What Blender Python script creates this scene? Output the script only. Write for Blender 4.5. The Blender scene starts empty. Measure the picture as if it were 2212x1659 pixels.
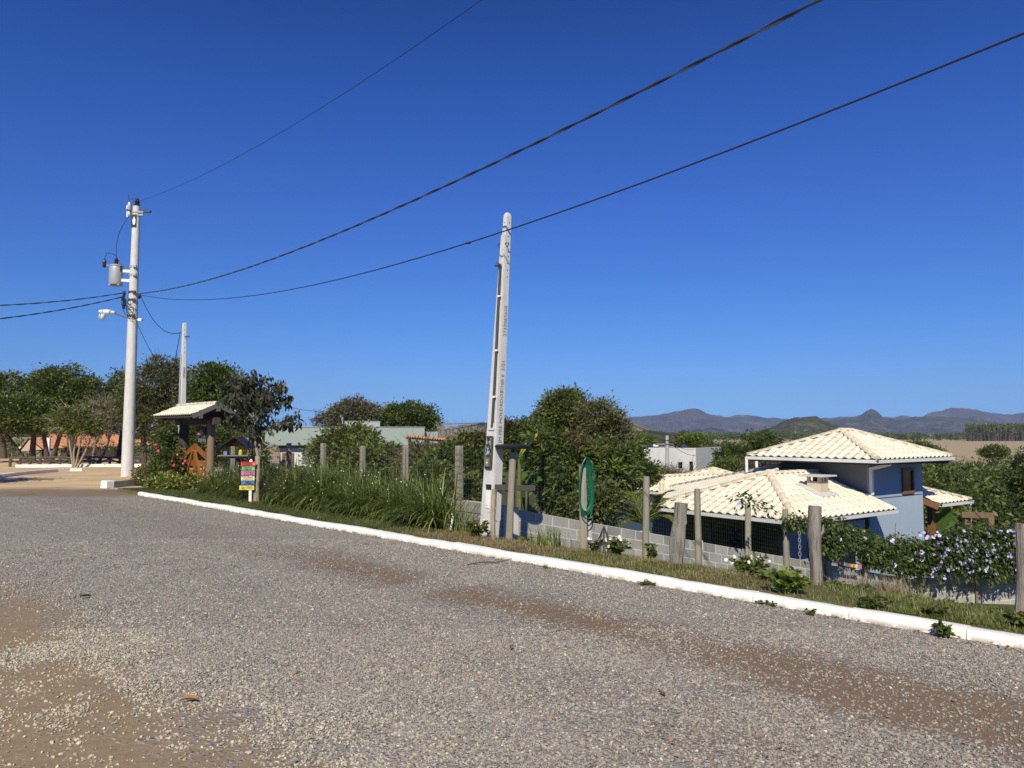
import bpy, bmesh, math, random
import numpy as np
from mathutils import Vector, Matrix, Euler, noise as mnoise
R = math.radians
scene = bpy.context.scene
COL = scene.collection

# ------------------------------------------------------------------ camera, sky, sun, exposure
H = 1.8                                   # eye height above the road
F = 1661.0                                # focal length in pixels of a 2212 x 1659 picture
PITCH = math.atan((935.0 - 829.5) / F)
cam_d = bpy.data.cameras.new("camera")
cam_d.sensor_fit = 'HORIZONTAL'; cam_d.sensor_width = 36.0
cam_d.lens = 36.0 * F / 2212.0
cam_d.clip_start = 0.1; cam_d.clip_end = 20000
cam = bpy.data.objects.new("camera", cam_d); COL.objects.link(cam)
cam.location = (0, 0, H); cam.rotation_euler = (R(90) + PITCH, 0, 0)
scene.camera = cam

SUN_AZ, SUN_EL = R(9.0), R(39.0)          # light travels forward (+Y), a little to the right, and down
sun_dir = Vector((-math.sin(SUN_AZ) * math.cos(SUN_EL), -math.cos(SUN_AZ) * math.cos(SUN_EL), math.sin(SUN_EL)))
sd = bpy.data.lights.new("sun", 'SUN'); sd.energy = 5.0; sd.angle = R(0.5); sd.color = (1.0, 0.925, 0.73)
sun = bpy.data.objects.new("sun", sd); COL.objects.link(sun)
sun.rotation_euler = sun_dir.to_track_quat('Z', 'Y').to_euler()
sun.location = (-10, -30, 40)

W = bpy.data.worlds.new("World"); scene.world = W; W.use_nodes = True
wn, wl = W.node_tree.nodes, W.node_tree.links
wn.clear()
sky = wn.new("ShaderNodeTexSky"); sky.sky_type = 'NISHITA'; sky.sun_disc = False
sky.sun_elevation = SUN_EL
sky.sun_rotation = math.atan2(sun_dir.x, sun_dir.y)
sky.altitude = 300; sky.air_density = 1.25; sky.dust_density = 0.1; sky.ozone_density = 4.0
bg = wn.new("ShaderNodeBackground"); bg.inputs[1].default_value = 0.075
wo = wn.new("ShaderNodeOutputWorld")
# clear winter sky: the tint follows the height above the horizon, the same all the way round
tcw = wn.new("ShaderNodeTexCoord"); sxyz = wn.new("ShaderNodeSeparateXYZ"); wl.new(tcw.outputs["Generated"], sxyz.inputs[0])
rw = wn.new("ShaderNodeValToRGB"); bw = wn.new("ShaderNodeRGBToBW"); wl.new(sky.outputs[0], bw.inputs[0])
tint = [(0.0, (.27, .65, 1.20)), (.051, (.24, .64, 1.33)), (.133, (.168, .61, 1.70)), (.198, (.14, .56, 1.88)), (.289, (.125, .51, 2.08)), (.403, (.08, .45, 2.1)), (.503, (.052, .36, 1.80)), (1.0, (.052, .36, 1.80))]
while len(rw.color_ramp.elements) < len(tint): rw.color_ramp.elements.new(0.5)
for e_, (p_, c_) in zip(rw.color_ramp.elements, tint):
    e_.position = p_; e_.color = (c_[0] / 2.2, c_[1] / 2.2, c_[2] / 2.2, 1)
wl.new(sxyz.outputs[2], rw.inputs[0])
mw = wn.new("ShaderNodeVectorMath"); mw.operation = 'SCALE'; wl.new(rw.outputs[0], mw.inputs[0])
ms_ = wn.new("ShaderNodeMath"); ms_.operation = 'MULTIPLY'; ms_.inputs[1].default_value = 2.2; wl.new(bw.outputs[0], ms_.inputs[0])
wl.new(ms_.outputs[0], mw.inputs["Scale"]); wl.new(mw.outputs[0], bg.inputs[0]); wl.new(bg.outputs[0], wo.inputs[0])
scene.view_settings.view_transform = 'Standard'; scene.view_settings.look = 'None'
scene.view_settings.exposure = 0.1; scene.view_settings.gamma = 1.0
scene.view_settings.use_curve_mapping = False

# ------------------------------------------------------------------ geometry of the place
TD = R(43.6)
D = Vector((-math.sin(TD), math.cos(TD), 0))      # along the kerb, away to the left
N = Vector((math.cos(TD), math.sin(TD), 0))       # across the kerb, away from the road
cp, sp = math.cos(PITCH), math.sin(PITCH)
def ray(u, v):
    a, b = (u - 1106.0) / F, (829.5 - v) / F
    return Vector((a, cp - b * sp, sp + b * cp))
def P(u, v, Y):                                   # the point at distance Y seen at picture point (u, v)
    r = ray(u, v); return Vector((0, 0, H)) + r * (Y / r.y)
def PZ(u, v, z=0.0):
    r = ray(u, v); return Vector((0, 0, H)) + r * ((z - H) / r.z)
def ST(s, t, z=0.0):
    p = D * s + N * t; return Vector((p.x, p.y, z))
def smooth(a, b, x):
    x = min(1.0, max(0.0, (x - a) / (b - a))); return x * x * (3 - 2 * x)
TZ = [(-1e9, 0), (7.7, 0.0), (7.76, 0.085), (8.6, 0.05), (9.2, -0.04), (9.9, -0.24), (12.2, -0.84), (16.8, -1.72), (23.5, -2.92),
      (30, -3.4), (60, -5.0), (150, -8.0), (1e9, -8.0)]
def lerp_tab(tab, x):
    for (a, za), (b, zb) in zip(tab, tab[1:]):
        if x <= b:
            return za + (zb - za) * (x - a) / (b - a)
    return tab[-1][1]
def h(x, y):
    s = D.x * x + D.y * y; t = N.x * x + N.y * y
    z = lerp_tab(TZ, t)
    if t > 8.4:
        th_ = 11.0 + max(0.0, t - 11.0) * 0.9
        k = smooth(th_, th_ + 4.0, s)
        flat = 0.07 if t < 12 else 0.07 - (t - 12) * 0.045
        flat = max(flat, -8.0 if s < 60 else -3.0)
        z = z * (1 - k) + flat * k if z < flat else z
        k2 = smooth(24.0, 15.0, s) * 0 + smooth(8.0, 1.0, s) * smooth(17, 24, t)
        z += 0.35 * k2
    if s > 26.3 and 7.6 < t < 17.5 and s > 26.3 + max(0, t - 12) * .0:
        z = -0.07
    return z

# ------------------------------------------------------------------ object bookkeeping
def tag(o, label=None, cat=None, group=None, kind=None):
    if label: o["label"] = label
    if cat: o["category"] = cat
    if group: o["group"] = group
    if kind: o["kind"] = kind
    return o
def thing(name, label, cat, loc=(0, 0, 0), group=None):
    o = bpy.data.objects.new(name, None); COL.objects.link(o)
    o.empty_display_size = 0.2; o.location = loc
    return tag(o, label, cat, group)
def wloc(o):
    v = Vector((0, 0, 0))
    while o is not None:
        v += Vector(o.location); o = o.parent
    return v
def add(name, mesh, parent=None, loc=(0, 0, 0)):
    o = bpy.data.objects.new(name, mesh); COL.objects.link(o)
    o.location = loc
    if parent is not None: o.parent = parent
    return o
def kids(o): return [c for c in bpy.data.objects if c.parent is o]
def dup(o, loc=None, rz=None, scale=None, label=None, group=None, parent=None, ch=None):
    c = o.copy(); COL.objects.link(c)
    if parent is not None: c.parent = parent
    if loc is not None: c.location = loc
    if rz is not None: c.rotation_euler = (0, 0, rz)
    if scale is not None: c.scale = (scale,) * 3 if not hasattr(scale, '__len__') else scale
    if label: c["label"] = label
    if group: c["group"] = group
    for k in (ch if ch is not None else kids(o)):
        dup(k, parent=c)
    return c

def np_mesh(name, verts, faces, mats, smooth_shade=False, mi=None):
    """verts (n,3), faces (m,3) or (m,4) int array -> mesh"""
    me = bpy.data.meshes.new(name)
    verts = np.asarray(verts, dtype=np.float32); faces = np.asarray(faces, dtype=np.int32)
    k = faces.shape[1]
    me.vertices.add(len(verts)); me.vertices.foreach_set("co", verts.ravel())
    me.loops.add(faces.size); me.loops.foreach_set("vertex_index", faces.ravel())
    me.polygons.add(len(faces))
    me.polygons.foreach_set("loop_start", np.arange(0, faces.size, k, dtype=np.int32))
    if smooth_shade: me.polygons.foreach_set("use_smooth", np.ones(len(faces), dtype=bool))
    for m in (mats if isinstance(mats, (list, tuple)) else [mats]): me.materials.append(m)
    if mi is not None: me.polygons.foreach_set("material_index", np.asarray(mi, dtype=np.int32))
    me.update(calc_edges=True); me.validate()
    return me
def np_obj(name, verts, faces, mats, parent=None, **kw):
    off = np.array(wloc(parent)) if parent is not None else 0.0
    return add(name, np_mesh(name, np.asarray(verts) - off, faces, mats, **kw), parent)

class MB:
    """collects simple solids in world space, then becomes ONE mesh object"""
    def __init__(self): self.v = []; self.f = []
    def box(self, c, size, rot=None, taper=None):
        c = Vector(c); sx, sy, sz = [a / 2 for a in size]
        rot = rot or Matrix.Identity(3); n = len(self.v)
        for dz in (-1, 1):
            k = 1.0 if (taper is None or dz < 0) else taper
            for dx, dy in ((-1, -1), (1, -1), (1, 1), (-1, 1)):
                self.v.append(c + rot @ Vector((dx * sx * k, dy * sy * k, dz * sz)))
        for q in ((3, 2, 1, 0), (4, 5, 6, 7), (0, 1, 5, 4), (1, 2, 6, 5), (2, 3, 7, 6), (3, 0, 4, 7)):
            self.f.append([n + i for i in q])
        return self
    def bar(self, a, b, w, d, up=(0, 0, 1)):
        """rectangular bar from a to b, w wide (sideways), d deep (along up)"""
        a, b = Vector(a), Vector(b); y = (b - a); L = y.length; y.normalize()
        up = Vector(up); x = y.cross(up)
        if x.length < 1e-4: x = y.cross(Vector((1, 0, 0)))
        x.normalize(); z = x.cross(y)
        rot = Matrix((x, y, z)).transposed()
        return self.box((a + b) / 2, (w, L, d), rot)
    def tube(self, pts, rad, sides=8, caps=True, phase=0.0, wob=None):
        pts = [Vector(p) for p in pts]; n = len(pts)
        rad = rad if hasattr(rad, '__len__') else [rad] * n
        base = len(self.v); prev = None
        for i, p in enumerate(pts):
            t = (pts[min(i + 1, n - 1)] - pts[max(i - 1, 0)])
            if t.length < 1e-9: t = Vector((0, 0, 1))
            t.normalize()
            if prev is None:
                a = Vector((1, 0, 0)) if abs(t.x) < 0.9 else Vector((0, 1, 0))
                x = (a - t * a.dot(t)).normalized()
            else:
                x = prev - t * prev.dot(t)
                x = x.normalized() if x.length > 1e-6 else Vector((1, 0, 0))
            prev = x; y = t.cross(x)
            for k in range(sides):
                an = phase + 2 * math.pi * k / sides
                r = rad[i] * (wob(i, k) if wob else 1.0)
                self.v.append(p + (x * math.cos(an) + y * math.sin(an)) * r)
        for i in range(n - 1):
            for k in range(sides):
                a = base + i * sides + k; b = base + i * sides + (k + 1) % sides
                self.f.append([a, b, b + sides, a + sides])
        if caps:
            self.f.append([base + k for k in range(sides)][::-1])
            self.f.append([base + (n - 1) * sides + k for k in range(sides)])
        return self
    def lathe(self, c, prof, sides=12, axis=(0, 0, 1)):
        """prof: list of (radius, height) along axis from c"""
        ax = Vector(axis).normalized()
        return self.tube([Vector(c) + ax * z for r, z in prof], [max(r, 1e-4) for r, z in prof], sides)
    def prism(self, poly, vec):
        """closed polygon (3D points) pushed along vec"""
        n = len(self.v); m = len(poly); vec = Vector(vec)
        self.v += [Vector(p) for p in poly] + [Vector(p) + vec for p in poly]
        self.f.append(list(range(n, n + m))[::-1]); self.f.append(list(range(n + m, n + 2 * m)))
        for i in range(m):
            j = (i + 1) % m
            self.f.append([n + i, n + j, n + m + j, n + m + i])
        return self
    def poly(self, pts):
        n = len(self.v); self.v += [Vector(p) for p in pts]; self.f.append(list(range(n, n + len(pts)))); return self
    def mesh(self, name, mat, smooth_shade=False, off=Vector((0, 0, 0)), fix=True):
        me = bpy.data.meshes.new(name)
        me.from_pydata([tuple(p - off) for p in self.v], [], self.f)
        for m in (mat if isinstance(mat, (list, tuple)) else [mat]): me.materials.append(m)
        if fix:
            bm = bmesh.new(); bm.from_mesh(me); bmesh.ops.recalc_face_normals(bm, faces=bm.faces); bm.to_mesh(me); bm.free()
        if smooth_shade:
            me.polygons.foreach_set("use_smooth", [True] * len(me.polygons))
            me.set_sharp_from_angle(angle=R(40))
        me.update(); return me
    def build(self, name, mat, parent=None, smooth_shade=False, bevel=0.0):
        off = wloc(parent) if parent is not None else Vector((0, 0, 0))
        me = self.mesh(name, mat, smooth_shade, off)
        if bevel > 0:
            bm = bmesh.new(); bm.from_mesh(me)
            bmesh.ops.bevel(bm, geom=[e for e in bm.edges if e.is_manifold and e.calc_face_angle(0) > 0.6], offset=bevel, segments=1, affect='EDGES')
            bm.to_mesh(me); bm.free()
        return add(name, me, parent)

# ------------------------------------------------------------------ materials
def newmat(name):
    m = bpy.data.materials.new(name); m.use_nodes = True
    nt = m.node_tree; nt.nodes.clear()
    out = nt.nodes.new("ShaderNodeOutputMaterial")
    b = nt.nodes.new("ShaderNodeBsdfPrincipled")
    nt.links.new(b.outputs[0], out.inputs[0])
    return m, nt, b, out
def rgba(c): return (c[0], c[1], c[2], 1.0)
def ramp(nt, src, stops, interp='LINEAR'):
    r = nt.nodes.new("ShaderNodeValToRGB"); r.color_ramp.interpolation = interp
    e = r.color_ramp.elements
    while len(e) < len(stops): e.new(0.5)
    for i, (p, c) in enumerate(stops): e[i].position = p; e[i].color = rgba(c) if hasattr(c, '__len__') else (c, c, c, 1)
    nt.links.new(src, r.inputs[0]); return r.outputs[0]
def tex(nt, kind, scale, detail=4.0, rough=0.55, vec=None, **kw):
    n = nt.nodes.new({"noise": "ShaderNodeTexNoise", "vor": "ShaderNodeTexVoronoi", "wave": "ShaderNodeTexWave"}[kind])
    n.inputs["Scale"].default_value = scale
    if kind == "noise": n.inputs["Detail"].default_value = detail; n.inputs["Roughness"].default_value = rough
    for k, v in kw.items():
        if k in n.inputs: n.inputs[k].default_value = v
        else: setattr(n, k, v)
    if vec is None:
        vec = coords(nt)
    nt.links.new(vec, n.inputs["Vector"]); return n
def coords(nt, kind="Object"):
    t = nt.nodes.get("tc") or nt.nodes.new("ShaderNodeTexCoord"); t.name = "tc"; return t.outputs[kind]
def wpos(nt):
    g = nt.nodes.get("geo") or nt.nodes.new("ShaderNodeNewGeometry"); g.name = "geo"; return g.outputs["Position"]
def mapping(nt, vec, scale=(1, 1, 1), rot=(0, 0, 0), loc=(0, 0, 0)):
    m = nt.nodes.new("ShaderNodeMapping"); m.inputs["Scale"].default_value = scale
    m.inputs["Rotation"].default_value = rot; m.inputs["Location"].default_value = loc
    nt.links.new(vec, m.inputs[0]); return m.outputs[0]
def mix(nt, fac, a, b, mode='MIX'):
    n = nt.nodes.new("ShaderNodeMix"); n.data_type = 'RGBA'; n.blend_type = mode
    for sock, val in ((n.inputs[0], fac), (n.inputs[6], a), (n.inputs[7], b)):
        if hasattr(val, 'links') or hasattr(val, 'is_output'): nt.links.new(val, sock)
        elif hasattr(val, '__len__'): sock.default_value = rgba(val)
        else: sock.default_value = val
    return n.outputs[2]
def math_(nt, op, a, b=0.0, c=None, clamp=False):
    n = nt.nodes.new("ShaderNodeMath"); n.operation = op; n.use_clamp = clamp
    for i, val in enumerate((a, b) if c is None else (a, b, c)):
        if hasattr(val, 'is_output'): nt.links.new(val, n.inputs[i])
        else: n.inputs[i].default_value = val
    return n.outputs[0]
def bump(nt, b, height, strength=0.5, dist=0.01):
    n = nt.nodes.new("ShaderNodeBump"); n.inputs["Strength"].default_value = strength; n.inputs["Distance"].default_value = dist
    nt.links.new(height, n.inputs["Height"]); nt.links.new(n.outputs[0], b.inputs["Normal"]); return n
def mat_plain(name, col, rough=0.6, var=0.25, scale=6.0, bmp=0.25, bdist=0.004, metal=0.0, stain=None, stretch=(1, 1, 1), spec=0.4):
    """a colour broken up by two sizes of noise, with fine relief"""
    m, nt, b, out = newmat(name)
    v = mapping(nt, wpos(nt), stretch)
    n1 = tex(nt, "noise", scale, 5, 0.6, v); n2 = tex(nt, "noise", scale * 9, 3, 0.6, v)
    c = ramp(nt, n1.outputs[0], [(0.25, [x * (1 - var) for x in col]), (0.75, [min(1, x * (1 + var * 0.6)) for x in col])])
    c = mix(nt, 0.35, c, ramp(nt, n2.outputs[0], [(0.3, [x * (1 - var) for x in col]), (0.7, [min(1, x * (1 + var * 0.5)) for x in col])]))
    if stain is not None:
        sc, amount, sscale, sstretch = stain
        vs = mapping(nt, wpos(nt), sstretch)
        n3 = tex(nt, "noise", sscale, 6, 0.65, vs)
        c = mix(nt, ramp(nt, n3.outputs[0], [(0.5, 0.0), (0.72, amount)]), c, sc)
    nt.links.new(c, b.inputs["Base Color"])
    b.inputs["Roughness"].default_value = rough; b.inputs["Metallic"].default_value = metal
    b.inputs["Specular IOR Level"].default_value = spec
    if bmp: bump(nt, b, n2.outputs[0], bmp, bdist)
    return m
def mat_leaf(name, c1, c2, c3=None, trans=0.3, rough=0.5, spec=0.35, dry=None):
    m, nt, b, out = newmat(name)
    g = nt.nodes.new("ShaderNodeNewGeometry")
    st = [(0.0, c1), (0.55, c2), (1.0, c3 or c2)]
    if dry: st = [(0.0, c1), (0.5, c2), (0.9, c3 or c2), (0.93, dry), (1.0, dry)]
    c = ramp(nt, g.outputs["Random Per Island"], st)
    n = tex(nt, "noise", 1.3, 3, 0.5, g.outputs["Position"])
    c = mix(nt, 1.0, c, ramp(nt, n.outputs[0], [(0.3, 0.72), (0.7, 1.25)]), 'MULTIPLY')
    nt.links.new(c, b.inputs["Base Color"]); b.inputs["Roughness"].default_value = rough
    b.inputs["Specular IOR Level"].default_value = spec
    t = nt.nodes.new("ShaderNodeBsdfTranslucent")
    nt.links.new(mix(nt, 1.0, c, (1.5, 1.6, 0.7), 'MULTIPLY'), t.inputs[0])
    ms = nt.nodes.new("ShaderNodeMixShader"); ms.inputs[0].default_value = trans
    nt.links.new(b.outputs[0], ms.inputs[1]); nt.links.new(t.outputs[0], ms.inputs[2]); nt.links.new(ms.outputs[0], out.inputs[0])
    return m
M = {}
M['bark'] = mat_plain('bark', (0.11, 0.085, 0.06), 0.9, 0.5, 5, 0.6, 0.02, stretch=(1, 1, 0.3))
M['bark_pale'] = mat_plain('bark_pale', (0.36, 0.30, 0.22), 0.85, 0.4, 7, 0.5, 0.01, stain=((0.16, 0.12, 0.08), 0.7, 9, (1, 1, 0.5)))
M['twig'] = mat_plain('twig', (0.22, 0.18, 0.15), 0.9, 0.4, 5, 0)
M['leaf_dark'] = mat_leaf('leaf_dark', (0.033, 0.053, 0.013), (0.085, 0.117, 0.027), (0.188, 0.213, 0.062))
M['leaf_mid'] = mat_leaf('leaf_mid', (0.053, 0.075, 0.018), (0.119, 0.144, 0.037), (0.219, 0.231, 0.075))
M['leaf_olive'] = mat_leaf('leaf_olive', (0.056, 0.073, 0.022), (0.112, 0.128, 0.043), (0.200, 0.194, 0.075))
M['leaf_bright'] = mat_leaf('leaf_bright', (0.06, 0.10, 0.015), (0.11, 0.16, 0.025), (0.2, 0.22, 0.05))
M['leaf_dusty'] = mat_leaf('leaf_dusty', (0.075, 0.077, 0.044), (0.138, 0.131, 0.081), (0.213, 0.188, 0.125), trans=0.2)
M['leaf_plum'] = mat_leaf('leaf_plum', (0.018, 0.026, 0.012), (0.034, 0.042, 0.02), (0.07, 0.07, 0.04), trans=0.12, dry=(0.075, 0.05, 0.045))
M['leaf_red'] = mat_leaf('leaf_red', (0.09, 0.04, 0.02), (0.14, 0.06, 0.03), (0.19, 0.10, 0.05))
M['leaf_gold'] = mat_leaf('leaf_gold', (0.05, 0.09, 0.015), (0.14, 0.16, 0.02), (0.42, 0.40, 0.12), dry=(0.5, 0.46, 0.2))
M['blade'] = mat_leaf('blade', (0.056, 0.083, 0.018), (0.131, 0.169, 0.040), (0.288, 0.312, 0.112), trans=0.2, rough=0.42, spec=0.35)
M['lawn'] = mat_leaf('lawn', (0.05, 0.075, 0.018), (0.085, 0.115, 0.03), (0.15, 0.16, 0.06), trans=0.25)
M['dry_grass'] = mat_leaf('dry_grass', (0.17, 0.13, 0.06), (0.26, 0.20, 0.10), (0.38, 0.30, 0.17), trans=0.25)
M['mixed_grass'] = mat_leaf('mixed_grass', (0.07, 0.095, 0.025), (0.14, 0.14, 0.045), (0.30, 0.24, 0.12), trans=0.25)
M['cover'] = mat_leaf('cover', (0.085, 0.125, 0.026), (0.15, 0.19, 0.045), (0.29, 0.27, 0.12), trans=0.25)
M['banana'] = mat_leaf('banana', (0.06, 0.12, 0.02), (0.085, 0.155, 0.03), (0.12, 0.18, 0.04), trans=0.45, rough=0.4)
M['banana_yellow'] = mat_leaf('banana_yellow', (0.45, 0.45, 0.05), (0.55, 0.52, 0.08), (0.5, 0.5, 0.1), trans=0.45)
M['palm'] = mat_leaf('palm', (0.08, 0.12, 0.02), (0.15, 0.19, 0.03), (0.32, 0.30, 0.05), trans=0.3)
M['white_paint'] = mat_plain('white_paint', (0.80, 0.79, 0.76), 0.7, 0.10, 3, 0.5, 0.006, stain=((0.42, 0.34, 0.25), 0.35, 7, (1, 1, 2.5)))
M['concrete_pale'] = mat_plain('concrete_pale', (0.62, 0.61, 0.60), 0.8, 0.14, 4, 0.3, 0.004, stain=((0.32, 0.31, 0.30), 0.5, 4, (2, 2, 0.5)))
M['concrete'] = mat_plain('concrete', (0.42, 0.41, 0.38), 0.85, 0.25, 4, 0.4, 0.006, stain=((0.2, 0.19, 0.17), 0.6, 3, (2, 2, 0.5)))
M['block'] = mat_plain('block', (0.33, 0.325, 0.31), 0.9, 0.2, 3.2, 0.5, 0.005, stain=((0.15, 0.145, 0.135), 0.5, 4, (1.5, 1.5, 0.6)))
M['mortar'] = mat_plain('mortar', (0.56, 0.545, 0.51), 0.9, 0.15, 8, 0.4, 0.004)
M['post_wood'] = mat_plain('post_wood', (0.30, 0.28, 0.22), 0.85, 0.35, 9, 0.5, 0.008, stretch=(1, 1, 0.12), stain=((0.14, 0.12, 0.09), 0.8, 12, (1, 1, 0.1)))
M['old_wood'] = mat_plain('old_wood', (0.30, 0.27, 0.23), 0.9, 0.45, 14, 0.9, 0.015, stretch=(1, 1, 0.1), stain=((0.06, 0.045, 0.035), 1.0, 20, (1, 1, 0.07)))
M['dark_wood'] = mat_plain('dark_wood', (0.07, 0.055, 0.045), 0.75, 0.3, 8, 0.3, 0.004, stretch=(1, 1, 0.3))
M['grey_wood'] = mat_plain('grey_wood', (0.2, 0.19, 0.18), 0.85, 0.3, 8, 0.4, 0.005)
M['orange_wood'] = mat_plain('orange_wood', (0.30, 0.115, 0.03), 0.45, 0.3, 7, 0.2, 0.003, stretch=(1, 1, 0.4))
M['brown_wood'] = mat_plain('brown_wood', (0.22, 0.10, 0.05), 0.5, 0.3, 7, 0.2, 0.003)
M['dark_metal'] = mat_plain('dark_metal', (0.06, 0.06, 0.065), 0.5, 0.3, 8, 0.1, 0.002)
M['conduit'] = mat_plain('conduit', (0.055, 0.055, 0.06), 0.5, 0.2, 5, 0.1, 0.001)
M['grey_metal'] = mat_plain('grey_metal', (0.42, 0.44, 0.46), 0.45, 0.12, 5, 0.1, 0.002, metal=0.2)
M['cable'] = mat_plain('cable', (0.025, 0.025, 0.03), 0.5, 0.2, 3, 0)
M['wire'] = mat_plain('wire', (0.11, 0.115, 0.10), 0.6, 0.2, 3, 0, metal=0.2)
M['porcelain'] = mat_plain('porcelain', (0.05, 0.03, 0.028), 0.2, 0.2, 3, 0)
M['white_plastic'] = mat_plain('white_plastic', (0.78, 0.78, 0.77), 0.4, 0.05, 3, 0)
M['hose'] = mat_plain('hose', (0.006, 0.13, 0.07), 0.3, 0.15, 4, 0, spec=0.5)
M['blue_plastic'] = mat_plain('blue_plastic', (0.03, 0.16, 0.5), 0.4, 0.1, 4, 0)
M['letter'] = mat_plain('letter', (0.16, 0.155, 0.15), 0.8, 0.2, 9, 0)
M['black_paint'] = mat_plain('black_paint', (0.02, 0.02, 0.02), 0.5, 0.2, 9, 0)
def flat(name, c, rough=0.55, var=0.12): M[name] = mat_plain(name, c, rough, var, 6, 0.1, 0.002); return M[name]
# ------------------------------------------------------------------ ground
rng = np.random.default_rng(7)
def st_nodes(nt):
    pos = wpos(nt); o = []
    for d in (D, N):
        n = nt.nodes.new("ShaderNodeVectorMath"); n.operation = 'DOT_PRODUCT'
        nt.links.new(pos, n.inputs[0]); n.inputs[1].default_value = tuple(d); o.append(n.outputs["Value"])
    return o
# stone cover across the drive: (t, cover) ; wheel tracks are worn down to the soil
COVER = [(-6, 0.30), (-2, 0.08), (0.6, 0.0), (1.75, 0.02), (2.1, 0.30), (2.4, 0.9), (2.9, 1.0), (3.6, 0.92), (4.2, 0.72), (4.7, 0.95), (4.95, 0.85), (5.25, 0.34),
         (5.65, 0.0), (6.0, 0.26), (6.4, 0.9), (7.4, 1.0), (7.66, 0.7)]
def make_road_mat():
    m, nt, b, out = newmat('gravel')
    s, t = st_nodes(nt)
    wp = wpos(nt)
    nz = tex(nt, "noise", 0.55, 4, 0.6, wp)
    cxyz = nt.nodes.new("ShaderNodeCombineXYZ"); nt.links.new(math_(nt, 'MULTIPLY', s, .4), cxyz.inputs[0]); nt.links.new(math_(nt, 'MULTIPLY', t, 1.5), cxyz.inputs[1])
    nz2 = tex(nt, "noise", 1.7, 8, 0.8, cxyz.outputs[0])          # streaks along the drive
    tt = math_(nt, 'ADD', t, math_(nt, 'MULTIPLY', math_(nt, 'SUBTRACT', nz.outputs[0], 0.5), 0.9))
    tn = math_(nt, 'DIVIDE', math_(nt, 'ADD', tt, 6.0), 13.66, clamp=True)
    cov = ramp(nt, tn, [((a + 6) / 13.66, c) for a, c in COVER])
    fs = math_(nt, 'DIVIDE', math_(nt, 'SUBTRACT', s, 8.5), 4.0, clamp=True)
    cov = math_(nt, 'MAXIMUM', cov, math_(nt, 'MULTIPLY', fs, 0.6))
    cb = math_(nt, 'DIVIDE', math_(nt, 'SUBTRACT', s, 7.3), 0.42); cb = math_(nt, 'SUBTRACT', 1.0, math_(nt, 'MULTIPLY', cb, cb), clamp=True)
    cov = math_(nt, 'ADD', cov, math_(nt, 'MULTIPLY', cb, 0.55))
    cov = math_(nt, 'SUBTRACT', cov, math_(nt, 'MULTIPLY', math_(nt, 'DIVIDE', math_(nt, 'SUBTRACT', 3.7, s), 0.8, clamp=True), 0.3))
    cov = math_(nt, 'ADD', cov, math_(nt, 'MULTIPLY', math_(nt, 'SUBTRACT', nz2.outputs[0], 0.5), 0.8), clamp=True)
    stones = []
    col = None; hgt = None
    for sc in (38.0, 66.0):
        v1 = tex(nt, "vor", sc, vec=wp, Randomness=1.0)
        rnd = nt.nodes.new("ShaderNodeSeparateColor"); nt.links.new(v1.outputs["Color"], rnd.inputs[0])
        c = ramp(nt, rnd.outputs[0], [(0.0, (0.21, 0.193, 0.173)), (0.45, (0.31, 0.284, 0.255)), (0.85, (0.375, 0.343, 0.306)), (0.96, (0.33, 0.23, 0.17)), (1.0, (0.48, 0.44, 0.37))])
        is_st = math_(nt, 'LESS_THAN', rnd.outputs[1], cov)
        edge = math_(nt, 'SUBTRACT', 1.0, math_(nt, 'MULTIPLY', v1.outputs["Distance"], 1.1), clamp=True)
        hh = math_(nt, 'MULTIPLY', is_st, edge)
        stones.append((c, is_st, hh))
    khaki = ramp(nt, tn, [(0.0, (0.30, 0.222, 0.135)), ((2.2 + 6) / 13.66, (0.28, 0.208, 0.13)), ((3.5 + 6) / 13.66, (0.20, 0.145, 0.10)), (1.0, (0.205, 0.14, 0.092))])
    dn = tex(nt, "noise", 14, 6, 0.7, wp)
    soil = mix(nt, 1.0, khaki, ramp(nt, dn.outputs[0], [(0.25, 0.72), (0.75, 1.2)]), 'MULTIPLY')
    c = mix(nt, stones[1][1], soil, stones[1][0]); c = mix(nt, stones[0][1], c, stones[0][0])
    # far sandy yard
    q = math_(nt, 'ADD', s, math_(nt, 'MULTIPLY', t, 0.97))
    q = math_(nt, 'ADD', q, math_(nt, 'MULTIPLY', math_(nt, 'SUBTRACT', nz.outputs[0], 0.5), 5.0))
    sand_n = tex(nt, "noise", 0.8, 6, 0.65, mapping(nt, wp, (0.45, 1.6, 1)))
    sand = ramp(nt, sand_n.outputs[0], [(0.25, (0.36, 0.255, 0.15)), (0.55, (0.60, 0.445, 0.265)), (0.8, (0.68, 0.52, 0.33))])
    brown = ramp(nt, dn.outputs[0], [(0.3, (0.17, 0.125, 0.085)), (0.7, (0.27, 0.205, 0.14))])
    f1 = math_(nt, 'DIVIDE', math_(nt, 'SUBTRACT', q, 29.6), 1.6, clamp=True)
    f2 = math_(nt, 'DIVIDE', math_(nt, 'SUBTRACT', q, 33.3), 2.6, clamp=True)
    c = mix(nt, f1, c, brown); c = mix(nt, f2, c, sand)
    nt.links.new(c, b.inputs["Base Color"]); b.inputs["Roughness"].default_value = 0.92
    b.inputs["Specular IOR Level"].default_value = 0.25
    hh = math_(nt, 'ADD', stones[0][2], math_(nt, 'MULTIPLY', stones[1][2], 0.6))
    hh = math_(nt, 'MULTIPLY', hh, math_(nt, 'SUBTRACT', 1.0, f1))
    hh = math_(nt, 'ADD', hh, math_(nt, 'MULTIPLY', dn.outputs[0], 0.4))
    bump(nt, b, hh, 0.9, 0.016)
    return m
M['gravel'] = make_road_mat()

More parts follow.
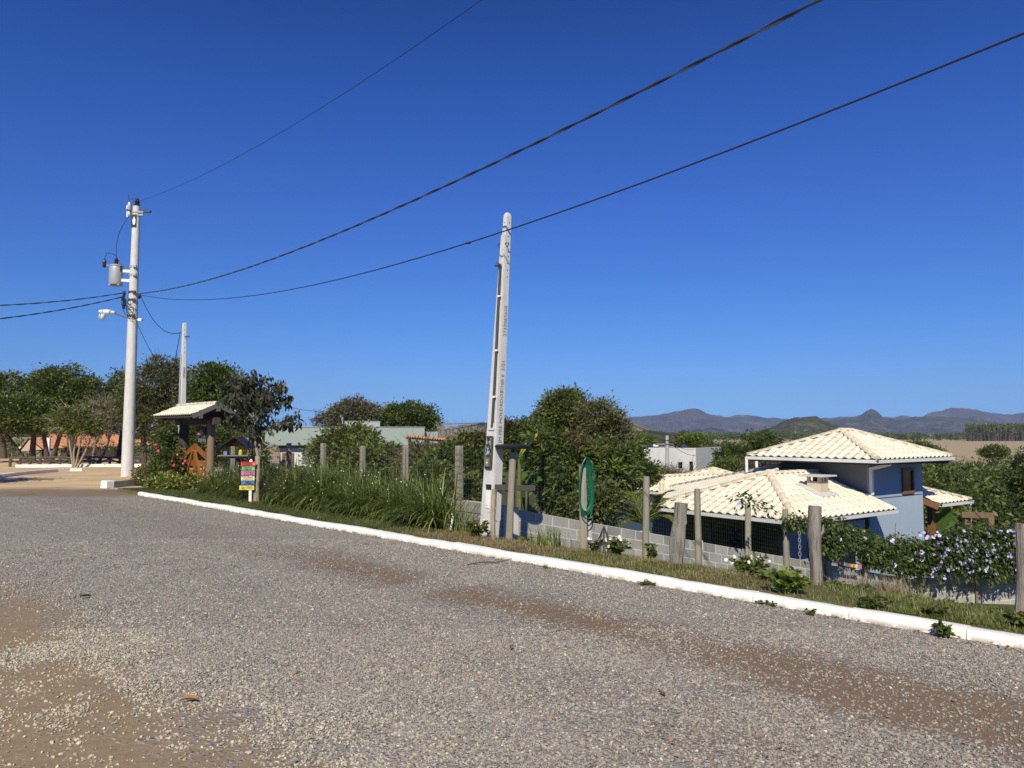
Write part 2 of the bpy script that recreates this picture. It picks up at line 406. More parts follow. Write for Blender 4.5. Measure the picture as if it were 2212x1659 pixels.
def grid(name, ss, ts, mat, zoff=0.0, zf=None, relief=0.0):
    ss, ts = np.asarray(ss, float), np.asarray(ts, float)
    V = []
    for s in ss:
        for t in ts:
            p = ST(s, t); z = (zf or h)(p.x, p.y) + zoff
            if relief: z += relief * mnoise.noise((p.x * 1.3, p.y * 1.3, 0.0))
            V.append((p.x, p.y, z))
    nt_ = len(ts); i, j = np.meshgrid(np.arange(len(ss) - 1), np.arange(nt_ - 1), indexing='ij')
    a = (i * nt_ + j).ravel()
    f = np.stack([a, a + 1, a + nt_ + 1, a + nt_], 1)[:, ::-1]
    o = np_obj(name, V, f, mat, smooth_shade=True)
    return tag(o, kind='structure')
grid('gravel_road', np.arange(-30, 26.01, 0.5), np.r_[np.arange(-30, 0, 1.0), np.arange(0, 7.3, 0.25), 7.64], M['gravel'], relief=0.012)
grid('sandy_yard', np.arange(26, 64, 0.5), np.arange(-45, 17.1, 0.5), M['gravel'], relief=0.03, zf=lambda x, y: 0.0)

def make_soil(name, cols, dry):
    m, nt, b, out = newmat(name)
    wp = wpos(nt)
    a = tex(nt, "noise", 0.7, 5, 0.6, wp); d = tex(nt, "noise", 11, 6, 0.7, wp)
    c = ramp(nt, a.outputs[0], [(0.3, cols[0]), (0.5, cols[1]), (0.7, cols[2])])
    c = mix(nt, ramp(nt, d.outputs[0], [(0.4, 0.0), (0.7, 0.8)]), c, dry)
    nt.links.new(c, b.inputs["Base Color"]); b.inputs["Roughness"].default_value = 0.95; b.inputs["Specular IOR Level"].default_value = 0.2
    bump(nt, b, d.outputs[0], 0.8, 0.03); return m
M['verge_soil'] = make_soil('verge_soil', [(0.10, 0.075, 0.045), (0.11, 0.10, 0.04), (0.07, 0.10, 0.025)], (0.20, 0.15, 0.085))
M['garden_soil'] = make_soil('garden_soil', [(0.08, 0.09, 0.03), (0.075, 0.105, 0.03), (0.12, 0.12, 0.05)], (0.13, 0.12, 0.06))
M['plain_soil'] = make_soil('plain_soil', [(0.33, 0.25, 0.145), (0.40, 0.305, 0.185), (0.29, 0.235, 0.125)], (0.43, 0.34, 0.215))
grid('grass_verge', np.arange(-30, 26.01, 0.5), [7.64, 7.7, 7.78, 7.9, 8.2, 8.6, 9.0, 9.4, 9.9, 10.4], M['verge_soil'], relief=0.02)
grid('hillside', np.arange(-60, 60.1, 1.0), np.r_[10.4, 10.8, 11.2, np.arange(12, 40, 1.0), np.arange(40, 121, 4.0)], M['garden_soil'], relief=0.06)
# the wide dry plain, one sheet out to the foot of the mountains
def plain():
    r = [6, 30, 60, 90, 120, 160, 220, 300, 420, 600, 900, 1300, 2000, 3000, 4500, 7000]
    az = np.radians(np.arange(-180, 180, 5.0)); V = [(0, 0, -6.0)]; Fq = []
    for i, rr in enumerate(r):
        for a in az:
            x, y = rr * math.sin(a), rr * math.cos(a)
            z = min(h(x, y), 0.0) - (0.5 if rr < 130 else 0.03) - (5.0 if rr < 10 else 0)
            if x < -20: z = max(z, -3.0 - 0.5)
            V.append((x, y, z))
    m = len(az); tri = []
    for k in range(m): tri.append((0, 1 + (k + 1) % m, 1 + k))
    for i in range(len(r) - 1):
        for k in range(m):
            a = 1 + i * m + k; b2 = 1 + i * m + (k + 1) % m
            tri.append((a, b2, b2 + m)); tri.append((a, b2 + m, a + m))
    o = np_obj('dry_plain', V, np.array(tri), M['plain_soil'], smooth_shade=True)
    tag(o, kind='structure')
plain()

# ------------------------------------------------------------------ loose gravel stones on the road
def stone_mesh(name, seed, mat):
    r = random.Random(seed); bm = bmesh.new()
    sx, sy, sz = r.uniform(.8, 1.25), r.uniform(.6, 0.95), r.uniform(.4, .65)
    for k in range(11):
        v = Vector((r.gauss(0, 1), r.gauss(0, 1), r.gauss(0, 1))).normalized() * r.uniform(0.42, 0.52)
        bm.verts.new((v.x * sx, v.y * sy, v.z * sz))
    g = bmesh.ops.convex_hull(bm, input=bm.verts)
    bmesh.ops.delete(bm, geom=[e for e in g["geom_interior"] if isinstance(e, bmesh.types.BMVert)], context='VERTS')
    me = bpy.data.meshes.new(name); bm.to_mesh(me); bm.free(); me.materials.append(mat); return me
def stone_mat(name, stops):
    m, nt, b, out = newmat(name)
    oi = nt.nodes.new("ShaderNodeObjectInfo")
    c = ramp(nt, oi.outputs["Random"], stops)
    n = tex(nt, "noise", 60, 3, 0.6, wpos(nt))
    c = mix(nt, 1.0, c, ramp(nt, n.outputs[0], [(0.3, 0.8), (0.7, 1.12)]), 'MULTIPLY')
    nt.links.new(c, b.inputs["Base Color"]); b.inputs["Roughness"].default_value = 0.85; b.inputs["Specular IOR Level"].default_value = 0.3
    return m
SM_GREY = stone_mat('grey_stone', [(0.0, (0.18, 0.167, 0.152)), (0.35, (0.295, 0.271, 0.246)), (0.75, (0.365, 0.336, 0.302)), (0.93, (0.42, 0.385, 0.338)), (0.95, (0.31, 0.21, 0.165)), (0.975, (0.33, 0.19, 0.14)), (0.99, (0.50, 0.47, 0.41)), (1.0, (0.62, 0.59, 0.52))])
SM_CREAM = stone_mat('cream_stone', [(0.0, (0.36, 0.315, 0.23)), (0.5, (0.50, 0.44, 0.33)), (1.0, (0.62, 0.56, 0.44))])
def scatter(name, pts, scl, rot, src):
    me = bpy.data.meshes.new(name); n = len(pts)
    me.vertices.add(n); me.vertices.foreach_set("co", np.asarray(pts, np.float32).ravel())
    a = me.attributes.new("sc", 'FLOAT', 'POINT'); a.data.foreach_set("value", np.asarray(scl, np.float32))
    a = me.attributes.new("rt", 'FLOAT_VECTOR', 'POINT'); a.data.foreach_set("vector", np.asarray(rot, np.float32).ravel())
    o = add(name, me); tag(o, kind='stuff')
    ng = bpy.data.node_groups.new(name, 'GeometryNodeTree')
    ng.interface.new_socket("Geometry", in_out='INPUT', socket_type='NodeSocketGeometry')
    ng.interface.new_socket("Geometry", in_out='OUTPUT', socket_type='NodeSocketGeometry')
    gi, go = ng.nodes.new("NodeGroupInput"), ng.nodes.new("NodeGroupOutput")
    ip = ng.nodes.new("GeometryNodeInstanceOnPoints"); ob = ng.nodes.new("GeometryNodeObjectInfo")
    ob.inputs[0].default_value = src
    na = ng.nodes.new("GeometryNodeInputNamedAttribute"); na.data_type = 'FLOAT'; na.inputs[0].default_value = "sc"
    nb = ng.nodes.new("GeometryNodeInputNamedAttribute"); nb.data_type = 'FLOAT_VECTOR'; nb.inputs[0].default_value = "rt"
    L = ng.links.new
    L(gi.outputs[0], ip.inputs["Points"]); L(ob.outputs["Geometry"], ip.inputs["Instance"])
    L(nb.outputs[0], ip.inputs["Rotation"]); L(na.outputs[0], ip.inputs["Scale"]); L(ip.outputs[0], go.inputs[0])
    md = o.modifiers.new("scatter", 'NODES'); md.node_group = ng
    return o
def np_noise(x, y, f, seed):
    """cheap smooth 2-D value noise, 0..1"""
    r = np.random.default_rng(seed).random((64, 64)); x = x * f; y = y * f
    i, j = np.floor(x).astype(int), np.floor(y).astype(int); fx, fy = x - i, y - j
    fx, fy = fx * fx * (3 - 2 * fx), fy * fy * (3 - 2 * fy)
    g = lambda a, b: r[a % 64, b % 64]
    return (g(i, j) * (1 - fx) + g(i + 1, j) * fx) * (1 - fy) + (g(i, j + 1) * (1 - fx) + g(i + 1, j + 1) * fx) * fy
def road_points(n, y0, y1, keep=1.0, seed=1):
    r = np.random.default_rng(seed)
    y = y0 + (y1 - y0) * np.sqrt(r.random(n) * (1 - (y0 / y1) ** 2) + (y0 / y1) ** 2) if False else r.uniform(y0, y1, n)
    x = r.uniform(-1, 1, n) * (0.70 * y + 0.6)
    w = (0.70 * y + 0.6) / (0.70 * y1 + 0.6); k = r.random(n) < w; x, y = x[k], y[k]
    s, t = D.x * x + D.y * y, N.x * x + N.y * y
    tt = t + (np_noise(x, y, 0.8, 3) - 0.5) * 0.7 + (np_noise(x, y, 2.2, 9) - 0.5) * 0.4
    c = np.interp(tt, [a for a, _ in COVER], [b for _, b in COVER])
    c = np.maximum(c, .60 * np.clip((s - 8.5) / 4, 0, 1)) + .55 * np.clip(1 - ((s - 7.3) / .42) ** 2, 0, 1) - .3 * np.clip((3.7 - s) / .8, 0, 1)
    c = c + (np_noise(s * .4, t * 1.5, 2.0, 5) - 0.5) * 0.45 + (np_noise(s * .5, t * 1.5, 5.0, 6) - 0.5) * 0.5 + (np_noise(x, y, 11.0, 8) - 0.5) * 0.35
    k = (t < 7.56) & (r.random(len(x)) < np.clip(c, np.where(t > 3, 0.16, 0.03), 1) * keep)
    return x[k], y[k], tt[k], r
def gravel():
    srcs = [bpy.data.objects.new("stone", stone_mesh("stone", 10 + i, SM_GREY)) for i in range(5)]
    creams = [bpy.data.objects.new("stone", stone_mesh("stone", 30 + i, SM_CREAM)) for i in range(3)]
    X, Y, S, C = [], [], [], []
    for n, y0, y1, lo, hi, sd in ((270000, 3.3, 7.2, 0.013, 0.032, 1), (210000, 7.2, 13.2, 0.015, 0.034, 2), (90000, 12.6, 21.5, 0.018, 0.036, 3)):
        x, y, t, r = road_points(n, y0, y1, seed=sd)
        sz = lo + (hi - lo) * r.random(len(x)) ** 1.8
        big = r.random(len(x)) < 0.006; sz[big] *= r.uniform(1.2, 1.7, big.sum())
        cream = (r.random(len(x)) < np.interp(t, [1.6, 2.1, 2.4, 2.8, 8], [0.97, 0.75, 0.28, 0.06, 0.02]) * np.where(D.x * x + D.y * y > 8.6, .3, 1))
        X.append(x); Y.append(y); S.append(sz); C.append(cream)
    X, Y, S, C = map(np.concatenate, (X, Y, S, C))
    r = np.random.default_rng(11); n = len(X)
    Z = np.array([0.012 * mnoise.noise((a * 1.3, b * 1.3, 0.0)) for a, b in zip(X, Y)]) + S * 0.12
    rot = np.stack([r.normal(0, 0.35, n), r.normal(0, 0.35, n), r.uniform(0, 6.28, n)], 1)
    pts = np.stack([X, Y, Z], 1); which = r.integers(0, 15, n)
    for i, o in enumerate(srcs):
        k = (~C) & (which % 5 == i); scatter('loose_gravel', pts[k], S[k], rot[k], o)
    for i, o in enumerate(creams):
        k = C & (which % 3 == i); scatter('loose_gravel', pts[k], S[k] * 1.15, rot[k], o)
gravel()

# ------------------------------------------------------------------ white kerb
kerb_stops = np.arange(-9.0, 23.3, 1.02)
def kerb():
    k = thing('kerb', 'long white painted kerb between the gravel road and the grass verge', 'kerb', ST(8, 7.68))
    r = random.Random(3)
    for s0 in kerb_stops:
        s1 = s0 + 1.012; bm = MB(); prof = []
        jt, jz = r.uniform(-.006, .006), r.uniform(-.006, .006)
        base = [(-.085, -.05), (-.075, .06), (-.055, .088), (-.03, .096), (.045, .098), (.07, .09), (.08, .07), (.085, -.05)]
        nseg = 9; n0 = len(bm.v); m = len(base)
        for i in range(nseg):
            s = s0 + (s1 - s0) * i / (nseg - 1)
            for a, b in base:
                q = mnoise.noise((s * 2.1, a * 9, b * 9)) * 0.010 + mnoise.noise((s * 7.0, a * 22, b * 22)) * 0.005
                bm.v.append(ST(s, 7.66 + a + jt + (q if abs(a) > .04 else 0), b + jz + (q if b > .05 else 0)))
        for i in range(nseg - 1):
            for j in range(m - 1):
                a = n0 + i * m + j; bm.f.append([a, a + 1, a + m + 1, a + m])
        bm.f.append([n0 + j for j in range(m)]); bm.f.append([n0 + (nseg - 1) * m + j for j in range(m)][::-1])
        bm.build('kerb_stone', M['kerb_paint'], k, smooth_shade=True)
def kerb_mat():
    m, nt, b, out = newmat('kerb_paint')
    wp = wpos(nt)
    n1 = tex(nt, "noise", 5, 6, 0.65, wp); n2 = tex(nt, "noise", 45, 4, 0.6, wp)
    c = ramp(nt, n1.outputs[0], [(0.3, (0.74, 0.72, 0.68)), (0.6, (0.83, 0.82, 0.80))])
    sx = nt.nodes.new("ShaderNodeSeparateXYZ"); nt.links.new(wp, sx.inputs[0])
    low = math_(nt, 'DIVIDE', math_(nt, 'SUBTRACT', 0.05, sx.outputs[2]), 0.05, clamp=True)
    chip = math_(nt, 'MULTIPLY', ramp(nt, n1.outputs[0], [(0.44, 0.0), (0.54, 0.95)]), low)
    c = mix(nt, chip, c, (0.36, 0.29, 0.21))
    c = mix(nt, math_(nt, 'MULTIPLY', ramp(nt, n2.outputs[0], [(0.62, 0.0), (0.7, 0.5)]), 0.6), c, (0.5, 0.44, 0.36))
    nt.links.new(c, b.inputs["Base Color"]); b.inputs["Roughness"].default_value = 0.75
    bump(nt, b, n2.outputs[0], 0.5, 0.004); M['kerb_paint'] = m
kerb_mat(); kerb()

# ------------------------------------------------------------------ grass blades of the verge
def blades(n, sfun, height, width, seed, clump=0.0, lean=0.5):
    """n single-triangle-pair blades; sfun(rng,n) -> s,t arrays"""
    r = np.random.default_rng(seed)
    s, t = sfun(r, n); n = len(s)
    x = D.x * s + N.x * t; y = D.y * s + N.y * t
    z = np.array([h(a, b) + 0.02 * mnoise.noise((a * 1.3, b * 1.3, 0)) for a, b in zip(x, y)])
    return blade_geo(np.stack([x, y, z], 1), r, height, width, lean)
def blade_geo(base, r, height, width, lean):
    n = len(base)
    hh = height[0] + (height[1] - height[0]) * r.random(n) ** 1.5
    a = r.uniform(0, 2 * np.pi, n); ln = np.abs(r.normal(0, lean, n))
    tip = base + np.stack([np.cos(a) * ln * hh, np.sin(a) * ln * hh, hh], 1)
    mid = base + np.stack([np.cos(a) * ln * hh * .35, np.sin(a) * ln * hh * .35, hh * .6], 1)
    w = width * (0.6 + 0.8 * r.random(n)); sx = np.stack([-np.sin(a) * w, np.cos(a) * w, np.zeros(n)], 1)
    V = np.stack([base - sx, base + sx, mid + sx * .7, tip, mid - sx * .7], 1).reshape(-1, 3)
    i = np.arange(n)[:, None] * 5
    T = np.concatenate([i + [0, 1, 2], i + [0, 2, 4], i + [4, 2, 3]], 1).reshape(-1, 3)
    return V, T
def grass(name, n, fn, hgt, w, mat, seed, lean=0.5):
    V, T = blades(n, fn, hgt, w, seed, lean=lean); o = np_obj(name, V, T, M[mat]); tag(o, kind='stuff'); return o
def f_lawn(r, n):
    s = r.uniform(10.5, 25.5, n); t = 7.76 + 1.6 * r.random(n) ** 1.3
    k = r.random(n) < np.clip((s - 10.5) / 1.2, 0, 1); return s[k], t[k]
def patch(x, y, f, sd, lo, hi): return np.clip((np_noise(x, y, f, sd) - lo) / (hi - lo), 0, 1)
def f_dry(r, n):
    s = r.uniform(4.4, 11.6, n); t = 7.77 + 2.6 * r.random(n) ** 1.2
    x = D.x * s + N.x * t; y = D.y * s + N.y * t
    k = r.random(n) < (0.35 + 0.65 * patch(x, y, 1.2, 21, .25, .6)); return s[k], t[k]
def f_mixed(r, n):
    s = r.uniform(-6.0, 7.5, n); t = 7.77 + 8.5 * r.random(n) ** 1.7
    x = D.x * s + N.x * t; y = D.y * s + N.y * t
    k = r.random(n) < (0.25 + 0.75 * patch(x, y, 1.0, 22, .3, .6)); return s[k], t[k]
def f_slope(r, n):
    s = r.uniform(-8.0, 10.5, n); t = 9.5 + 14 * r.random(n) ** 1.3
    x = D.x * s + N.x * t; y = D.y * s + N.y * t
    k = r.random(n) < (0.3 + 0.7 * patch(x, y, .8, 23, .3, .6)); return s[k], t[k]
grass('lawn_grass', 60000, f_lawn, (0.025, 0.06), 0.0035, 'lawn', 41)
grass('dry_grass', 36000, f_dry, (0.02, 0.065), 0.003, 'dry_grass', 42, 0.9)
grass('verge_grass', 85000, f_mixed, (0.02, 0.075), 0.004, 'cover', 43, 0.8)
grass('slope_grass', 44000, f_slope, (0.02, 0.07), 0.006, 'cover', 44, 0.9)
# ------------------------------------------------------------------ block wall with pillars, fence posts and wire mesh
RW, LW = Vector((math.sin(R(57)), math.cos(R(57)), 0)), Vector((-math.cos(R(57)), math.sin(R(57)), 0))
W0 = Vector((-0.2, 14.6, 0))
PITCHL, ROWH = 0.40, 0.20
def sheared_block(L, slope, hh=0.183, d=0.14):
    """a hollow-block face sheared along the slope, small bevel, local x along the wall, y depth, z up"""
    b = 0.004; x0, x1 = 0.009, L - 0.009
    pts = []
    for y, e in ((0.0, b), (b, 0.0), (d, 0.0)):
        for x, z in ((x0 + e, e), (x1 - e, e), (x1 - e, hh - e), (x0 + e, hh - e)):
            pts.append((x, y, z + slope * x))
    f = [(0, 1, 2, 3)] + [(4 * k + i, 4 * k + (i + 1) % 4, 4 * k + 4 + (i + 1) % 4, 4 * k + 4 + i) for k in (0, 1) for i in range(4)] + [(11, 10, 9, 8)]
    me = bpy.data.meshes.new("block"); me.from_pydata(pts, [], [list(q) for q in f])
    bm = bmesh.new(); bm.from_mesh(me); bmesh.ops.recalc_face_normals(bm, faces=bm.faces); bm.to_mesh(me); bm.free()
    return me
M['block2'] = mat_plain('block2', (0.27, 0.265, 0.25), 0.9, 0.2, 3.2, 0.5, 0.005, stain=((0.13, 0.125, 0.115), 0.5, 4, (1.5, 1.5, 0.6)))
M['block3'] = mat_plain('block3', (0.37, 0.36, 0.34), 0.9, 0.16, 3.2, 0.5, 0.005, stain=((0.2, 0.19, 0.18), 0.5, 4, (1.5, 1.5, 0.6)))
def block_wall(label, start, dr, k0, k1, ztop, slope, rows, pillars, seed):
    """ztop: height of the wall top at k = 0; dr: unit direction; pillars: list of k"""
    r = random.Random(seed); nrm = Vector((dr.y, -dr.x, 0))
    if nrm.y > 0: nrm = -nrm
    at = lambda k, z, o=0.0: Vector((start.x + dr.x * k + nrm.x * o, start.y + dr.y * k + nrm.y * o, z))
    w = thing('block_wall', label, 'wall', at((k0 + k1) / 2, ztop + slope * (k0 + k1) / 2 - rows * ROWH))
    bk = MB(); bk.prism([at(k0, ztop + slope * k0 - rows * ROWH - .3, -.006), at(k1, ztop + slope * k1 - rows * ROWH - .3, -.006),
                         at(k1, ztop + slope * k1 - .012, -.002), at(k0, ztop + slope * k0 - .012, -.002)], -nrm * 0.128)
    bk.build('mortar', M['mortar'], w)
    off = wloc(w); ang = math.atan2(dr.y, dr.x)
    meshes = {}
    stops = sorted(set([k0] + pillars + [k1]))
    for a, b in zip(stops, stops[1:]):
        pa = a + (0.09 if a in pillars else 0); pb = b - (0.09 if b in pillars else 0)
        for row in range(rows):
            x = pa - (PITCHL / 2 if row % 2 else 0)
            while x < pb - 0.02:
                x0, x1 = max(x, pa), min(x + PITCHL, pb)
                if x1 - x0 > 0.05:
                    key = (round(x1 - x0, 2), r.choice(('block', 'block', 'block2', 'block3')))
                    if key not in meshes:
                        meshes[key] = sheared_block(x1 - x0, slope); meshes[key].materials.append(M[key[1]])
                    z = ztop + slope * x0 - (row + 1) * ROWH
                    o = add('block', meshes[key], w); o.location = at(x0, z, r.uniform(-.002, .003)) - off
                    # local x along the wall, local y into the wall
                    o.rotation_euler = (0, 0, ang)
                x += PITCHL
    for k in pillars:
        z1 = ztop + slope * k + 0.012
        pl = MB(); pl.box(at(k, z1 - rows * ROWH / 2 - .15, -.062), (0.17, 0.15, rows * ROWH + .3), Matrix.Rotation(ang, 3, 'Z'))
        pl.build('pillar', M['mortar'], w, bevel=0.006)
    return at
WALL_T, WALL_S = 0.425, -0.2007
wall_posts = [1.91, 3.55, 5.16, 6.76, 8.19, 9.8, 11.4, 13.0]
wallat = block_wall('grey concrete block wall stepping downhill from the white pole to the vine', W0, RW, 0.15, 13.8, WALL_T, WALL_S, 4, [0.30, 1.95 + .12, 3.55 + .12, 5.16 + .12, 6.76 + .12, 8.19 + .12, 9.92, 11.52, 13.12], 5)
W2 = W0 + RW * 13.8; R2 = Vector((0.9948, -0.102, 0)).normalized()
wallat2 = block_wall('grey concrete block wall at the far right, half hidden under hanging vine', W2, R2, 0.0, 6.4, -2.35, 0.117, 5, [0.15, 1.7, 3.3, 4.9], 6)
def wobpost(seed, amt=0.1):
    r = random.Random(seed); ph = [r.uniform(0, 6) for _ in range(4)]
    return lambda i, k: 1 + amt * (math.sin(k * 2.1 + ph[0]) * .5 + math.sin(i * 1.3 + k + ph[1]) * .5)
def thin_post(fence, base, top, rad, seed, mat='post_wood'):
    b = MB(); base, top = Vector(base), Vector(top)
    b.tube([base + (top - base) * f for f in (0, .3, .6, .97, 1)], [rad * 1.08, rad, rad * .98, rad * .94, rad * .8], 9, wob=wobpost(seed, .06))
    return b.build('post', M[mat], fence, smooth_shade=True)
def wire_mesh(fence, pts, dz0, dz1, sx=0.075, rows=12, th=0.0016):
    """pts: polyline of (x,y,zref); woven wire between zref+dz0 and zref+dz1"""
    b = MB(); hs = [dz0 + (dz1 - dz0) * i / (rows - 1) for i in range(rows)]
    for hh in hs:
        b.tube([Vector(p) + Vector((0, 0, hh)) for p in pts], th, 3, caps=False)
    for a, c in zip(pts, pts[1:]):
        a, c = Vector(a), Vector(c); n = max(2, int((c - a).length / sx))
        for i in range(n):
            q = a + (c - a) * (i / n)
            b.tube([q + Vector((0, 0, dz0)), q + Vector((0, 0, dz1))], th, 3, caps=False)
    o = b.build('wire_mesh', M['wire'], fence); tag(o, kind='stuff')
def lower_fence():
    f = thing('wire_fence', 'wire mesh fence on round grey posts along the top of the sloping block wall', 'fence', wallat(6, WALL_T + WALL_S * 6))
    for i, k in enumerate(wall_posts):
        zt = WALL_T + WALL_S * k
        thin_post(f, wallat(k, zt - 1.0, 0.08), wallat(k + (0.05 if i % 2 else -.03), zt + 1.13 + (0.03 if i % 3 else -.04), 0.08), 0.075 if i else 0.085, 50 + i)
    for i, k in enumerate((.15, 1.7, 3.3, 4.9)):
        zt = -2.35 + .117 * k; thin_post(f, wallat2(k, zt - .8, .08), wallat2(k, zt + 1.0, .08), .07, 70 + i)
    wire_mesh(f, [wallat2(k, -2.35 + .117 * k, 0) for k in (.1, 1.7, 3.3, 4.9, 6.2)], .03, .98)
    wire_mesh(f, [wallat(k, WALL_T + WALL_S * k, 0.0) for k in (0.3, *wall_posts, 13.7)], 0.03, 1.08)
lower_fence()
def upper_fence():
    f = thing('wire_fence', 'wire mesh fence on square weathered posts behind the strappy hedge', 'fence', ST(16, 9.93, 0))
    posts = [11.97, 13.8, 15.5, 17.3, 19.1, 20.9, 22.6]
    for i, s in enumerate(posts):
        b = MB(); p = ST(s, 9.93, 0.0); zt = 1.52 + .03 * math.sin(i * 2.3) + (0.02 if i == 0 else 0)
        w = .19 if i == 0 else .165
        b.box((p.x, p.y, (zt - .2) / 2), (w * .72, w * .72, zt + .2), Matrix.Rotation(TD + .25 * math.sin(i * 5), 3, 'Z'), taper=.93)
        b.build('post', M['post_wood'], f, bevel=0.012)
    wire_mesh(f, [ST(s, 9.86, 0.0) for s in (10.75, *posts, 23.4)], 0.15, 1.46, rows=13)
    b = MB()                                     # loops of binding wire round the big end post
    c = ST(posts[0], 9.93)
    for i in range(9):
        z = .35 + i * .13; pts = [c + Vector((math.cos(a) * .105, math.sin(a) * .105, z + .012 * math.sin(3 * a + i))) for a in np.linspace(0, 2 * math.pi, 13)]
        b.tube(pts, .004, 3, caps=False)
    b.build('binding_wire', M['wire'], f)
    lw = block_wall('low grey block wall end showing left of the white meter pole', ST(10.72, 9.98), D, 0.0, 3.2, 0.44, 0.015, 3, [], 9)
upper_fence()

# ------------------------------------------------------------------ thick old fence posts on the verge
def old_post(label, u, v, vtop, width_px, seed, lean_px=0, bulge=None, z=0.0, mat='old_wood', group=None, flare=0.0):
    base = PZ(u, v, z); Y = base.y; top = P(u + lean_px, vtop, Y)
    rad = width_px * Y / F / 2
    b = MB(); n = 14; pts = []; rr = []
    r = random.Random(seed)
    for i in range(n + 1):
        f = i / n; p = base.lerp(top, f) - Vector((0, 0, .12 * (1 - f)))
        p += Vector((0.012 * math.sin(f * 5 + seed), 0.012 * math.cos(f * 4 + seed), 0))
        k = 1.0 + 0.05 * math.sin(f * 7 + seed)
        if flare: k += flare * max(0, f - .75) * 4
        if bulge and abs(f - bulge[0]) < bulge[1]: k += bulge[2] * math.cos((f - bulge[0]) / bulge[1] * math.pi / 2)
        pts.append(p); rr.append(rad * k)
    ph = [r.uniform(0, 6.28) for _ in range(4)]
    gr = [r.uniform(-.07, .04) for _ in range(28)]
    wob = lambda i, k: 1 + gr[k] + .06 * math.sin(k * 3 * math.pi / 14 + ph[0]) + .05 * math.sin(k * 5 * math.pi / 14 + i * .12 + ph[1]) + .025 * math.sin(k * 2.7 + i * .5 + ph[2])
    b.tube(pts, rr, 28, wob=wob)
    t = thing('wooden_post', label, 'post', base, group)
    b.build('trunk', M[mat], t, smooth_shade=True)
    kb = MB()                                    # a broken branch knot
    a = base.lerp(top, .62); kb.tube([a + Vector((rad * .6, -rad * .4, 0)), a + Vector((rad * 1.15, -rad * .5, .05)), a + Vector((rad * 1.2, -rad * .5, .13))], [rad * .3, rad * .22, rad * .08], 7)
    kb.build('knot', M[mat], t, smooth_shade=True)
    return t
old_post('short thick weathered post with a bulging side in front of the block wall', 1459, 1218, 1087, 25, 3, lean_px=11, bulge=(0.42, .32, .28), flare=.12)
old_post('thick weathered post standing in front of the blue house and vine', 1762, 1259, 1093, 26, 8, lean_px=-2, bulge=(.66, .1, .12))
old_post('grey weathered post at the right edge of the verge', 2205, 1338, 1131, 24, 12, lean_px=2)
old_post('short bark-stripped stake leaning on the foot of the white meter pole', 1066, 1172, 1057, 10.5, 15, lean_px=0.5, mat='bark_pale')

# ------------------------------------------------------------------ text
def text_mesh(s, size, mat, ext=0.002, align='CENTER', shear=0.0, spacing=1.0, off=0.0):
    c = bpy.data.curves.new("lettering", 'FONT'); c.body = s; c.size = size; c.extrude = ext; c.align_x = align; c.align_y = 'CENTER'
    c.shear = shear; c.space_character = spacing; c.resolution_u = 2; c.offset = off
    o = bpy.data.objects.new("lettering", c)
    me = bpy.data.meshes.new_from_object(o); bpy.data.objects.remove(o); bpy.data.curves.remove(c)
    me.materials.clear(); me.materials.append(mat); return me
def put_text(parent, s, size, pos, xdir, ydir, mat, name='lettering', **kw):
    fit = kw.pop('fit', None); me = text_mesh(s, size, mat, **kw)
    if fit:
        xs_ = [v.co.x for v in me.vertices]; wd_ = max(xs_) - min(xs_)
        if wd_ > fit: me.transform(Matrix.Diagonal((fit / wd_, 1, 1, 1)))
    x, y = Vector(xdir).normalized(), Vector(ydir).normalized(); z = x.cross(y)
    m = Matrix((x, y, z)).transposed().to_4x4()
    me.transform(m); me.transform(Matrix.Translation(Vector(pos) - wloc(parent)))
    return add(name, me, parent)

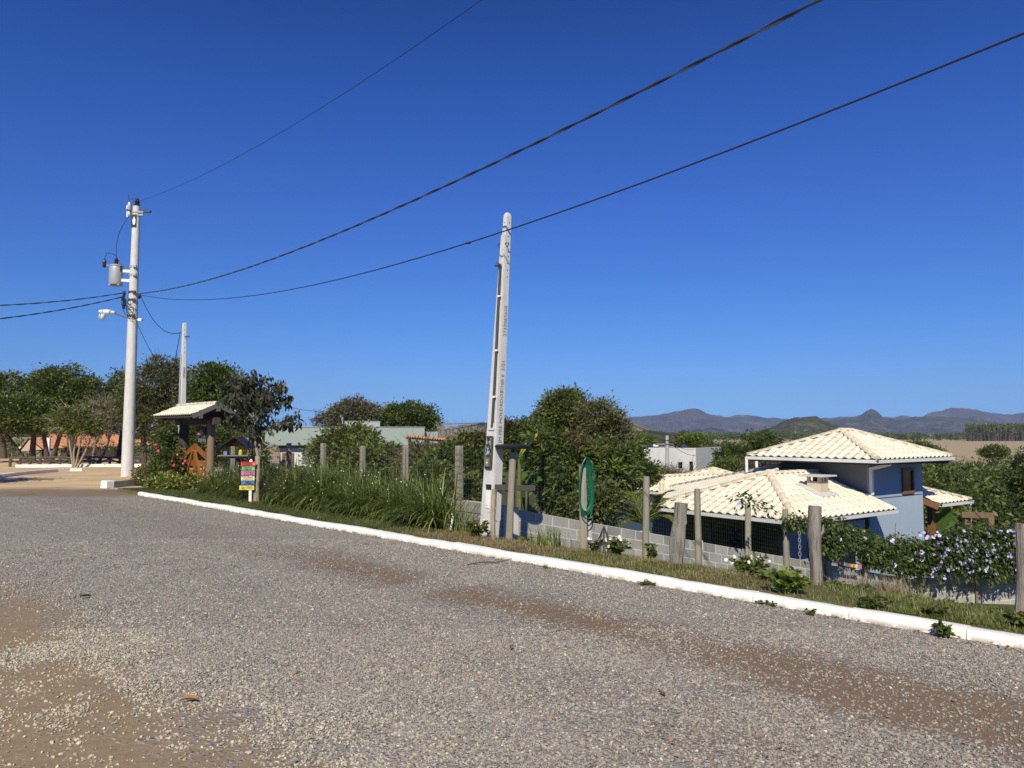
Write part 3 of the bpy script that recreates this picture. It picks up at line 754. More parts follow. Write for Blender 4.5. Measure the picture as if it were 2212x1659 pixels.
# ------------------------------------------------------------------ white meter pole
def meter_pole():
    Y = 13.6; zb = -0.12
    base = P(1058, 1168, Y); base.z = zb
    top = P(1096.5, 460, Y)
    t = thing('meter_pole', 'tall white tapering concrete pole with an electricity meter niche, leaning right beside the wall', 'pole', base)
    ax = top - base
    def sec(f):
        """corner points at height fraction f. road face spans D, side face spans N"""
        c = base + ax * f
        wd, wn_ = 0.315 + (0.085 - 0.315) * f, 0.205 + (0.125 - 0.205) * f
        return [c - D * wd / 2 - N * wn_ / 2, c + D * wd / 2 - N * wn_ / 2, c + D * wd / 2 + N * wn_ / 2, c - D * wd / 2 + N * wn_ / 2]
    def face(f, a, o=0.0):
        """point on the road face: a in -0.5..0.5 along D (positive = left in the picture), o = out of the face"""
        c = base + ax * f; wd, wn_ = 0.315 + (0.085 - 0.315) * f, 0.205 + (0.125 - 0.205) * f
        return c + D * wd * a - N * (wn_ / 2 + o)
    def side(f, a, o=0.0):
        c = base + ax * f; wd, wn_ = 0.315 + (0.085 - 0.315) * f, 0.205 + (0.125 - 0.205) * f
        return c - D * (wd / 2 + o) + N * wn_ * a
    b = MB(); fs = [-.04, .1, .2, .3, .345, .5, .65, .8, .92, .99, 1.0]
    for i, f in enumerate(fs):
        q = sec(f if f > 0 else 0)
        if f < 0: q = [p + ax * f for p in q]
        if f == 1.0: c = sum(q, Vector()) / 4; q = [c + (p - c) * .6 for p in q]
        b.v += q
        if i:
            n = len(b.v) - 8
            for k in range(4): b.f.append([n + k, n + (k + 1) % 4, n + 4 + (k + 1) % 4, n + 4 + k])
    b.f.append([0, 3, 2, 1]); n = len(b.v); b.f.append([n - 4, n - 3, n - 2, n - 1])
    shaft = b.build('shaft', M['concrete_pale'], t, bevel=0.008)
    # raised rims around the long recess on the road face, so the middle reads as sunk
    for f0, f1 in ((0.355, .93), (.02, .335)):
        for a0, a1 in ((-.5, -.34), (.34, .5)):
            m = MB(); q = [face(f0, a0), face(f0, a1), face(f1, a1), face(f1, a0)]
            m.prism(q, -N * 0.022); m.build('rim', M['concrete_pale'], t, bevel=0.004)
    m = MB(); m.prism([face(.335, -.5), face(.335, .5), face(.355, .5), face(.355, -.5)], -N * 0.022); m.build('rim', M['concrete_pale'], t, bevel=0.004)
    # conduit
    cpts = [face(.345 + (0.83 - .345) * i / 8, -.08 - .02 * math.sin(i * .6) + (.18 * (i / 8) ** 2), .022) for i in range(9)]
    c = MB(); c.tube(cpts, 0.026, 10); cd = c.build('conduit', M['conduit'], t, smooth_shade=True)
    c = MB(); c.tube([cpts[-1] + Vector((0, 0, -.02)), cpts[-1] + Vector((-.01, -.01, .03)), cpts[-1] + Vector((-.05, -.03, .045)), cpts[-1] + Vector((-.09, -.05, .01))], [.03, .038, .036, .02], 10)
    c.build('cap', M['dark_metal'], cd, smooth_shade=True)
    for f in (.435, .575, .74):
        i = (f - .345) / (.83 - .345) * 8; p = cpts[int(i)].lerp(cpts[min(8, int(i) + 1)], i - int(i))
        m = MB(); m.lathe(p - Vector((0, 0, .016)), [(.031, 0), (.031, .032)], 10); m.box(p - D * .05 - N * 0.002, (.05, .03, .022), Matrix.Rotation(TD, 3, 'Z'))
        m.build('clip', M['white_plastic'], cd)
    # meter window
    m = MB(); q = [face(.222, -.30, .02), face(.222, .36, .02), face(.318, .36, .02), face(.318, -.30, .02)]
    m.prism(q, -N * .03); mb = m.build('meter_box', M['dark_metal'], t, bevel=0.006)
    glass, nt, bb, out = newmat('dirty_glass')
    n1 = tex(nt, "noise", 18, 5, 0.6, wpos(nt))
    nt.links.new(ramp(nt, n1.outputs[0], [(.47, (0.03, 0.032, 0.03)), (.53, (0.42, 0.46, 0.50))]), bb.inputs["Base Color"]); bb.inputs["Roughness"].default_value = .2
    m = MB(); m.prism([face(.262, -.24, .052), face(.262, .29, .052), face(.311, .29, .052), face(.311, -.24, .052)], -N * .004); m.build('window', glass, mb)
    m = MB(); m.prism([face(.226, -.22, .05), face(.226, .26, .05), face(.254, .26, .05), face(.254, -.22, .05)], -N * .018); m.build('dial_frame', flat('smoky', (0.13, 0.115, 0.09), .3), mb, bevel=.004)
    m = MB(); m.prism([face(.230, -.12, .07), face(.230, .16, .07), face(.250, .16, .07), face(.250, -.12, .07)], -N * .003); m.build('dial', flat('dial', (0.30, 0.27, 0.2), .35), mb)
    m = MB(); m.lathe(face(.238, .0, .074), [(.012, 0), (.012, .012), (.006, .018)], 8, axis=-N); m.build('seal', M['white_plastic'], mb)
    # breaker niche
    m = MB(); m.prism([face(.092, -.30, .0015), face(.092, .30, .0015), face(.176, .30, .0015), face(.176, -.30, .0015)], -N * .002); nb = m.build('niche', M['concrete_pale'], t)
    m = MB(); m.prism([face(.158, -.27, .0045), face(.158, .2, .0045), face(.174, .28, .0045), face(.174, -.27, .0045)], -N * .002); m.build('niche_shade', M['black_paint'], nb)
    m = MB(); m.prism([face(.104, -.18, .003), face(.104, .18, .003), face(.156, .18, .003), face(.156, -.18, .003)], -N * .012); m.build('breaker_cover', M['white_plastic'], nb, bevel=.003)
    m = MB(); m.prism([face(.112, -.10, .015), face(.112, .12, .015), face(.142, .12, .015), face(.142, -.10, .015)], -N * .01); m.build('switch', M['white_plastic'], nb, bevel=.003)
    # bolt holes near the top
    for i in range(9):
        f = .80 + i * .021
        m = MB(); m.lathe(side(f, .1 + .04 * (i % 2), -.001), [(.012, 0), (.012, .003)], 8, axis=-D); m.build('bolt_hole', M['black_paint'], t)
        if i % 2 == 0:
            m = MB(); m.lathe(face(f, 0, -.001), [(.008, 0), (.008, .003)], 8, axis=-N); m.build('bolt_hole', M['black_paint'], t)
    for dz, sg in ((0, 1), (-.02, -1)):
        p = face(.905, .45 if sg > 0 else -.5, .0) + Vector((0, 0, dz)); m = MB()
        m.tube([p, p - N * .02 + D * .06 * sg, p + D * .09 * sg + Vector((0, 0, -.02)), p + D * .05 * sg + Vector((0, 0, -.07))], .009, 6); m.build('hook', M['dark_metal'], t)
    # cast lettering, reading upwards
    up = ax.normalized()
    for s, f, sz, a in (('JM PRE MOLDADOS', .375, .10, -.02), ('7/100', .468, .10, 0), ('0  5/21', .52, .10, .03), ('2733065610', .665, .105, .10)):
        put_text(t, s, sz, side(f, a, .0025), side(f + .1, a) - side(f - .1, a), -N, M['letter'], ext=.0015, spacing=1.05)
meter_pole()

# ------------------------------------------------------------------ leaning feeder post with cross beam and dark disc
def disc_feeder():
    base = PZ(1099, 1172, -.09); Y = base.y + .02; top = P(1108, 977, Y)
    t = thing('disc_feeder', 'leaning grey post with a black disc tray on top, right of the meter pole', 'feeder', base)
    b = MB(); b.tube([base - Vector((0, 0, .1)), base.lerp(top, .3), base.lerp(top, .65), top], [.068, .062, .06, .064], 10, wob=wobpost(3, .05)); b.build('post', M['post_wood'], t, smooth_shade=True)
    c = base.lerp(top, .60) + Vector((0, .075, 0)); b = MB(); b.bar(c + Vector((-.30, -.04, .015)), c + Vector((.42, .05, -.01)), .05, .10); b.build('cross_bar', M['dark_wood'], t, bevel=.005)
    b = MB(); b.lathe(top + Vector((0, 0, .0)), [(.05, 0), (.03, .03), (.045, .06)], 10); b.build('bracket', M['dark_metal'], t)
    b = MB(); b.lathe(top + Vector((0, 0, .06)), [(.25, 0), (.31, .025), (.32, .05), (.29, .075), (.1, .085)], 24); b.build('tray', M['black_paint'], t, smooth_shade=True)
disc_feeder()

# ------------------------------------------------------------------ green hose hung on a fence post
def hose():
    k = wall_posts[0]; c = wallat(k - .06, WALL_T + WALL_S * k + 1.05, .10)
    t = MB(); r = random.Random(4)
    for j in range(7):
        L = 1.06 + r.uniform(-.12, .05); w = .11 + .012 * j; pts = []
        yo = .05 + .018 * j
        for i in range(29):
            a = -math.pi * .5 + 2 * math.pi * i / 28
            x = math.cos(a) * w * (1 - .12 * math.sin(a)) + .012 * math.sin(3 * a + j); z = math.sin(a) * L / 2 - L / 2 + .10 + (.02 * j if math.sin(a) > 0 else 0)
            if math.sin(a) > .85: x *= .75
            pts.append(c + RW * x + Vector((RW.y, -RW.x, 0)) * (yo + .012 * math.sin(2 * a + j)) + Vector((0, 0, z)))
        t.tube(pts, .0105, 7, caps=False)
    o = t.build('garden_hose', M['hose'], None, smooth_shade=True)
    tag(o, 'coiled green garden hose hung over a fence post', 'hose')
hose()

# ------------------------------------------------------------------ water tap and pipe at the hedge end
def tap():
    p = PZ(917, 1130, .05); t = thing('water_tap', 'small blue water meter tap with white pipe ends in the grass', 'tap', p)
    b = MB(); b.lathe(p + Vector((0, 0, .1)), [(.05, 0), (.07, .03), (.07, .09), (.04, .12)], 10); b.build('meter_body', M['blue_plastic'], t, smooth_shade=True)
    b = MB(); b.tube([p + Vector((-.16, -.02, -.05)), p + Vector((-.14, -.02, .08)), p + Vector((-.06, 0, .13))], .025, 8); b.build('pipe', M['white_plastic'], t, smooth_shade=True)
    b = MB(); b.tube([p + Vector((.07, 0, .13)), p + Vector((.16, -.03, .1)), p + Vector((.18, -.03, -.05))], .025, 8); b.build('pipe', M['white_plastic'], t, smooth_shade=True)
    q = PZ(973, 1145, .02); b = MB(); b.tube([q, q + Vector((.05, 0, .26)), q + Vector((.03, -.03, .30))], .02, 8)
    o = b.build('white_pipe', M['white_plastic'], None, smooth_shade=True); tag(o, 'short bent white pipe sticking out of the grass', 'pipe')
tap()

# ------------------------------------------------------------------ coloured signpost
def sign():
    base = PZ(540.5, 1086, .06); Y = base.y
    t = thing('signpost', 'white stake carrying six coloured slogan boards', 'sign', base)
    zt = P(541, 994, Y).z
    b = MB(); b.box((base.x, base.y, (zt - .1) / 2), (.07, .035, zt + .1)); b.lathe((base.x, base.y, zt - .004), [(.034, 0), (.025, .022), (.006, .03)], 8); b.build('stake', M['white_paint'], t)
    s = 1 / 1.823
    boards = [((949, 1007, 1818, 1836), (0.62, 0.06, 0.05), ('TRANSFORME-SE EM', 'SUA ESSENCIA'), (0.10, .0, .02)),
              ((953, 1004, 1837, 1854), (0.16, 0.45, 0.16), ('CONHEÇA O SEU', 'CAMINHO'), (0.01, .05, .02)),
              ((951, 1004, 1854.5, 1873), (0.62, 0.20, 0.38), ('VOE O MAIS', 'ALTO QUE PUDER'), (.16, .01, .07)),
              ((951, 1004, 1875, 1893), (0.74, 0.68, 0.46), ('BUSQUE CAMINHOS', 'ALTERNATIVOS'), (.22, .15, .06)),
              ((952, 1003, 1894, 1911), (0.05, 0.17, 0.42), ('AME A', 'NATUREZA'), (.0, .02, .09)),
              ((945, 1003, 1912, 1930), (0.80, 0.66, 0.12), ('SEJA LIVRE!',), (.08, .05, .01))]
    for i, (bx, col, lines, tc) in enumerate(boards):
        x0, x1 = P(bx[0] * s, 1000, Y - .03).x, P(bx[1] * s, 1000, Y - .03).x
        z0, z1 = P(540, bx[3] * s, Y - .03).z, P(540, bx[2] * s, Y - .03).z
        c = Vector(((x0 + x1) / 2, Y - .028, (z0 + z1) / 2)); rot = Matrix.Rotation(R((-.8, .5, .6, -.4, -.6, .3)[i]), 3, 'Y')
        fm = flat('board_%d' % i, col, .6, .25)
        b = MB(); b.box(c, (x1 - x0, .018, z1 - z0 - .008), rot); o = b.build('board', fm, t, bevel=.003)
        o['label'] = ('red slogan board', 'green slogan board', 'pink slogan board', 'cream slogan board', 'blue slogan board', 'yellow slogan board')[i]
        tm = flat('ink_%d' % i, tc, .6, .1); hh = (z1 - z0)
        xo = {0: -.06, 1: -.04, 2: .06, 3: -.02, 4: .07, 5: -.03}[i]
        for j, ln in enumerate(lines):
            if len(lines) == 2: sz, dz = hh * .50, (hh * .22 if j == 0 else -hh * .23)
            else: sz, dz = hh * .74, 0
            wl_ = len(ln) * .62 * sz; sp_ = 1.0
            me_sz = min(sz, (x1 - x0) * (.74 if len(lines) == 2 else .8) / (len(ln) * .62))
            put_text(o, ln, sz * 1.0, c + rot @ Vector((xo * (x1 - x0) / .35 * .35, -.0105, dz)), rot @ Vector((1, 0, 0)), rot @ Vector((0, 0, 1)), tm, ext=.0008, shear=.2 if i in (4, 5) else 0, off=0.0012, fit=(x1 - x0) * (.70 if i in (0, 1, 2, 4) else .78))
        # small painted bird or flower at one end
        e = {0: .38, 1: .36, 2: -.36, 3: .40, 4: -.33, 5: .40}[i]; pc = c + rot @ Vector((e * (x1 - x0), -.0105, 0)); k = hh * .3
        pm = flat('motif_%d' % i, ((.85, .6, .25), (.75, .7, .2), (.2, .2, .6), (.6, .55, .45), (.35, .2, .45), (.75, .3, .1))[i])
        m = MB(); m.prism([pc + Vector((k * a, 0, k * b2)) for a, b2 in ((-1, .35), (-.2, .2), (.5, .9), (.35, .1), (.9, -.2), (.2, -.25), (.1, -.9), (-.25, -.2))], (0, -.001, 0))
        m.build('painted_bird', pm, o)
sign()

# ------------------------------------------------------------------ little roofed bird feeder
def bird_feeder():
    Y = 21.2; s = Y / F
    c = P(514, 1000, Y); t = thing('bird_feeder', 'small roofed wooden bird feeder on a dark post behind the signpost', 'bird feeder', Vector((c.x, Y, 0)))
    zt = P(514, 985, Y).z
    b = MB(); b.box((c.x, Y, zt / 2 - .05), (.09, .09, zt + .1)); b.build('post', M['dark_wood'], t)
    b = MB(); b.box((c.x, Y, zt + .015), (.94, .5, .03)); b.box((c.x, Y, zt - .035), (.5, .12, .06)); b.build('tray', M['grey_wood'], t)
    for dx in (-.33, .33):
        for dy in (-.16, .16):
            b = MB(); b.box((c.x + dx, Y + dy, zt + .15), (.035, .035, .25)); b.build('corner_post', M['orange_wood'], t)
    zr = zt + .26
    for sg in (-1, 1):
        b = MB(); b.prism([Vector((c.x, Y - .34, zr + .25)), Vector((c.x, Y + .34, zr + .25)), Vector((c.x + sg * .44, Y + .34, zr - .05)), Vector((c.x + sg * .44, Y - .34, zr - .05))], (0, 0, .02)); b.build('roof_panel', M['black_paint'], t)
    for dy in (.2,):
        b = MB(); b.prism([Vector((c.x - .36, Y + dy, zr)), Vector((c.x + .36, Y + dy, zr)), Vector((c.x, Y + dy, zr + .23))], (0, .02, 0)); b.build('gable', M['orange_wood'], t)
    b = MB(); b.lathe((c.x + .1, Y - .1, zt + .03), [(.05, 0), (.05, .1), (.02, .15)], 8); b.build('seed_jar', flat('seed_yellow', (.6, .5, .05)), t)
    b = MB(); b.box((c.x - .30, Y - .12, zt + .08), (.1, .1, .1)); b.build('cup', flat('cup_blue', (.15, .25, .5)), t)
bird_feeder()
# ------------------------------------------------------------------ tiled roofs
def tile_mat(name, c, rough=0.7):
    m, nt, b, out = newmat(name)
    oi = nt.nodes.new("ShaderNodeObjectInfo"); g = nt.nodes.new("ShaderNodeNewGeometry")
    r = math_(nt, 'FRACT', math_(nt, 'ADD', oi.outputs["Random"], g.outputs["Random Per Island"]))
    col = ramp(nt, r, [(0.0, [x * .86 for x in c]), (0.6, c), (1.0, [min(1, x * 1.06) for x in c])])
    n = tex(nt, "noise", 7, 5, .6, wpos(nt))
    col = mix(nt, ramp(nt, n.outputs[0], [(.45, 0.0), (.75, .3)]), col, [x * .72 for x in c])
    nt.links.new(col, b.inputs["Base Color"]); b.inputs["Roughness"].default_value = rough
    n2 = tex(nt, "noise", 60, 3, .6, wpos(nt)); bump(nt, b, n2.outputs[0], .2, .003)
    M[name] = m; return m
tile_mat('cream_tile', (0.76, 0.70, 0.57)); tile_mat('cap_tile', (0.62, 0.55, 0.42)); tile_mat('clay_tile', (0.60, 0.275, 0.14))
TW, TL, TOV = 0.30, 0.335, 0.06
def tile_geo(x0, y0, w=TW, L=TL, nx=8, amp=.05, lift=.028):
    """one S-shaped concrete tile in slope coordinates (x across, y up the slope)"""
    V = []; 
    for e in (0, 1):
        for i in range(nx + 1):
            f = i / nx
            z = amp * (math.sin(math.pi * min(1, f / .62)) if f < .62 else -.22 * math.sin(math.pi * (f - .62) / .38))
            V.append((x0 + f * w, y0 + (0 if e == 0 else L + TOV), z + (lift if e == 0 else 0.0)))
    for i in range(nx + 1):
        x, y, z = V[i]; V.append((x, y + .004, z - .026))
    n = nx + 1
    Fc = [(i, i + 1, n + i + 1, n + i) for i in range(nx)] + [(2 * n + i, 2 * n + i + 1, i + 1, i) for i in range(nx)]
    return V, Fc
tile_meshes = {}
class Budget: left = 300
def roof_slope(parent, poly3, eave_dir, mat='cream_tile', parts=True, w=TW, L=TL, amp=.05, under=True, name='roof_tile', budget=None, shift=0.0, deck=None):
    """poly3: convex polygon in 3D (eave first two points). tiles laid on it, cut at its edges."""
    poly3 = [Vector(p) for p in poly3]; o = poly3[0]
    ex = Vector(eave_dir).normalized()
    nrm = Vector((0, 0, 0))
    for i in range(len(poly3)): nrm += (poly3[i] - o).cross(poly3[(i + 1) % len(poly3)] - o)
    nrm.normalize()
    if nrm.z < 0: nrm = -nrm
    ex = (ex - nrm * ex.dot(nrm)).normalized(); ey = nrm.cross(ex).normalized()
    if ey.z < 0: ex, ey = -ex, -ey
    q = [((p - o).dot(ex), (p - o).dot(ey)) for p in poly3]
    area = sum(q[i][0] * q[(i + 1) % len(q)][1] - q[(i + 1) % len(q)][0] * q[i][1] for i in range(len(q)))
    if area < 0: q = q[::-1]
    edges = [(q[i], q[(i + 1) % len(q)]) for i in range(len(q))]
    mlo = Matrix((ex, ey, nrm)).transposed().to_4x4(); off = wloc(parent)
    world = Matrix.Translation(o + nrm * .02 - off) @ mlo
    xs, ys = [a for a, _ in q], [b for _, b in q]
    bulk_v, bulk_f = [], []
    tiles = []
    j = -0.04
    row = 0
    while j < max(ys):
        i = math.floor(min(xs) / w) * w - w + shift
        while i < max(xs):
            V, Fc = tile_geo(i, j, w, L, amp=amp)
            # inside test of the tile rectangle against the polygon
            corners = [(i, j + .045), (i + w, j + .045), (i, j + L), (i + w, j + L)]
            dist = [[(b[0] - a[0]) * (c[1] - a[1]) - (b[1] - a[1]) * (c[0] - a[0]) for c in corners] for a, b in edges]
            if all(max(d) > 1e-4 for d in dist):
                full = all(min(d) > -.05 for d in dist)
                tiles.append((i, j, V, Fc, full))
            i += w
        j += L; row += 1
    for i, j, V, Fc, full in tiles:
        as_part = parts and (budget is None or budget.left > 0)
        if full and as_part:
            key = (round(w, 3), round(L, 3), mat)
            if key not in tile_meshes:
                V0, F0 = tile_geo(0, 0, w, L, amp=amp); me = bpy.data.meshes.new(name); me.from_pydata(V0, [], F0); me.materials.append(M[mat])
                me.polygons.foreach_set("use_smooth", [True] * len(F0)); me.set_sharp_from_angle(angle=R(50)); tile_meshes[key] = me
            t = add(name, tile_meshes[key], parent)
            m = world @ Matrix.Translation((i, j, 0)); t.location = m.to_translation(); t.rotation_euler = m.to_euler()
            if budget: budget.left -= 1
            continue
        if full:
            n = len(bulk_v); bulk_v += V; bulk_f += [tuple(a + n for a in f) for f in Fc]; continue
        bm = bmesh.new(); vs = [bm.verts.new(v) for v in V]
        for f in Fc: bm.faces.new([vs[a] for a in f])
        for a, b in edges:
            e = Vector((b[0] - a[0], b[1] - a[1], 0)); nn = Vector((-e.y, e.x, 0)).normalized()
            if abs(e.y) < 1e-3 and e.x > 0: continue              # eave edge: leave the overhang
            bmesh.ops.bisect_plane(bm, geom=bm.verts[:] + bm.edges[:] + bm.faces[:], plane_co=Vector((a[0], a[1], 0)), plane_no=-nn, clear_outer=True)
        if len(bm.faces) == 0: bm.free(); continue
        me = bpy.data.meshes.new(name); bm.to_mesh(me); bm.free()
        if as_part:
            me.materials.append(M[mat]); me.polygons.foreach_set("use_smooth", [True] * len(me.polygons)); me.set_sharp_from_angle(angle=R(50))
            t = add(name, me, parent); t.location = world.to_translation(); t.rotation_euler = world.to_euler()
            if budget: budget.left -= 1
        else:
            n = len(bulk_v); bulk_v += [tuple(v.co) for v in me.vertices]; bulk_f += [tuple(a + n for a in p.vertices) for p in me.polygons]
    if bulk_v:
        me = bpy.data.meshes.new(name); me.from_pydata(bulk_v, [], bulk_f); me.materials.append(M[mat])
        me.polygons.foreach_set("use_smooth", [True] * len(me.polygons)); me.set_sharp_from_angle(angle=R(50))
        t = add(name, me, parent); t.location = world.to_translation(); t.rotation_euler = world.to_euler(); tag(t, kind='stuff')
    if under:
        b = MB(); b.prism([p - Vector((0, 0, .02)) for p in poly3], (0, 0, -.05)); b.build('roof_deck', M[deck] if deck else (M['mortar'] if mat == 'cream_tile' else M['dark_wood']), parent)
def cap_line(parent, a, b, rad=.11, seg=.36, mat='cap_tile', name='ridge_tile', lift=.05):
    a, b = Vector(a), Vector(b); n = max(1, int((b - a).length / seg)); dr = (b - a).normalized()
    side = dr.cross(Vector((0, 0, 1))).normalized(); up = side.cross(dr)
    me = bpy.data.meshes.new(name); V = []; Fc = []; L = (b - a).length / n
    for e, (y, r) in enumerate(((-.03, rad * 1.08), (L, rad * .92))):
        for k in range(7):
            an = math.pi * k / 6; V.append((math.cos(an) * r, y, math.sin(an) * r * .8))
    for k in range(6): Fc.append((k, k + 1, 8 + k, 7 + k))
    Fc.append(tuple(range(7))[::-1])
    me.from_pydata(V, [], Fc); me.materials.append(M[mat]); me.polygons.foreach_set("use_smooth", [True] * 6 + [False])
    m3 = Matrix((side, dr, up)).transposed()
    for i in range(n):
        o = add(name, me, parent); o.location = a + dr * (L * i) + Vector((0, 0, lift)) - wloc(parent); o.rotation_euler = m3.to_euler()
def gutter(parent, a, b, out, mat='white_plastic', name='gutter'):
    a, b, out = Vector(a), Vector(b), Vector(out).normalized(); m = MB()
    prof = [(0, .0), (0, -.10), (.11, -.10), (.125, 0.005), (.112, .005), (.10, -.088), (.012, -.088), (.012, 0)]
    m.prism([a + out * x + Vector((0, 0, z)) for x, z in prof], b - a); g = m.build(name, M[mat], parent)
    m = MB(); m.prism([a + out * .014 + Vector((0, 0, -.012)), a + out * .100 + Vector((0, 0, -.012)), a + out * .100 + Vector((0, 0, -.03)), a + out * .014 + Vector((0, 0, -.03))], b - a); m.build('gutter_shade', M['conduit'], parent); return g  # dark strip painted in for the shadowed inside of the gutter

# ------------------------------------------------------------------ the blue house
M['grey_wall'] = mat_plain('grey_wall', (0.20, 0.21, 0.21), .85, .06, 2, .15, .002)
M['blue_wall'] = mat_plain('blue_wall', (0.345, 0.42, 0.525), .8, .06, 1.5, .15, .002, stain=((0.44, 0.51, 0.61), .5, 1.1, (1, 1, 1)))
M['navy_shade'] = mat_plain('navy_shade', (0.05, 0.08, 0.14), .8, .1, 2, .15, .002)  # blue wall under the eaves, its shade put into the colour
def glass_mat(name, c, rough=.08):
    m, nt, b, out = newmat(name); n = tex(nt, "noise", 1.5, 3, .5, wpos(nt))
    nt.links.new(ramp(nt, n.outputs[0], [(.3, [x * .6 for x in c]), (.7, c)]), b.inputs["Base Color"]); b.inputs["Roughness"].default_value = rough; b.inputs["Specular IOR Level"].default_value = .5
    M[name] = m
glass_mat('green_glass', (0.012, 0.028, 0.02), .15); glass_mat('dark_glass', (0.015, 0.018, 0.022))
RH, LH = Vector((math.sin(R(53)), math.cos(R(53)), 0)), Vector((-math.cos(R(53)), math.sin(R(53)), 0))
def blue_house():
    zg = -3.35
    TIP = Vector((12.12, 24.5, -.62)); K = TIP - RH * 5.45
    C = Vector((11.60, 25.25, 0))
    hs = thing('house', 'blue and grey house with cream tiled hip roofs below the road', 'house', (C.x, C.y, zg))
    pt = lambda o, r, l, z: Vector((o.x, o.y, 0)) + RH * r + LH * l + Vector((0, 0, z))
    B = Budget()
    # ---- lower roof
    lr = thing('lower_roof', None, None); lr.parent = hs
    ze, zr = -.62, .44
    k0, k1, kl = pt(K, 0, 0, ze), pt(K, 5.42, 0, ze), pt(K, 0, 5.3, ze)
    A = pt(K, 2.65, 2.65, zr); Rg = pt(K, 5.42, 2.65, zr)
    roof_slope(lr, [kl, k0, A], -LH, budget=B)
    roof_slope(lr, [k0, k1, Rg, A], RH, budget=B)
    cap_line(lr, k0, A); cap_line(lr, kl, A); cap_line(lr, A, Rg, rad=.10)
    g0 = -RH
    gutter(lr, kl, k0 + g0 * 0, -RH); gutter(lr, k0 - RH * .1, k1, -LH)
    m = MB(); m.bar(k1 + Vector((0, 0, .03)), Rg + Vector((0, 0, .04)), .07, .09); m.build('verge_board', M['white_plastic'], lr)
    m = MB(); m.bar(pt(K, 5.40, .95, ze + .43), Rg + Vector((0, 0, .06)) - RH * .03, .16, .06); m.build('flashing', flat('flash', (.25, .21, .19)), lr)
    # rear slope
    Q, Rr = pt(C, 0.0, 3.18, .58), Vector((6.4, 32.9, -.62))
    roof_slope(lr, [Rr, kl + Vector((.05, .05, 0)), A + Vector((.1, .1, -.05)), Q], kl - Rr, budget=Budget2)
    cap_line(lr, Rr, Q)
    # rear left wing
    wc = Vector((6.1, 31.6, -.62)); w1 = Vector((4.62, 33.85, -.62)); wd = (w1 - wc).normalized(); wr = Vector((-wd.y, wd.x, 0)) * -1
    ap = wc + wd * 1.35 + wr * 1.35 + Vector((0, 0, .50)); e1 = wc + wr * 5; rg = ap + wr * 4
    roof_slope(lr, [w1, wc, ap], -wd, budget=Budget2); roof_slope(lr, [wc, e1, rg, ap], wr, budget=Budget2)
    cap_line(lr, wc, ap); cap_line(lr, w1, ap); cap_line(lr, ap, rg, rad=.1)
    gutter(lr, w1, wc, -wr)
    m = MB(); m.prism([wc + wr * .6 + wd * .5 + Vector((0, 0, -.1)), w1 + wr * .6 + Vector((0, 0, -.1)), w1 + wr * .6 + Vector((0, 0, -2.8)), wc + wr * .6 + wd * .5 + Vector((0, 0, -2.8))], wr * 4); m.build('wing_wall', M['navy_shade'], hs)
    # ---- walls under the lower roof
    m = MB(); m.prism([pt(K, 1.15, 1.0, zg), pt(K, 5.4, 1.0, zg), pt(K, 5.4, 9.0, zg), pt(K, 1.15, 9.0, zg)], (0, 0, 2.62)); m.build('lower_wall', M['navy_shade'], hs)
    for i in range(3):
        y0 = 1.35 + i * 1.25; m = MB(); m.prism([pt(K, 1.13, y0, zg + .35), pt(K, 1.13, y0 + 1.15, zg + .35), pt(K, 1.13, y0 + 1.15, -.95), pt(K, 1.13, y0, -.95)], -RH * .03); wn_ = m.build('glass_door', M['green_glass'], hs)
        m = MB(); m.bar(pt(K, 1.08, y0 + 1.19, zg + .3), pt(K, 1.08, y0 + 1.19, -.9), .06, .06, up=RH); m.build('frame', M['dark_metal'], wn_)
    m = MB(); m.prism([pt(K, 1.12, 1.0, zg), pt(K, 1.12, 5.1, zg), pt(K, 1.12, 5.1, zg + .62), pt(K, 1.12, 1.0, zg + .62)], -RH * .05); m.build('base_band', M['blue_wall'], hs)
    m = MB(); m.prism([pt(K, 1.1, .97, zg), pt(K, 5.3, .97, zg), pt(K, 5.3, .97, -1.0), pt(K, 1.1, .97, -1.0)], -LH * .04); m.build('blue_front', M['blue_wall'], hs)
    for x0 in (2.0, 3.6):
        m = MB(); m.prism([pt(K, x0, .92, -2.5), pt(K, x0 + 1.0, .92, -2.5), pt(K, x0 + 1.0, .92, -1.35), pt(K, x0, .92, -1.35)], -LH * .03); wn_ = m.build('window', M['dark_glass'], hs)
        m = MB(); m.bar(pt(K, x0 - .05, .88, -2.54), pt(K, x0 + 1.05, .88, -2.54), .06, .07); m.build('sill', M['white_plastic'], wn_)
    # rain chains
    def chain(p, z1):
        m = MB(); z = p.z - .1
        m.lathe(p + Vector((0, 0, -.16)), [(.04, 0), (.07, .12)], 8); o = m.build('rain_cup', M['white_plastic'], hs)
        m = MB(); i = 0
        z = p.z - .16
        while z > z1:
            a = Vector((1, 0, 0)) if i % 2 else Vector((0, 1, 0)); c = Vector((p.x, p.y, z - .06))
            m.tube([c + a * math.cos(q) * .035 + Vector((0, 0, math.sin(q) * .06)) for q in np.linspace(0, 2 * math.pi, 9)], .008, 4, caps=False); z -= .095; i += 1
        c = m.build('rain_chain', M['grey_metal'], hs); tag(c, kind='stuff')
    chain(k0 + RH * .25 - LH * .06 - RH * .2, -2.4)
    # ---- chimney
    cc = pt(K, 3.35, 1.38, 0); zc = ze + .4 * 1.38
    ch = thing('chimney', None, None); ch.parent = hs
    rotH = Matrix((RH, LH, Vector((0, 0, 1)))).transposed()
    m = MB(); m.box(cc + Vector((0, 0, zc + .12)), (.46, .46, .46), rotH); m.build('stack', M['chim'], ch, bevel=.006)
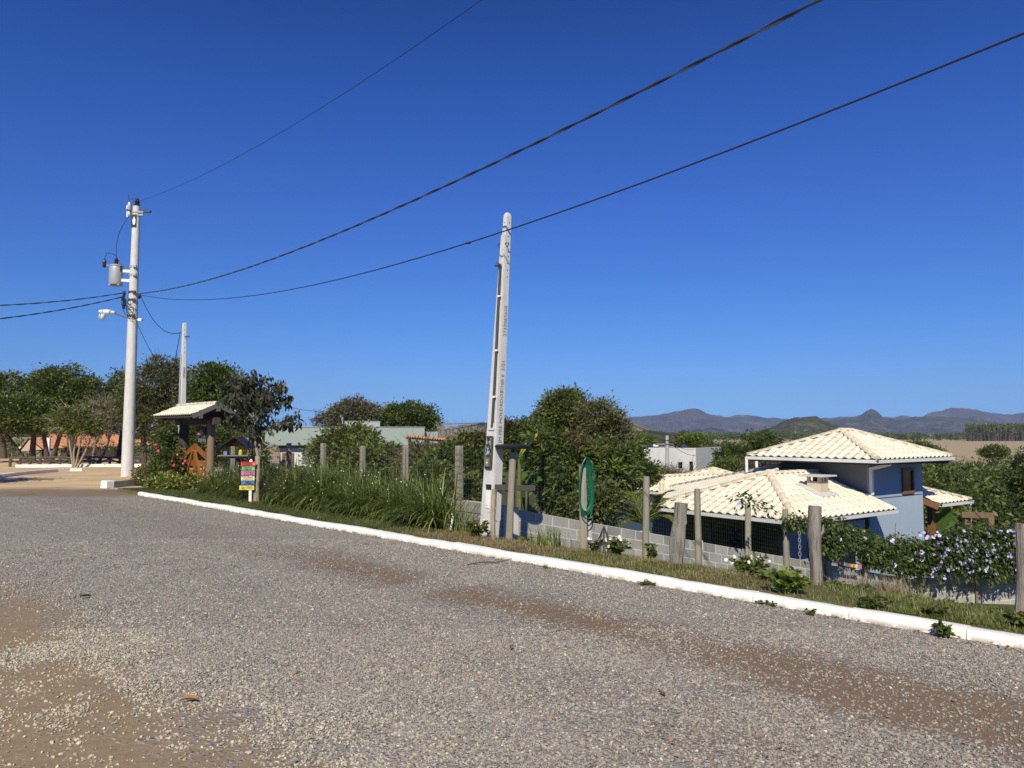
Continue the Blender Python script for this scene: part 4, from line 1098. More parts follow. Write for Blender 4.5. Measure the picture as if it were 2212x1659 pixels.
    for a in (-1, 1):
        for b in (-1, 1):
            m = MB(); m.box(cc + RH * (.185 * a) + LH * (.185 * b) + Vector((0, 0, zc + .425)), (.09, .09, .15), rotH); m.build('pier', M['chim'], ch)
    m = MB(); m.box(cc + Vector((0, 0, zc + .42)), (.2, .2, .13), rotH); m.build('flue', M['black_paint'], ch)
    m = MB(); m.box(cc - LH * .2 - RH * .02 + Vector((0, 0, zc + .425)), (.08, .05, .15), rotH); m.build('pier', M['chim'], ch)
    m = MB(); m.box(cc + Vector((0, 0, zc + .525)), (.84, .84, .05), rotH); m.build('cap_slab', M['mortar'], ch, bevel=.008)
    sl = Vector((0, 0, .4)) + LH; sl.normalize()
    m = MB(); m.box(cc + Vector((0, 0, zc + .085)), (.95, .95, .04), Matrix((RH, sl, RH.cross(sl))).transposed()); m.build('apron', M['mortar'], ch, bevel=.006)
    # ---- tower
    m = MB(); m.prism([pt(C, 0, 0, zg), pt(C, 3.67, 0, zg), pt(C, 3.67, 3.18, zg), pt(C, 0, 3.18, zg)], (0, 0, .94 - zg)); m.build('tower_core', M['grey_wall'], hs)
    m = MB(); m.prism([pt(C, .004, -.004, zg), pt(C, 3.67, -.004, zg), pt(C, 3.67, -.004, .9), pt(C, .004, -.004, .9)], -LH * .03); m.build('blue_wall', M['blue_wall'], hs)
    m = MB(); m.bar(pt(C, .02, -.036, -.36), pt(C, 3.65, -.036, -.36), .008, .03); m.build('dark_wall_line', M['navy_shade'], hs)  # thin navy line across the blue wall
    def onwall(u, v):                      # point on the blue wall seen at (u, v)
        r_ = ray(u, v); o = pt(C, 0, -.035, 0); n = -LH; k = (o - Vector((0, 0, H))).dot(n) / r_.dot(n); return Vector((0, 0, H)) + r_ * k
    a, b2 = onwall(1949.5, 1064), onwall(1969.5, 1013)
    x0, x1 = (a - pt(C, 0, 0, 0)).dot(RH), (b2 - pt(C, 0, 0, 0)).dot(RH); z0, z1 = a.z, b2.z
    m = MB(); m.prism([pt(C, x0, -.036, z0), pt(C, x1, -.036, z0), pt(C, x1, -.036, z1), pt(C, x0, -.036, z1)], -LH * .02); wn_ = m.build('window', flat('brown_glass', (.06, .03, .018), .2), hs)
    for p, q in (((x0, z0), (x1, z0)), ((x0, z1), (x1, z1))):
        m = MB(); m.bar(pt(C, p[0] - .05, -.07, p[1]), pt(C, q[0] + .05, -.07, q[1]), .07, .1); m.build('frame', M['brown_wood'], wn_)
    for x in (x0, x1):
        m = MB(); m.bar(pt(C, x, -.07, z0 + .052), pt(C, x, -.07, z1 - .052), .07, .1, up=RH); m.build('frame', M['brown_wood'], wn_)
    # ---- upper roof
    ur = thing('upper_roof', None, None); ur.parent = hs
    Nn = Vector((11.3, 23.9, 0)); ze2, zr2 = .96, 1.84
    n0, nr, nl, nf = pt(Nn, 0, 0, ze2), pt(Nn, 4.95, 0, ze2), pt(Nn, 0, 4.72, ze2), pt(Nn, 4.95, 4.72, ze2)
    a1, a2 = pt(Nn, 2.15, 2.36, zr2), pt(Nn, 2.75, 2.36, zr2)
    roof_slope(ur, [nl, n0, a1], -LH, budget=B); roof_slope(ur, [n0, nr, a2, a1], RH, budget=B)
    roof_slope(ur, [nr, nf, a2], LH, budget=Budget2); roof_slope(ur, [nf, nl, a1, a2], -RH, budget=Budget2)
    for p, q in ((n0, a1), (nl, a1), (nr, a2), (nf, a2), (a1 - RH * .1, a2 + RH * .1)): cap_line(ur, p, q)
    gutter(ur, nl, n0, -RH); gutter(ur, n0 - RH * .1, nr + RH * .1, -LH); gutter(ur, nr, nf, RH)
    m = MB(); m.prism([p + Vector((0, 0, -.16)) for p in (n0, nr, nf, nl)], (0, 0, .04)); m.build('soffit', M['dark_wood'], ur)
    # downpipe: from the eave gutter back to the wall corner and down
    e = pt(C, -.36 + .3, -.80, .80); cw = pt(C, .07, -.10, .62); m = MB()
    m.bar(e + Vector((0, 0, .12)), e + Vector((0, 0, -.04)), .11, .09, up=LH); m.bar(e, cw, .11, .09); m.bar(cw + Vector((0, 0, .05)), pt(C, .07, -.10, -.22), .11, .10, up=LH); m.build('downpipe', M['white_plastic'], ur)
    m = MB(); m.bar(pt(C, 3.3, .1, .80), pt(C, 4.05, -.75, .80), .1, .14); m.build('rafter', M['dark_wood'], ur)
    m = MB(); m.bar(pt(C, 4.05, -.752, .78), pt(C, 4.09, -.80, .78), .11, .15); m.build('rafter_cap', M['white_plastic'], ur)
    # porch posts at the back left
    for (u, v0) in ((1613, 1015), (1634.5, 1014)):
        p = P(u, v0, 28.8); m = MB(); m.lathe((p.x, p.y, p.z - .9), [(.055, 0), (.055, .86 + .95 - p.z)], 10); m.build('porch_post', M['white_plastic'], hs)
    # ---- side porch
    pr = thing('porch_roof', None, None); pr.parent = hs
    p0, p1 = pt(C, 4.3, -.30, -.73), pt(C, 6.75, -.30, -.73); t0, t1 = pt(C, 4.0, .75, -.27), pt(C, 5.0, .75, -.27)
    roof_slope(pr, [p0, p1, t1, t0], RH, budget=Budget2); cap_line(pr, p1, t1)
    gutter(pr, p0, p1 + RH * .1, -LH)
    m = MB(); m.bar(p0 + Vector((0, 0, -.12)) - RH * .03, t0 + Vector((0, 0, -.1)) - RH * .05, .06, .2); m.build('beam', M['brown_wood'], pr)
    q = P(2012, 1130, 28.4); m = MB(); m.bar((q.x, q.y, zg), (q.x, q.y, -.78), .2, .2, up=LH); m.build('porch_post', M['brown_wood'], hs)
    chain(pt(C, 6.65, -.36, -.73), -2.7)
Budget2 = Budget(); Budget2.left = 0
M['chim'] = mat_plain('chim', (0.58, 0.50, 0.38), .8, .12, 5, .2, .003, stain=((.4, .33, .25), .4, 6, (.6, .6, 6)))
blue_house()

# ------------------------------------------------------------------ bunting and the timber frame beside the house
def bunting():
    t = thing('bunting', 'string of small coloured flags low on the fence beside the vine', 'bunting', wallat(9.7, -1.6, .12))
    cols = [(.55, .40, .04), (.45, .14, .06), (.12, .17, .40), (.2, .36, .08), (.5, .12, .25), (.55, .55, .52)]
    a, b = P(1801, 1206, 19.6), P(1861, 1219, 20.2); n = 13
    m = MB(); m.tube([a.lerp(b, i / 12) - Vector((0, 0, .04 * math.sin(math.pi * i / 12))) for i in range(13)], .004, 4); m.build('cord', M['cable'], t)
    for i in range(n):
        p = a.lerp(b, (i + .5) / n) - Vector((0, 0, .04 * math.sin(math.pi * (i + .5) / n) + .005))
        m = MB(); m.box(p - Vector((0, 0, .045)), (.06, .006, .085)); m.build('flag', flat('flag%d' % i, cols[(i * 5 + i // 3) % 6]), t)
bunting()
def timber_frame():
    Y = 27.0; a, b = P(2078, 1112, Y + .6), P(2147, 1114, Y)
    t = thing('timber_frame', 'rough timber post with a cross beam beyond the vine', 'pergola', (b.x, b.y, -3.2))
    m = MB(); m.bar(a + Vector((0, 0, 0)), b, .16, .2); m.build('beam', M['brown_wood2'], t, bevel=.01)
    q = P(2139, 1120, Y); m = MB(); m.bar((q.x, q.y + .02, -3.3), (q.x, q.y + .02, q.z + .02), .2, .2, up=(0, 1, 0)); m.build('post', M['brown_wood2'], t, bevel=.01)
    q = P(2088, 1120, Y + .6); m = MB(); m.bar((q.x, q.y + .02, -3.3), (q.x, q.y + .02, q.z + .02), .2, .2, up=(0, 1, 0)); m.build('post', M['brown_wood2'], t, bevel=.01)
M['brown_wood2'] = mat_plain('brown_wood2', (0.20, 0.13, 0.08), .8, .3, 6, .3, .005)
timber_frame()

# ------------------------------------------------------------------ small tiled shelter roof behind the house
def gazebo():
    Y = 36; c = P(1540, 1014, Y + 1.0); ze = -.30; zt = c.z
    t = thing('garden_shelter', 'small cream tiled pyramid roof behind the left wing of the blue house', 'shelter', (c.x, c.y, -3.2))
    ax = [Vector((math.cos(a), math.sin(a), 0)) for a in (R(-112), R(-22), R(68), R(158))]
    cs = [Vector((c.x, c.y, ze)) + a * 1.45 for a in ax]; top = Vector((c.x, c.y, zt + .02))
    for i in range(4): roof_slope(t, [cs[i], cs[(i + 1) % 4], top], cs[(i + 1) % 4] - cs[i], budget=Budget2, w=.24)
    for p in cs: cap_line(t, p, top, rad=.09)
    for p in cs:
        q = p.lerp(top, .18); m = MB(); m.bar((q.x, q.y, -3.3), (q.x, q.y, ze - .02), .14, .14, up=(0, 1, 0)); m.build('post', M['dark_wood'], t)
    m = MB(); m.prism([p.lerp(top, .3) * 1.0 for p in [Vector((q.x, q.y, -3.3)).lerp(Vector((top.x, top.y, -3.3)), 0.25) for q in cs]], (0, 0, 1.0)); 
    m2 = MB(); m2.prism([Vector((q.x * .75 + c.x * .25, q.y * .75 + c.y * .25, -3.3)) for q in cs], (0, 0, 2.95)); m2.build('inner_wall', M['navy_shade'], t)
gazebo()

# ------------------------------------------------------------------ unfinished white building with its pole
def white_building():
    Y = 60.0; a, b = P(1352, 966, Y + 3), P(1503, 968.5, Y)
    zt = .62; zg = -5.2
    dr = Vector((b.x - a.x, b.y - a.y, 0)); L = dr.length; dr.normalize(); nr = Vector((dr.y, -dr.x, 0))
    t = thing('white_building', 'unfinished white rendered building with dark window openings and a flat roof', 'building', (b.x, b.y, zg))
    at = lambda k, z, o=0.0: Vector((b.x, b.y, 0)) - dr * (L - k) + nr * o + Vector((0, 0, z))
    wins = [(2.3, 3.95, -1.85, -1.15), (3.95 + 2.6 - .1, 3.95 + 3.25, -1.95, -1.2)]
    # wall pieces around real openings, given in picture pixels
    ops = [(1386, 1416, 1029 - 8, 1010), (1465.5, 1477, 1011, 999 - 2), (1479 + 13, 1496, 1022, 996)]
    ops = [((1387), 1409, 1011, 999.5), (1464.5, 1476, 1012, 998.5), (1480 + 9, 1508 - 11, 1024, 997)]
    def onw(u, v):
        r_ = ray(u, v); o = at(0, 0); k = (o - Vector((0, 0, H))).dot(nr) / r_.dot(nr); p = Vector((0, 0, H)) + r_ * k; return (p - at(0, 0)).dot(dr), p.z
    rects = []
    for u0, u1, v0, v1 in ops:
        x0, z0 = onw(u0, v0); x1, z1 = onw(u1, v1); rects.append((x0, x1, z0, z1))
    xs = [0.0]; th = .18
    def slab(x0, x1, z0, z1):
        if x1 - x0 < .01 or z1 - z0 < .01: return
        m = MB(); m.prism([at(x0, z0), at(x1, z0), at(x1, z1), at(x0, z1)], -nr * th); return m
    m = MB(); cur = 0.0
    for x0, x1, z0, z1 in rects:
        for q in ((cur, x0, zg, zt), (x0, x1, zg, z0), (x0, x1, z1, zt)):
            m.prism([at(q[0], q[2]), at(q[1], q[2]), at(q[1], q[3]), at(q[0], q[3])], -nr * th)
        cur = x1
    m.prism([at(cur, zg), at(L, zg), at(L, zt), at(cur, zt)], -nr * th)
    m.build('front_wall', M['raw_white'], t)
    m = MB(); m.prism([at(L, zg, -th), at(L, zg, -7), at(L, zt, -7), at(L, zt, -th)], -dr * th); m.build('side_wall', M['raw_white'], t)
    m = MB(); m.prism([at(0, zg, -th), at(0, zg, -7), at(0, zt, -7), at(0, zt, -th)], dr * th); m.build('side_wall', M['raw_white'], t)
    m = MB(); m.prism([at(-.2, zt + .02, .1), at(L - 4.2, zt + .02, -.1), at(L - 4.2, zt + .02, -7), at(-.2, zt + .02, -7)], (0, 0, .1)); m.build('roof_sheet', M['dark_metal'], t)
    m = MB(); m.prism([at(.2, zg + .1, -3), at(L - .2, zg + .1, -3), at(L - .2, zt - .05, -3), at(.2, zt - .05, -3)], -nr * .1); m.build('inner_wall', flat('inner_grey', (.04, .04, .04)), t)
    for x0, x1, z0, z1 in rects:
        m = MB(); m.bar(at(x0 - .04, z0 - .03, .03), at(x1 + .04, z0 - .03, .03), .1, .06); f = m.build('window', M['concrete'], t)
        m = MB(); m.bar(at((x0 + x1) / 2 + .15, z0, -.09), at((x0 + x1) / 2 + .15, z1, -.09), .05, .05, up=nr); m.build('frame', M['white_plastic'], f)
    for dx in (1.3,):
        sc = thing('scaffold', 'thin rusty scaffold standing against the right end of the white building', 'scaffold', at(L + .6, zg))
        for x in (.25, 1.9):
            for o in (-.3, -1.6):
                m = MB(); m.tube([at(L + x, zg, o), at(L + x, -1.0, o)], .045, 6); m.build('upright', flat('rusty', (.16, .12, .09)), sc)
        for z in (-2.4, -1.05):
            for o in (-.3, -1.6):
                m = MB(); m.tube([at(L + .2, z, o), at(L + 1.95, z, o)], .04, 6); m.build('rail', M['rusty'], sc)
    # things on the roof edge
    m = MB(); m.prism([at(.2, zt - .3, -.2), at(L - .2, zt - .3, -.2), at(L - .2, zt - .3, -7), at(.2, zt - .3, -7)], (0, 0, .12)); m.build('roof_slab', M['concrete'], t)
    q = P(1416, 963.5, Y + 3); m = MB(); m.box((q.x, q.y, zt + .12), (.4, .3, .1)); m.lathe((q.x - .1, q.y, zt + .15), [(.08, 0), (.11, .06), (.03, .11)], 8); o = m.build('cement_bag', M['white_plastic']); tag(o, 'small white bag lying on the roof edge of the unfinished building', 'bag')
    q = P(1476, 963, Y + 2.2); m = MB(); m.lathe((q.x, q.y, zt + .0), [(.22, 0), (.27, .08), (.2, .14), (.1, .22), (.12, .27), (.05, .29)], 12); o = m.build('water_tank', flat('tank_blue', (.03, .05, .16)), None, smooth_shade=True); tag(o, 'dark blue water tank on the roof of the unfinished building', 'water tank')
M['raw_white'] = mat_plain('raw_white', (0.60, 0.60, 0.60), .9, .16, .5, .2, .004, stain=((.40, .40, .40), .5, .7, (1, 1, .6)))
white_building()
def small_pole(label, u, vtop, vbot, Y, wpx, mat='concrete_pale', bands=True):
    top, bot = P(u, vtop, Y), P(u, vbot, Y); r0 = wpx * Y / F / 2
    zb = min(bot.z, h(bot.x, bot.y)) - .2
    t = thing('power_pole', label, 'pole', (top.x, top.y, zb))
    m = MB(); m.tube([(bot.x, bot.y, zb), (top.x, top.y, top.z)], [r0 * 1.25, r0 * .85], 12); m.build('shaft', M[mat], t, smooth_shade=True)
    if bands:
        for f in (.35, .6):
            z = top.z - f; m = MB(); m.lathe((top.x, top.y, z), [(r0 * 1.08, 0), (r0 * 1.08, .06)], 10); m.bar((top.x, top.y, z), (top.x + r0 * 2.2, top.y - r0, z), .05, .05); m.build('clamp', M['dark_metal'], t)
    return top
pw = small_pole('concrete power pole in front of the white unfinished building', 1441, 941, 1030, 52, 8.5, 'concrete')

# ------------------------------------------------------------------ long house with grey-green parapet
def long_house():
    Y = 45.0; s = Y / F; zt = P(760, 923, Y).z
    a, b = P(574, 923, Y), P(917, 924, Y + 1.5); zg = -1.5
    dr = Vector((b.x - a.x, b.y - a.y, 0)); L = dr.length; dr.normalize(); nr = Vector((dr.y, -dr.x, 0))
    at = lambda k, z, o=0.0: Vector((a.x, a.y, 0)) + dr * k + nr * o + Vector((0, 0, z))
    t = thing('long_house', 'long low house with a grey-green parapet and white walls behind the bushes', 'house', at(L / 2, zg))
    zf = P(640, 962, Y).z
    def slab(name, k0, k1, z0, z1, o0, o1, mat, par=t):
        m = MB(); m.prism([at(k0, z0, o0), at(k1, z0, o0), at(k1, z1, o0), at(k0, z1, o0)], -nr * (o0 - o1)); return m.build(name, M[mat], par)
    M['sage'] = mat_plain('sage', (0.30, 0.355, 0.345), .85, .05, 1.2, .1, .002)
    M['house_white'] = mat_plain('house_white', (0.72, 0.73, 0.73), .85, .06, 1.2, .1, .002)
    slab('parapet', 0, L, zf, zt, .15, -6, 'sage'); slab('coping', -.03, L + .03, zt + .003, zt + .04, .19, -6.05, 'grey_metal')
    k0, k1 = (740 - 574) / (917 - 574) * L, (818 - 574) / (917 - 574) * L
    slab('roof_box', k0, k1, zt + .05, zt + .36, -.8, -4, 'sage'); slab('coping', k0 - .03, k1 + .03, zt + .363, zt + .39, -.76, -4.05, 'grey_metal')
    k2 = (950 - 574) / (917 - 574) * L
    slab('side_parapet', L + .01, k2, zf + .1, zt - .25, -1.2, -5, 'sage')
    slab('wall', .75, L - .1, zg, zf - .17, -.35, -5.8, 'house_white'); slab('soffit_band', .7, L, zf - .165, zf - .005, -.25, -5.8, 'grey_wall')
    # glazed door with orange wood frame
    d0, d1 = (584 - 574) / (917 - 574) * L + .75 - .3, (627 - 574) / (917 - 574) * L
    dz = P(600, 982, Y).z
    g = slab('glass_door', d0 + .35, d1, zg + .3, dz - .02, -.33, -.36, 'sky_glass'); 
    for k in (d0 + .2, d1): slab('frame', k, k + .15, zg + .3, dz, -.25, -.36, 'orange_wood', g)
    slab('frame', d0 + .2, d1 + .15, dz + .002, dz + .09, -.25, -.36, 'orange_wood', g)
    for i in range(1, 4): slab('mullion', d0 + .3 + i * (d1 - d0) / 4, d0 + .33 + i * (d1 - d0) / 4, zg + .3, dz - .02, -.30, -.33, 'white_plastic', g)
    slab('shutter', (650 - 574) / 343 * L, (668 - 574) / 343 * L, zf - 1.1, zf - .25, -.31, -.36, 'grey_wall')
    slab('lamp_box', .75, .85, zf + .30, zf + .40, .2, .15, 'concrete')
    w = slab('window', (800 - 574) / 343 * L, (840 - 574) / 343 * L, zf - .5, zf - .2, -.31, -.36, 'dark_glass')
    # clay tiled lean-to at the right end
    q0, q1 = P(876, 945, Y - 4), P(1052, 960, Y - 9)
    lt = thing('tiled_lean_to', 'low clay tiled roof edge showing above the bushes left of the meter pole', 'shed', (q0.x, q0.y, -1.5))
    up = Vector((.05, .8, .05))
    roof_slope(lt, [q0 - Vector((0, 0, .0)), q1, q1 + up, q0 + up], q1 - q0, mat='clay_tile', budget=Budget2, w=.22)
    for f in (.05, .5, .95):
        p = q0.lerp(q1, f) + up * .2; m = MB(); m.bar((p.x, p.y, -1.8), (p.x, p.y, p.z - .02), .14, .14, up=(0, 1, 0)); m.build('post', M['dark_wood'], lt)
    sd = MB(); c = P(740, 915, Y + 2); sd.tube([(c.x, c.y, zt), (c.x, c.y, zt + .65)], .03, 6); sd.tube([(c.x, c.y, zt + .35), (c.x - .1, c.y - .2, zt + .75)], .02, 6)
    o = sd.build('vent_pipe', M['grey_metal']); tag(o, 'thin vent pipe on the roof of the long grey-green house', 'pipe')
glass_mat('sky_glass', (0.25, 0.34, 0.36), .15)
long_house()

# ------------------------------------------------------------------ barn with the orange tiled roof and log fence at the far left
def barn():
    Y = 68.0
    def q(u, v, dy=0.0): return P(u, v, Y + dy)
    ze = q(300, 965).z; t = thing('barn', 'low open building with an orange clay tile roof behind the trees at far left', 'barn', Vector((q(160, 965).x, Y, -1)))
    e0, e1 = q(95, 966), q(263, 965, 0); e0.z = e1.z = ze
    zt = q(200, 940, 4).z + .1
    r0, r1 = q(110, 936, 4), q(236, 936, 4); r0.z = r1.z = zt
    roof_slope(t, [e0, e1, r1, r0], (1, 0, 0), mat='clay_tile', budget=Budget2, w=.23, L=.4)
    b1, b0 = Vector((e1.x, Y + 8.4, ze)), Vector((e0.x, Y + 8.4, ze))
    roof_slope(t, [e1, b1, r1], (0, 1, 0), mat='clay_tile', budget=Budget2, w=.23, L=.4); roof_slope(t, [b1, b0, r0, r1], (-1, 0, 0), mat='clay_tile', budget=Budget2, w=.23, L=.4)
    cap_line(t, e1, r1, mat='clay_tile'); cap_line(t, r0, r1, mat='clay_tile')
    # front gable wing
    g0, g1, gp = q(40, 974, -3), q(92, 970, -3), q(62, 946, -3); gb = Vector((0, 5, 0))
    roof_slope(t, [g1, g1 + gb, gp + gb, gp], (0, 1, 0), mat='clay_tile', budget=Budget2, w=.23, L=.4); roof_slope(t, [g0 + gb, g0, gp, gp + gb], (0, -1, 0), mat='clay_tile', budget=Budget2, w=.23, L=.4)
    m = MB(); m.prism([g0 + Vector((.1, .1, -.05)), g1 + Vector((-.1, .1, -.05)), gp + Vector((0, .1, -.08))], (0, .12, 0)); m.build('gable', flat('gable_cream', (.5, .36, .28)), t)
    # walls
    w0, w1 = q(178, 980, 1.2), q(248, 980, 1.2)
    m = MB(); m.box(((w0.x + w1.x) / 2, Y + 2.5, (ze - 3.6) / 2), (w1.x - w0.x, 2.6, ze + 3.6)); m.build('wall', flat('barn_grey', (.30, .27, .24)), t)
    m = MB(); m.box(((w0.x + w1.x) / 2, Y + 1.15, .05), (w1.x - w0.x + .02, .06, 1.3)); m.build('half_wall', flat('barn_pink', (.42, .33, .29)), t)
    for u in (44, 66, 90, 120, 150):
        p = q(u, 990, .4); m = MB(); m.bar((p.x, p.y, -3.6), (p.x, p.y, ze), .22, .22, up=(0, 1, 0)); m.build('post', M['bark'] if u != 44 else M['white_paint'], t)
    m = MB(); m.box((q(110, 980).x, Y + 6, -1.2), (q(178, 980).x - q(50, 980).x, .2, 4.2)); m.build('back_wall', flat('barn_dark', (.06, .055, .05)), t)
    m = MB(); p = q(103, 990, -4); m.box((p.x, p.y, .4), (.3, .2, 1.9)); m.build('gate_pier', M['white_paint'], t)
barn()
def log_fence():
    Y = 41.0; z = .12
    t = thing('log_fence', 'dark rustic log fence with crossed braces along the far white kerb', 'fence', P(150, 1005, Y))
    us = list(np.arange(22, 420, 21.5)); zt = P(100, 989, Y).z
    pts = [P(u, 1000, Y + (u - 20) * .004) for u in us]
    m = MB(); m.tube([Vector((p.x, p.y, zt + .02 * math.sin(i * 1.7))) for i, p in enumerate(pts)], .06, 8); m.build('top_rail', M['log'], t, smooth_shade=True)
    for i, p in enumerate(pts):
        m = MB(); m.tube([(p.x, p.y, -.1), (p.x, p.y, zt)], [.075, .065], 8); m.build('post', M['log'], t, smooth_shade=True)
        if i + 1 < len(pts):
            q = pts[i + 1]; lo, hi = (p, q) if i % 2 else (q, p)
            m = MB(); m.tube([(lo.x, lo.y - .05, z + .05), (hi.x, hi.y - .05, zt - .08)], .045, 7); m.build('brace', M['log'], t, smooth_shade=True)
    # white kerb in front, in stones
    k = thing('far_kerb', 'thin white kerb under the dark log fence', 'kerb', P(150, 1007, 40))
    for i in range(24):
        a, b = P(35 + i * 14, 1008, 40.2 + i * .05), P(35 + (i + 1) * 14 - .4, 1008, 40.2 + (i + 1) * .05)
        m = MB(); m.bar((a.x, a.y, .07), (b.x, b.y, .07), .2, .17); m.build('kerb_stone', M['white_paint'], k)
    k = thing('side_kerb', 'curved white kerb edging a strip of lawn at the far left', 'kerb', PZ(90, 1020, 0))
    px = [(-60, 1037), (0, 1026), (30, 1021.5), (60, 1018.5), (90, 1016), (120, 1013.5), (150, 1012), (178, 1011.5)]
    q = [PZ(u, v + 6, 0) for u, v in px]
    for a, b in zip(q, q[1:]):
        n = 3
        for j in range(n):
            c, d = a.lerp(b, j / n), a.lerp(b, (j + .97) / n); m = MB(); m.bar((c.x, c.y, .04), (d.x, d.y, .04), .2, .2); m.build('kerb_stone', M['white_paint'], k)
M['log'] = mat_plain('log', (0.10, 0.08, 0.065), .9, .4, 5, .4, .01)
log_fence()

# ------------------------------------------------------------------ gate shelter, gate, lantern
def gate():
    ap = Vector((-9.38, 24.5, 2.70)); ze = 2.36; Lr = 3.3; wv = .80
    t = thing('gate_shelter', 'timber gate shelter with a small cream tiled gable roof', 'shelter', (ap.x + D.x * 1.6, ap.y + D.y * 1.6, .07))
    a0, a1 = ap, ap + D * Lr
    dn = lambda p, sg: p + N * (wv * sg) + Vector((0, 0, ze - ap.z))
    for sg in (-1, 1):
        e0, e1 = dn(a0, sg), dn(a1, sg)
        roof_slope(t, [e0, e1, a1, a0], D, budget=Budget2, w=.165, L=.28, amp=.035, deck='dark_wood')
    cap_line(t, a1, a0, rad=.085, mat='cream_tile')
    for sg in (-1, 1):
        for q in (a0 - D * .03, a1 + D * .03):
            m = MB(); m.bar(q + Vector((0, 0, -.02)), dn(q, sg * 1.0) + Vector((0, 0, -.05)), .05, .14); m.build('barge_board', M['grey_wood2'], t)
    for off, z in ((0, .22), (-.55, .08 + .28 - .1), (.55, .26)):
        zz = ap.z - .12 - abs(off) * .42 - .02
        m = MB(); m.bar(a0 - D * .10 + N * off + Vector((0, 0, zz - ap.z)), a1 + D * .1 + N * off + Vector((0, 0, zz - ap.z)), .10, .16); m.build('purlin', M['grey_wood2'], t)
    m = MB(); m.bar(a0 - D * 0 + Vector((0, 0, -.52)), a1 + Vector((0, 0, -.52)), .2, .22); m.build('beam', M['dark_wood'], t)
    for q in (a0 + D * .45, a1 - D * .45):
        m = MB(); m.bar(q - N * .7 + Vector((0, 0, -.40)), q + N * .7 + Vector((0, 0, -.40)), .12, .16); m.build('tie_beam', M['dark_wood'], t)
    p0 = a0 + D * .45; p1 = a1 - D * .55
    m = MB(); m.tube([(p0.x, p0.y, 0), (p0.x, p0.y, ap.z - .5)], [.125, .115], 12, wob=wobpost(2, .05)); m.build('post', M['post_brown'], t, smooth_shade=True)
    m = MB(); m.tube([(p1.x, p1.y, 0), (p1.x, p1.y, ap.z - .5)], [.17, .15], 12, wob=wobpost(7, .06)); m.build('post', M['dark_wood'], t, smooth_shade=True)
    # gate leaves between the posts, on the road side
    g0, g1 = p0 + D * .17 - N * .05, p1 - D * .2 - N * .05
    gt = thing('wooden_gate', 'orange-brown double wooden gate with arched top boards', 'gate', ((g0.x + g1.x) / 2, (g0.y + g1.y) / 2, .07))
    at = lambda f, z, o=0.0: g0.lerp(g1, f) * 1.0 + Vector((0, 0, z - g0.lerp(g1, f).z)) - N * o
    for lo, hi in ((.0, .485), (.515, 1.0)):
        lf = thing('gate_leaf', None, None); lf.parent = gt
        mid = hi if lo == 0 else lo; out = lo if lo == 0 else hi
        for f, zt, w in ((mid, 1.43, .13), (out, 1.30, .11)):
            m = MB(); m.bar(at(f, .12), at(f, zt), w, .06, up=N); m.build('stile', M['orange_wood'], lf, bevel=.006)
        n = 7; ptsu = []
        for i in range(n + 1):
            f = i / n; ff = out + (mid - out) * f; z = 1.06 + .26 * smooth(0, 1, f); ptsu.append((ff, z))
        m = MB(); m.prism([at(f, z + .08, .03) for f, z in ptsu] + [at(f, z - .1, .03) for f, z in ptsu[::-1]], N * .04); m.build('top_board', M['orange_wood'], lf)
        for z in (.80, .48, .22):
            m = MB(); m.bar(at(lo, z, .01), at(hi, z, .01), .04, .2 if z > .3 else .12); m.build('board', M['orange_wood'], lf, bevel=.005)
        m = MB(); m.bar(at(mid + (out - mid) * .06, 1.22, .05), at(mid + (out - mid) * .72, .2, .05), .05, .10); m.build('brace', M['orange_wood'], lf, bevel=.005)
    # lantern hung from the beam
    lp = P(437, 935, 24.9); ln = thing('lantern', 'small hanging house-shaped lantern with an orange front under the gate roof', 'lantern', lp + Vector((0, 0, .6)))
    m = MB(); m.box(lp + Vector((0, 0, .08)), (.26, .22, .26)); m.build('body', M['dark_wood'], ln)
    m = MB(); m.prism([lp + Vector((-.1, -.115, -.05)), lp + Vector((.1, -.115, -.05)), lp + Vector((.0, -.115, .12))], (0, -.01, 0)); m.build('front', flat('lantern_orange', (.75, .2, .03)), ln)
    m = MB(); m.box(lp + Vector((0, 0, -.065)), (.3, .26, .03)); m.build('base', flat('lantern_blue', (.04, .05, .2)), ln)
    m = MB(); m.tube([lp + Vector((0, 0, .2)), lp + Vector((0, 0, .45))], .012, 5); m.build('hanger', M['cable'], ln)
    for i in range(4):
        q = lp + Vector((-.1 + i * .066, 0, -.08)); m = MB(); m.tube([q, q - Vector((0, 0, .2 + .03 * (i % 2)))], .011, 6); m.build('chime', M['grey_metal'], ln)
    # concrete path slab to the gate, planting bed kerb, small white block
    b = MB(); b.prism([ST(23.5, 7.7, .004 - .06), ST(27.2, 7.85, .004 - .06), ST(26.6, 10.6, -.0), ST(24.0, 10.6, -.0)], (0, 0, .07)); o = b.build('concrete_path', M['concrete']); tag(o, kind='structure')
    bk = thing('bed_kerb', 'low grey concrete kerb of the planting bed at the tall power pole', 'kerb', ST(29, 9.2))
    w = [ST(27.3, 7.95), ST(28.2, 9.0), ST(29.2, 10.4), ST(30.2, 11.6)]
    for a, c in zip(w, w[1:]): m = MB(); m.bar(a + Vector((0, 0, .1)), a.lerp(c, .985) + Vector((0, 0, .1)), .16, .24); m.build('kerb_stone', M['concrete'], bk, bevel=.01)
    m = MB(); m.box(ST(27.35, 7.85, .12), (.36, .3, .27), Matrix.Rotation(TD + .4, 3, 'Z'), taper=.9); o = m.build('kerb_end_block', M['white_paint'], None, bevel=.03); tag(o, 'chunky white painted kerb end block below the tall pole', 'kerb block')
M['grey_wood2'] = mat_plain('grey_wood2', (0.13, 0.12, 0.115), .85, .3, 8, .3, .004)
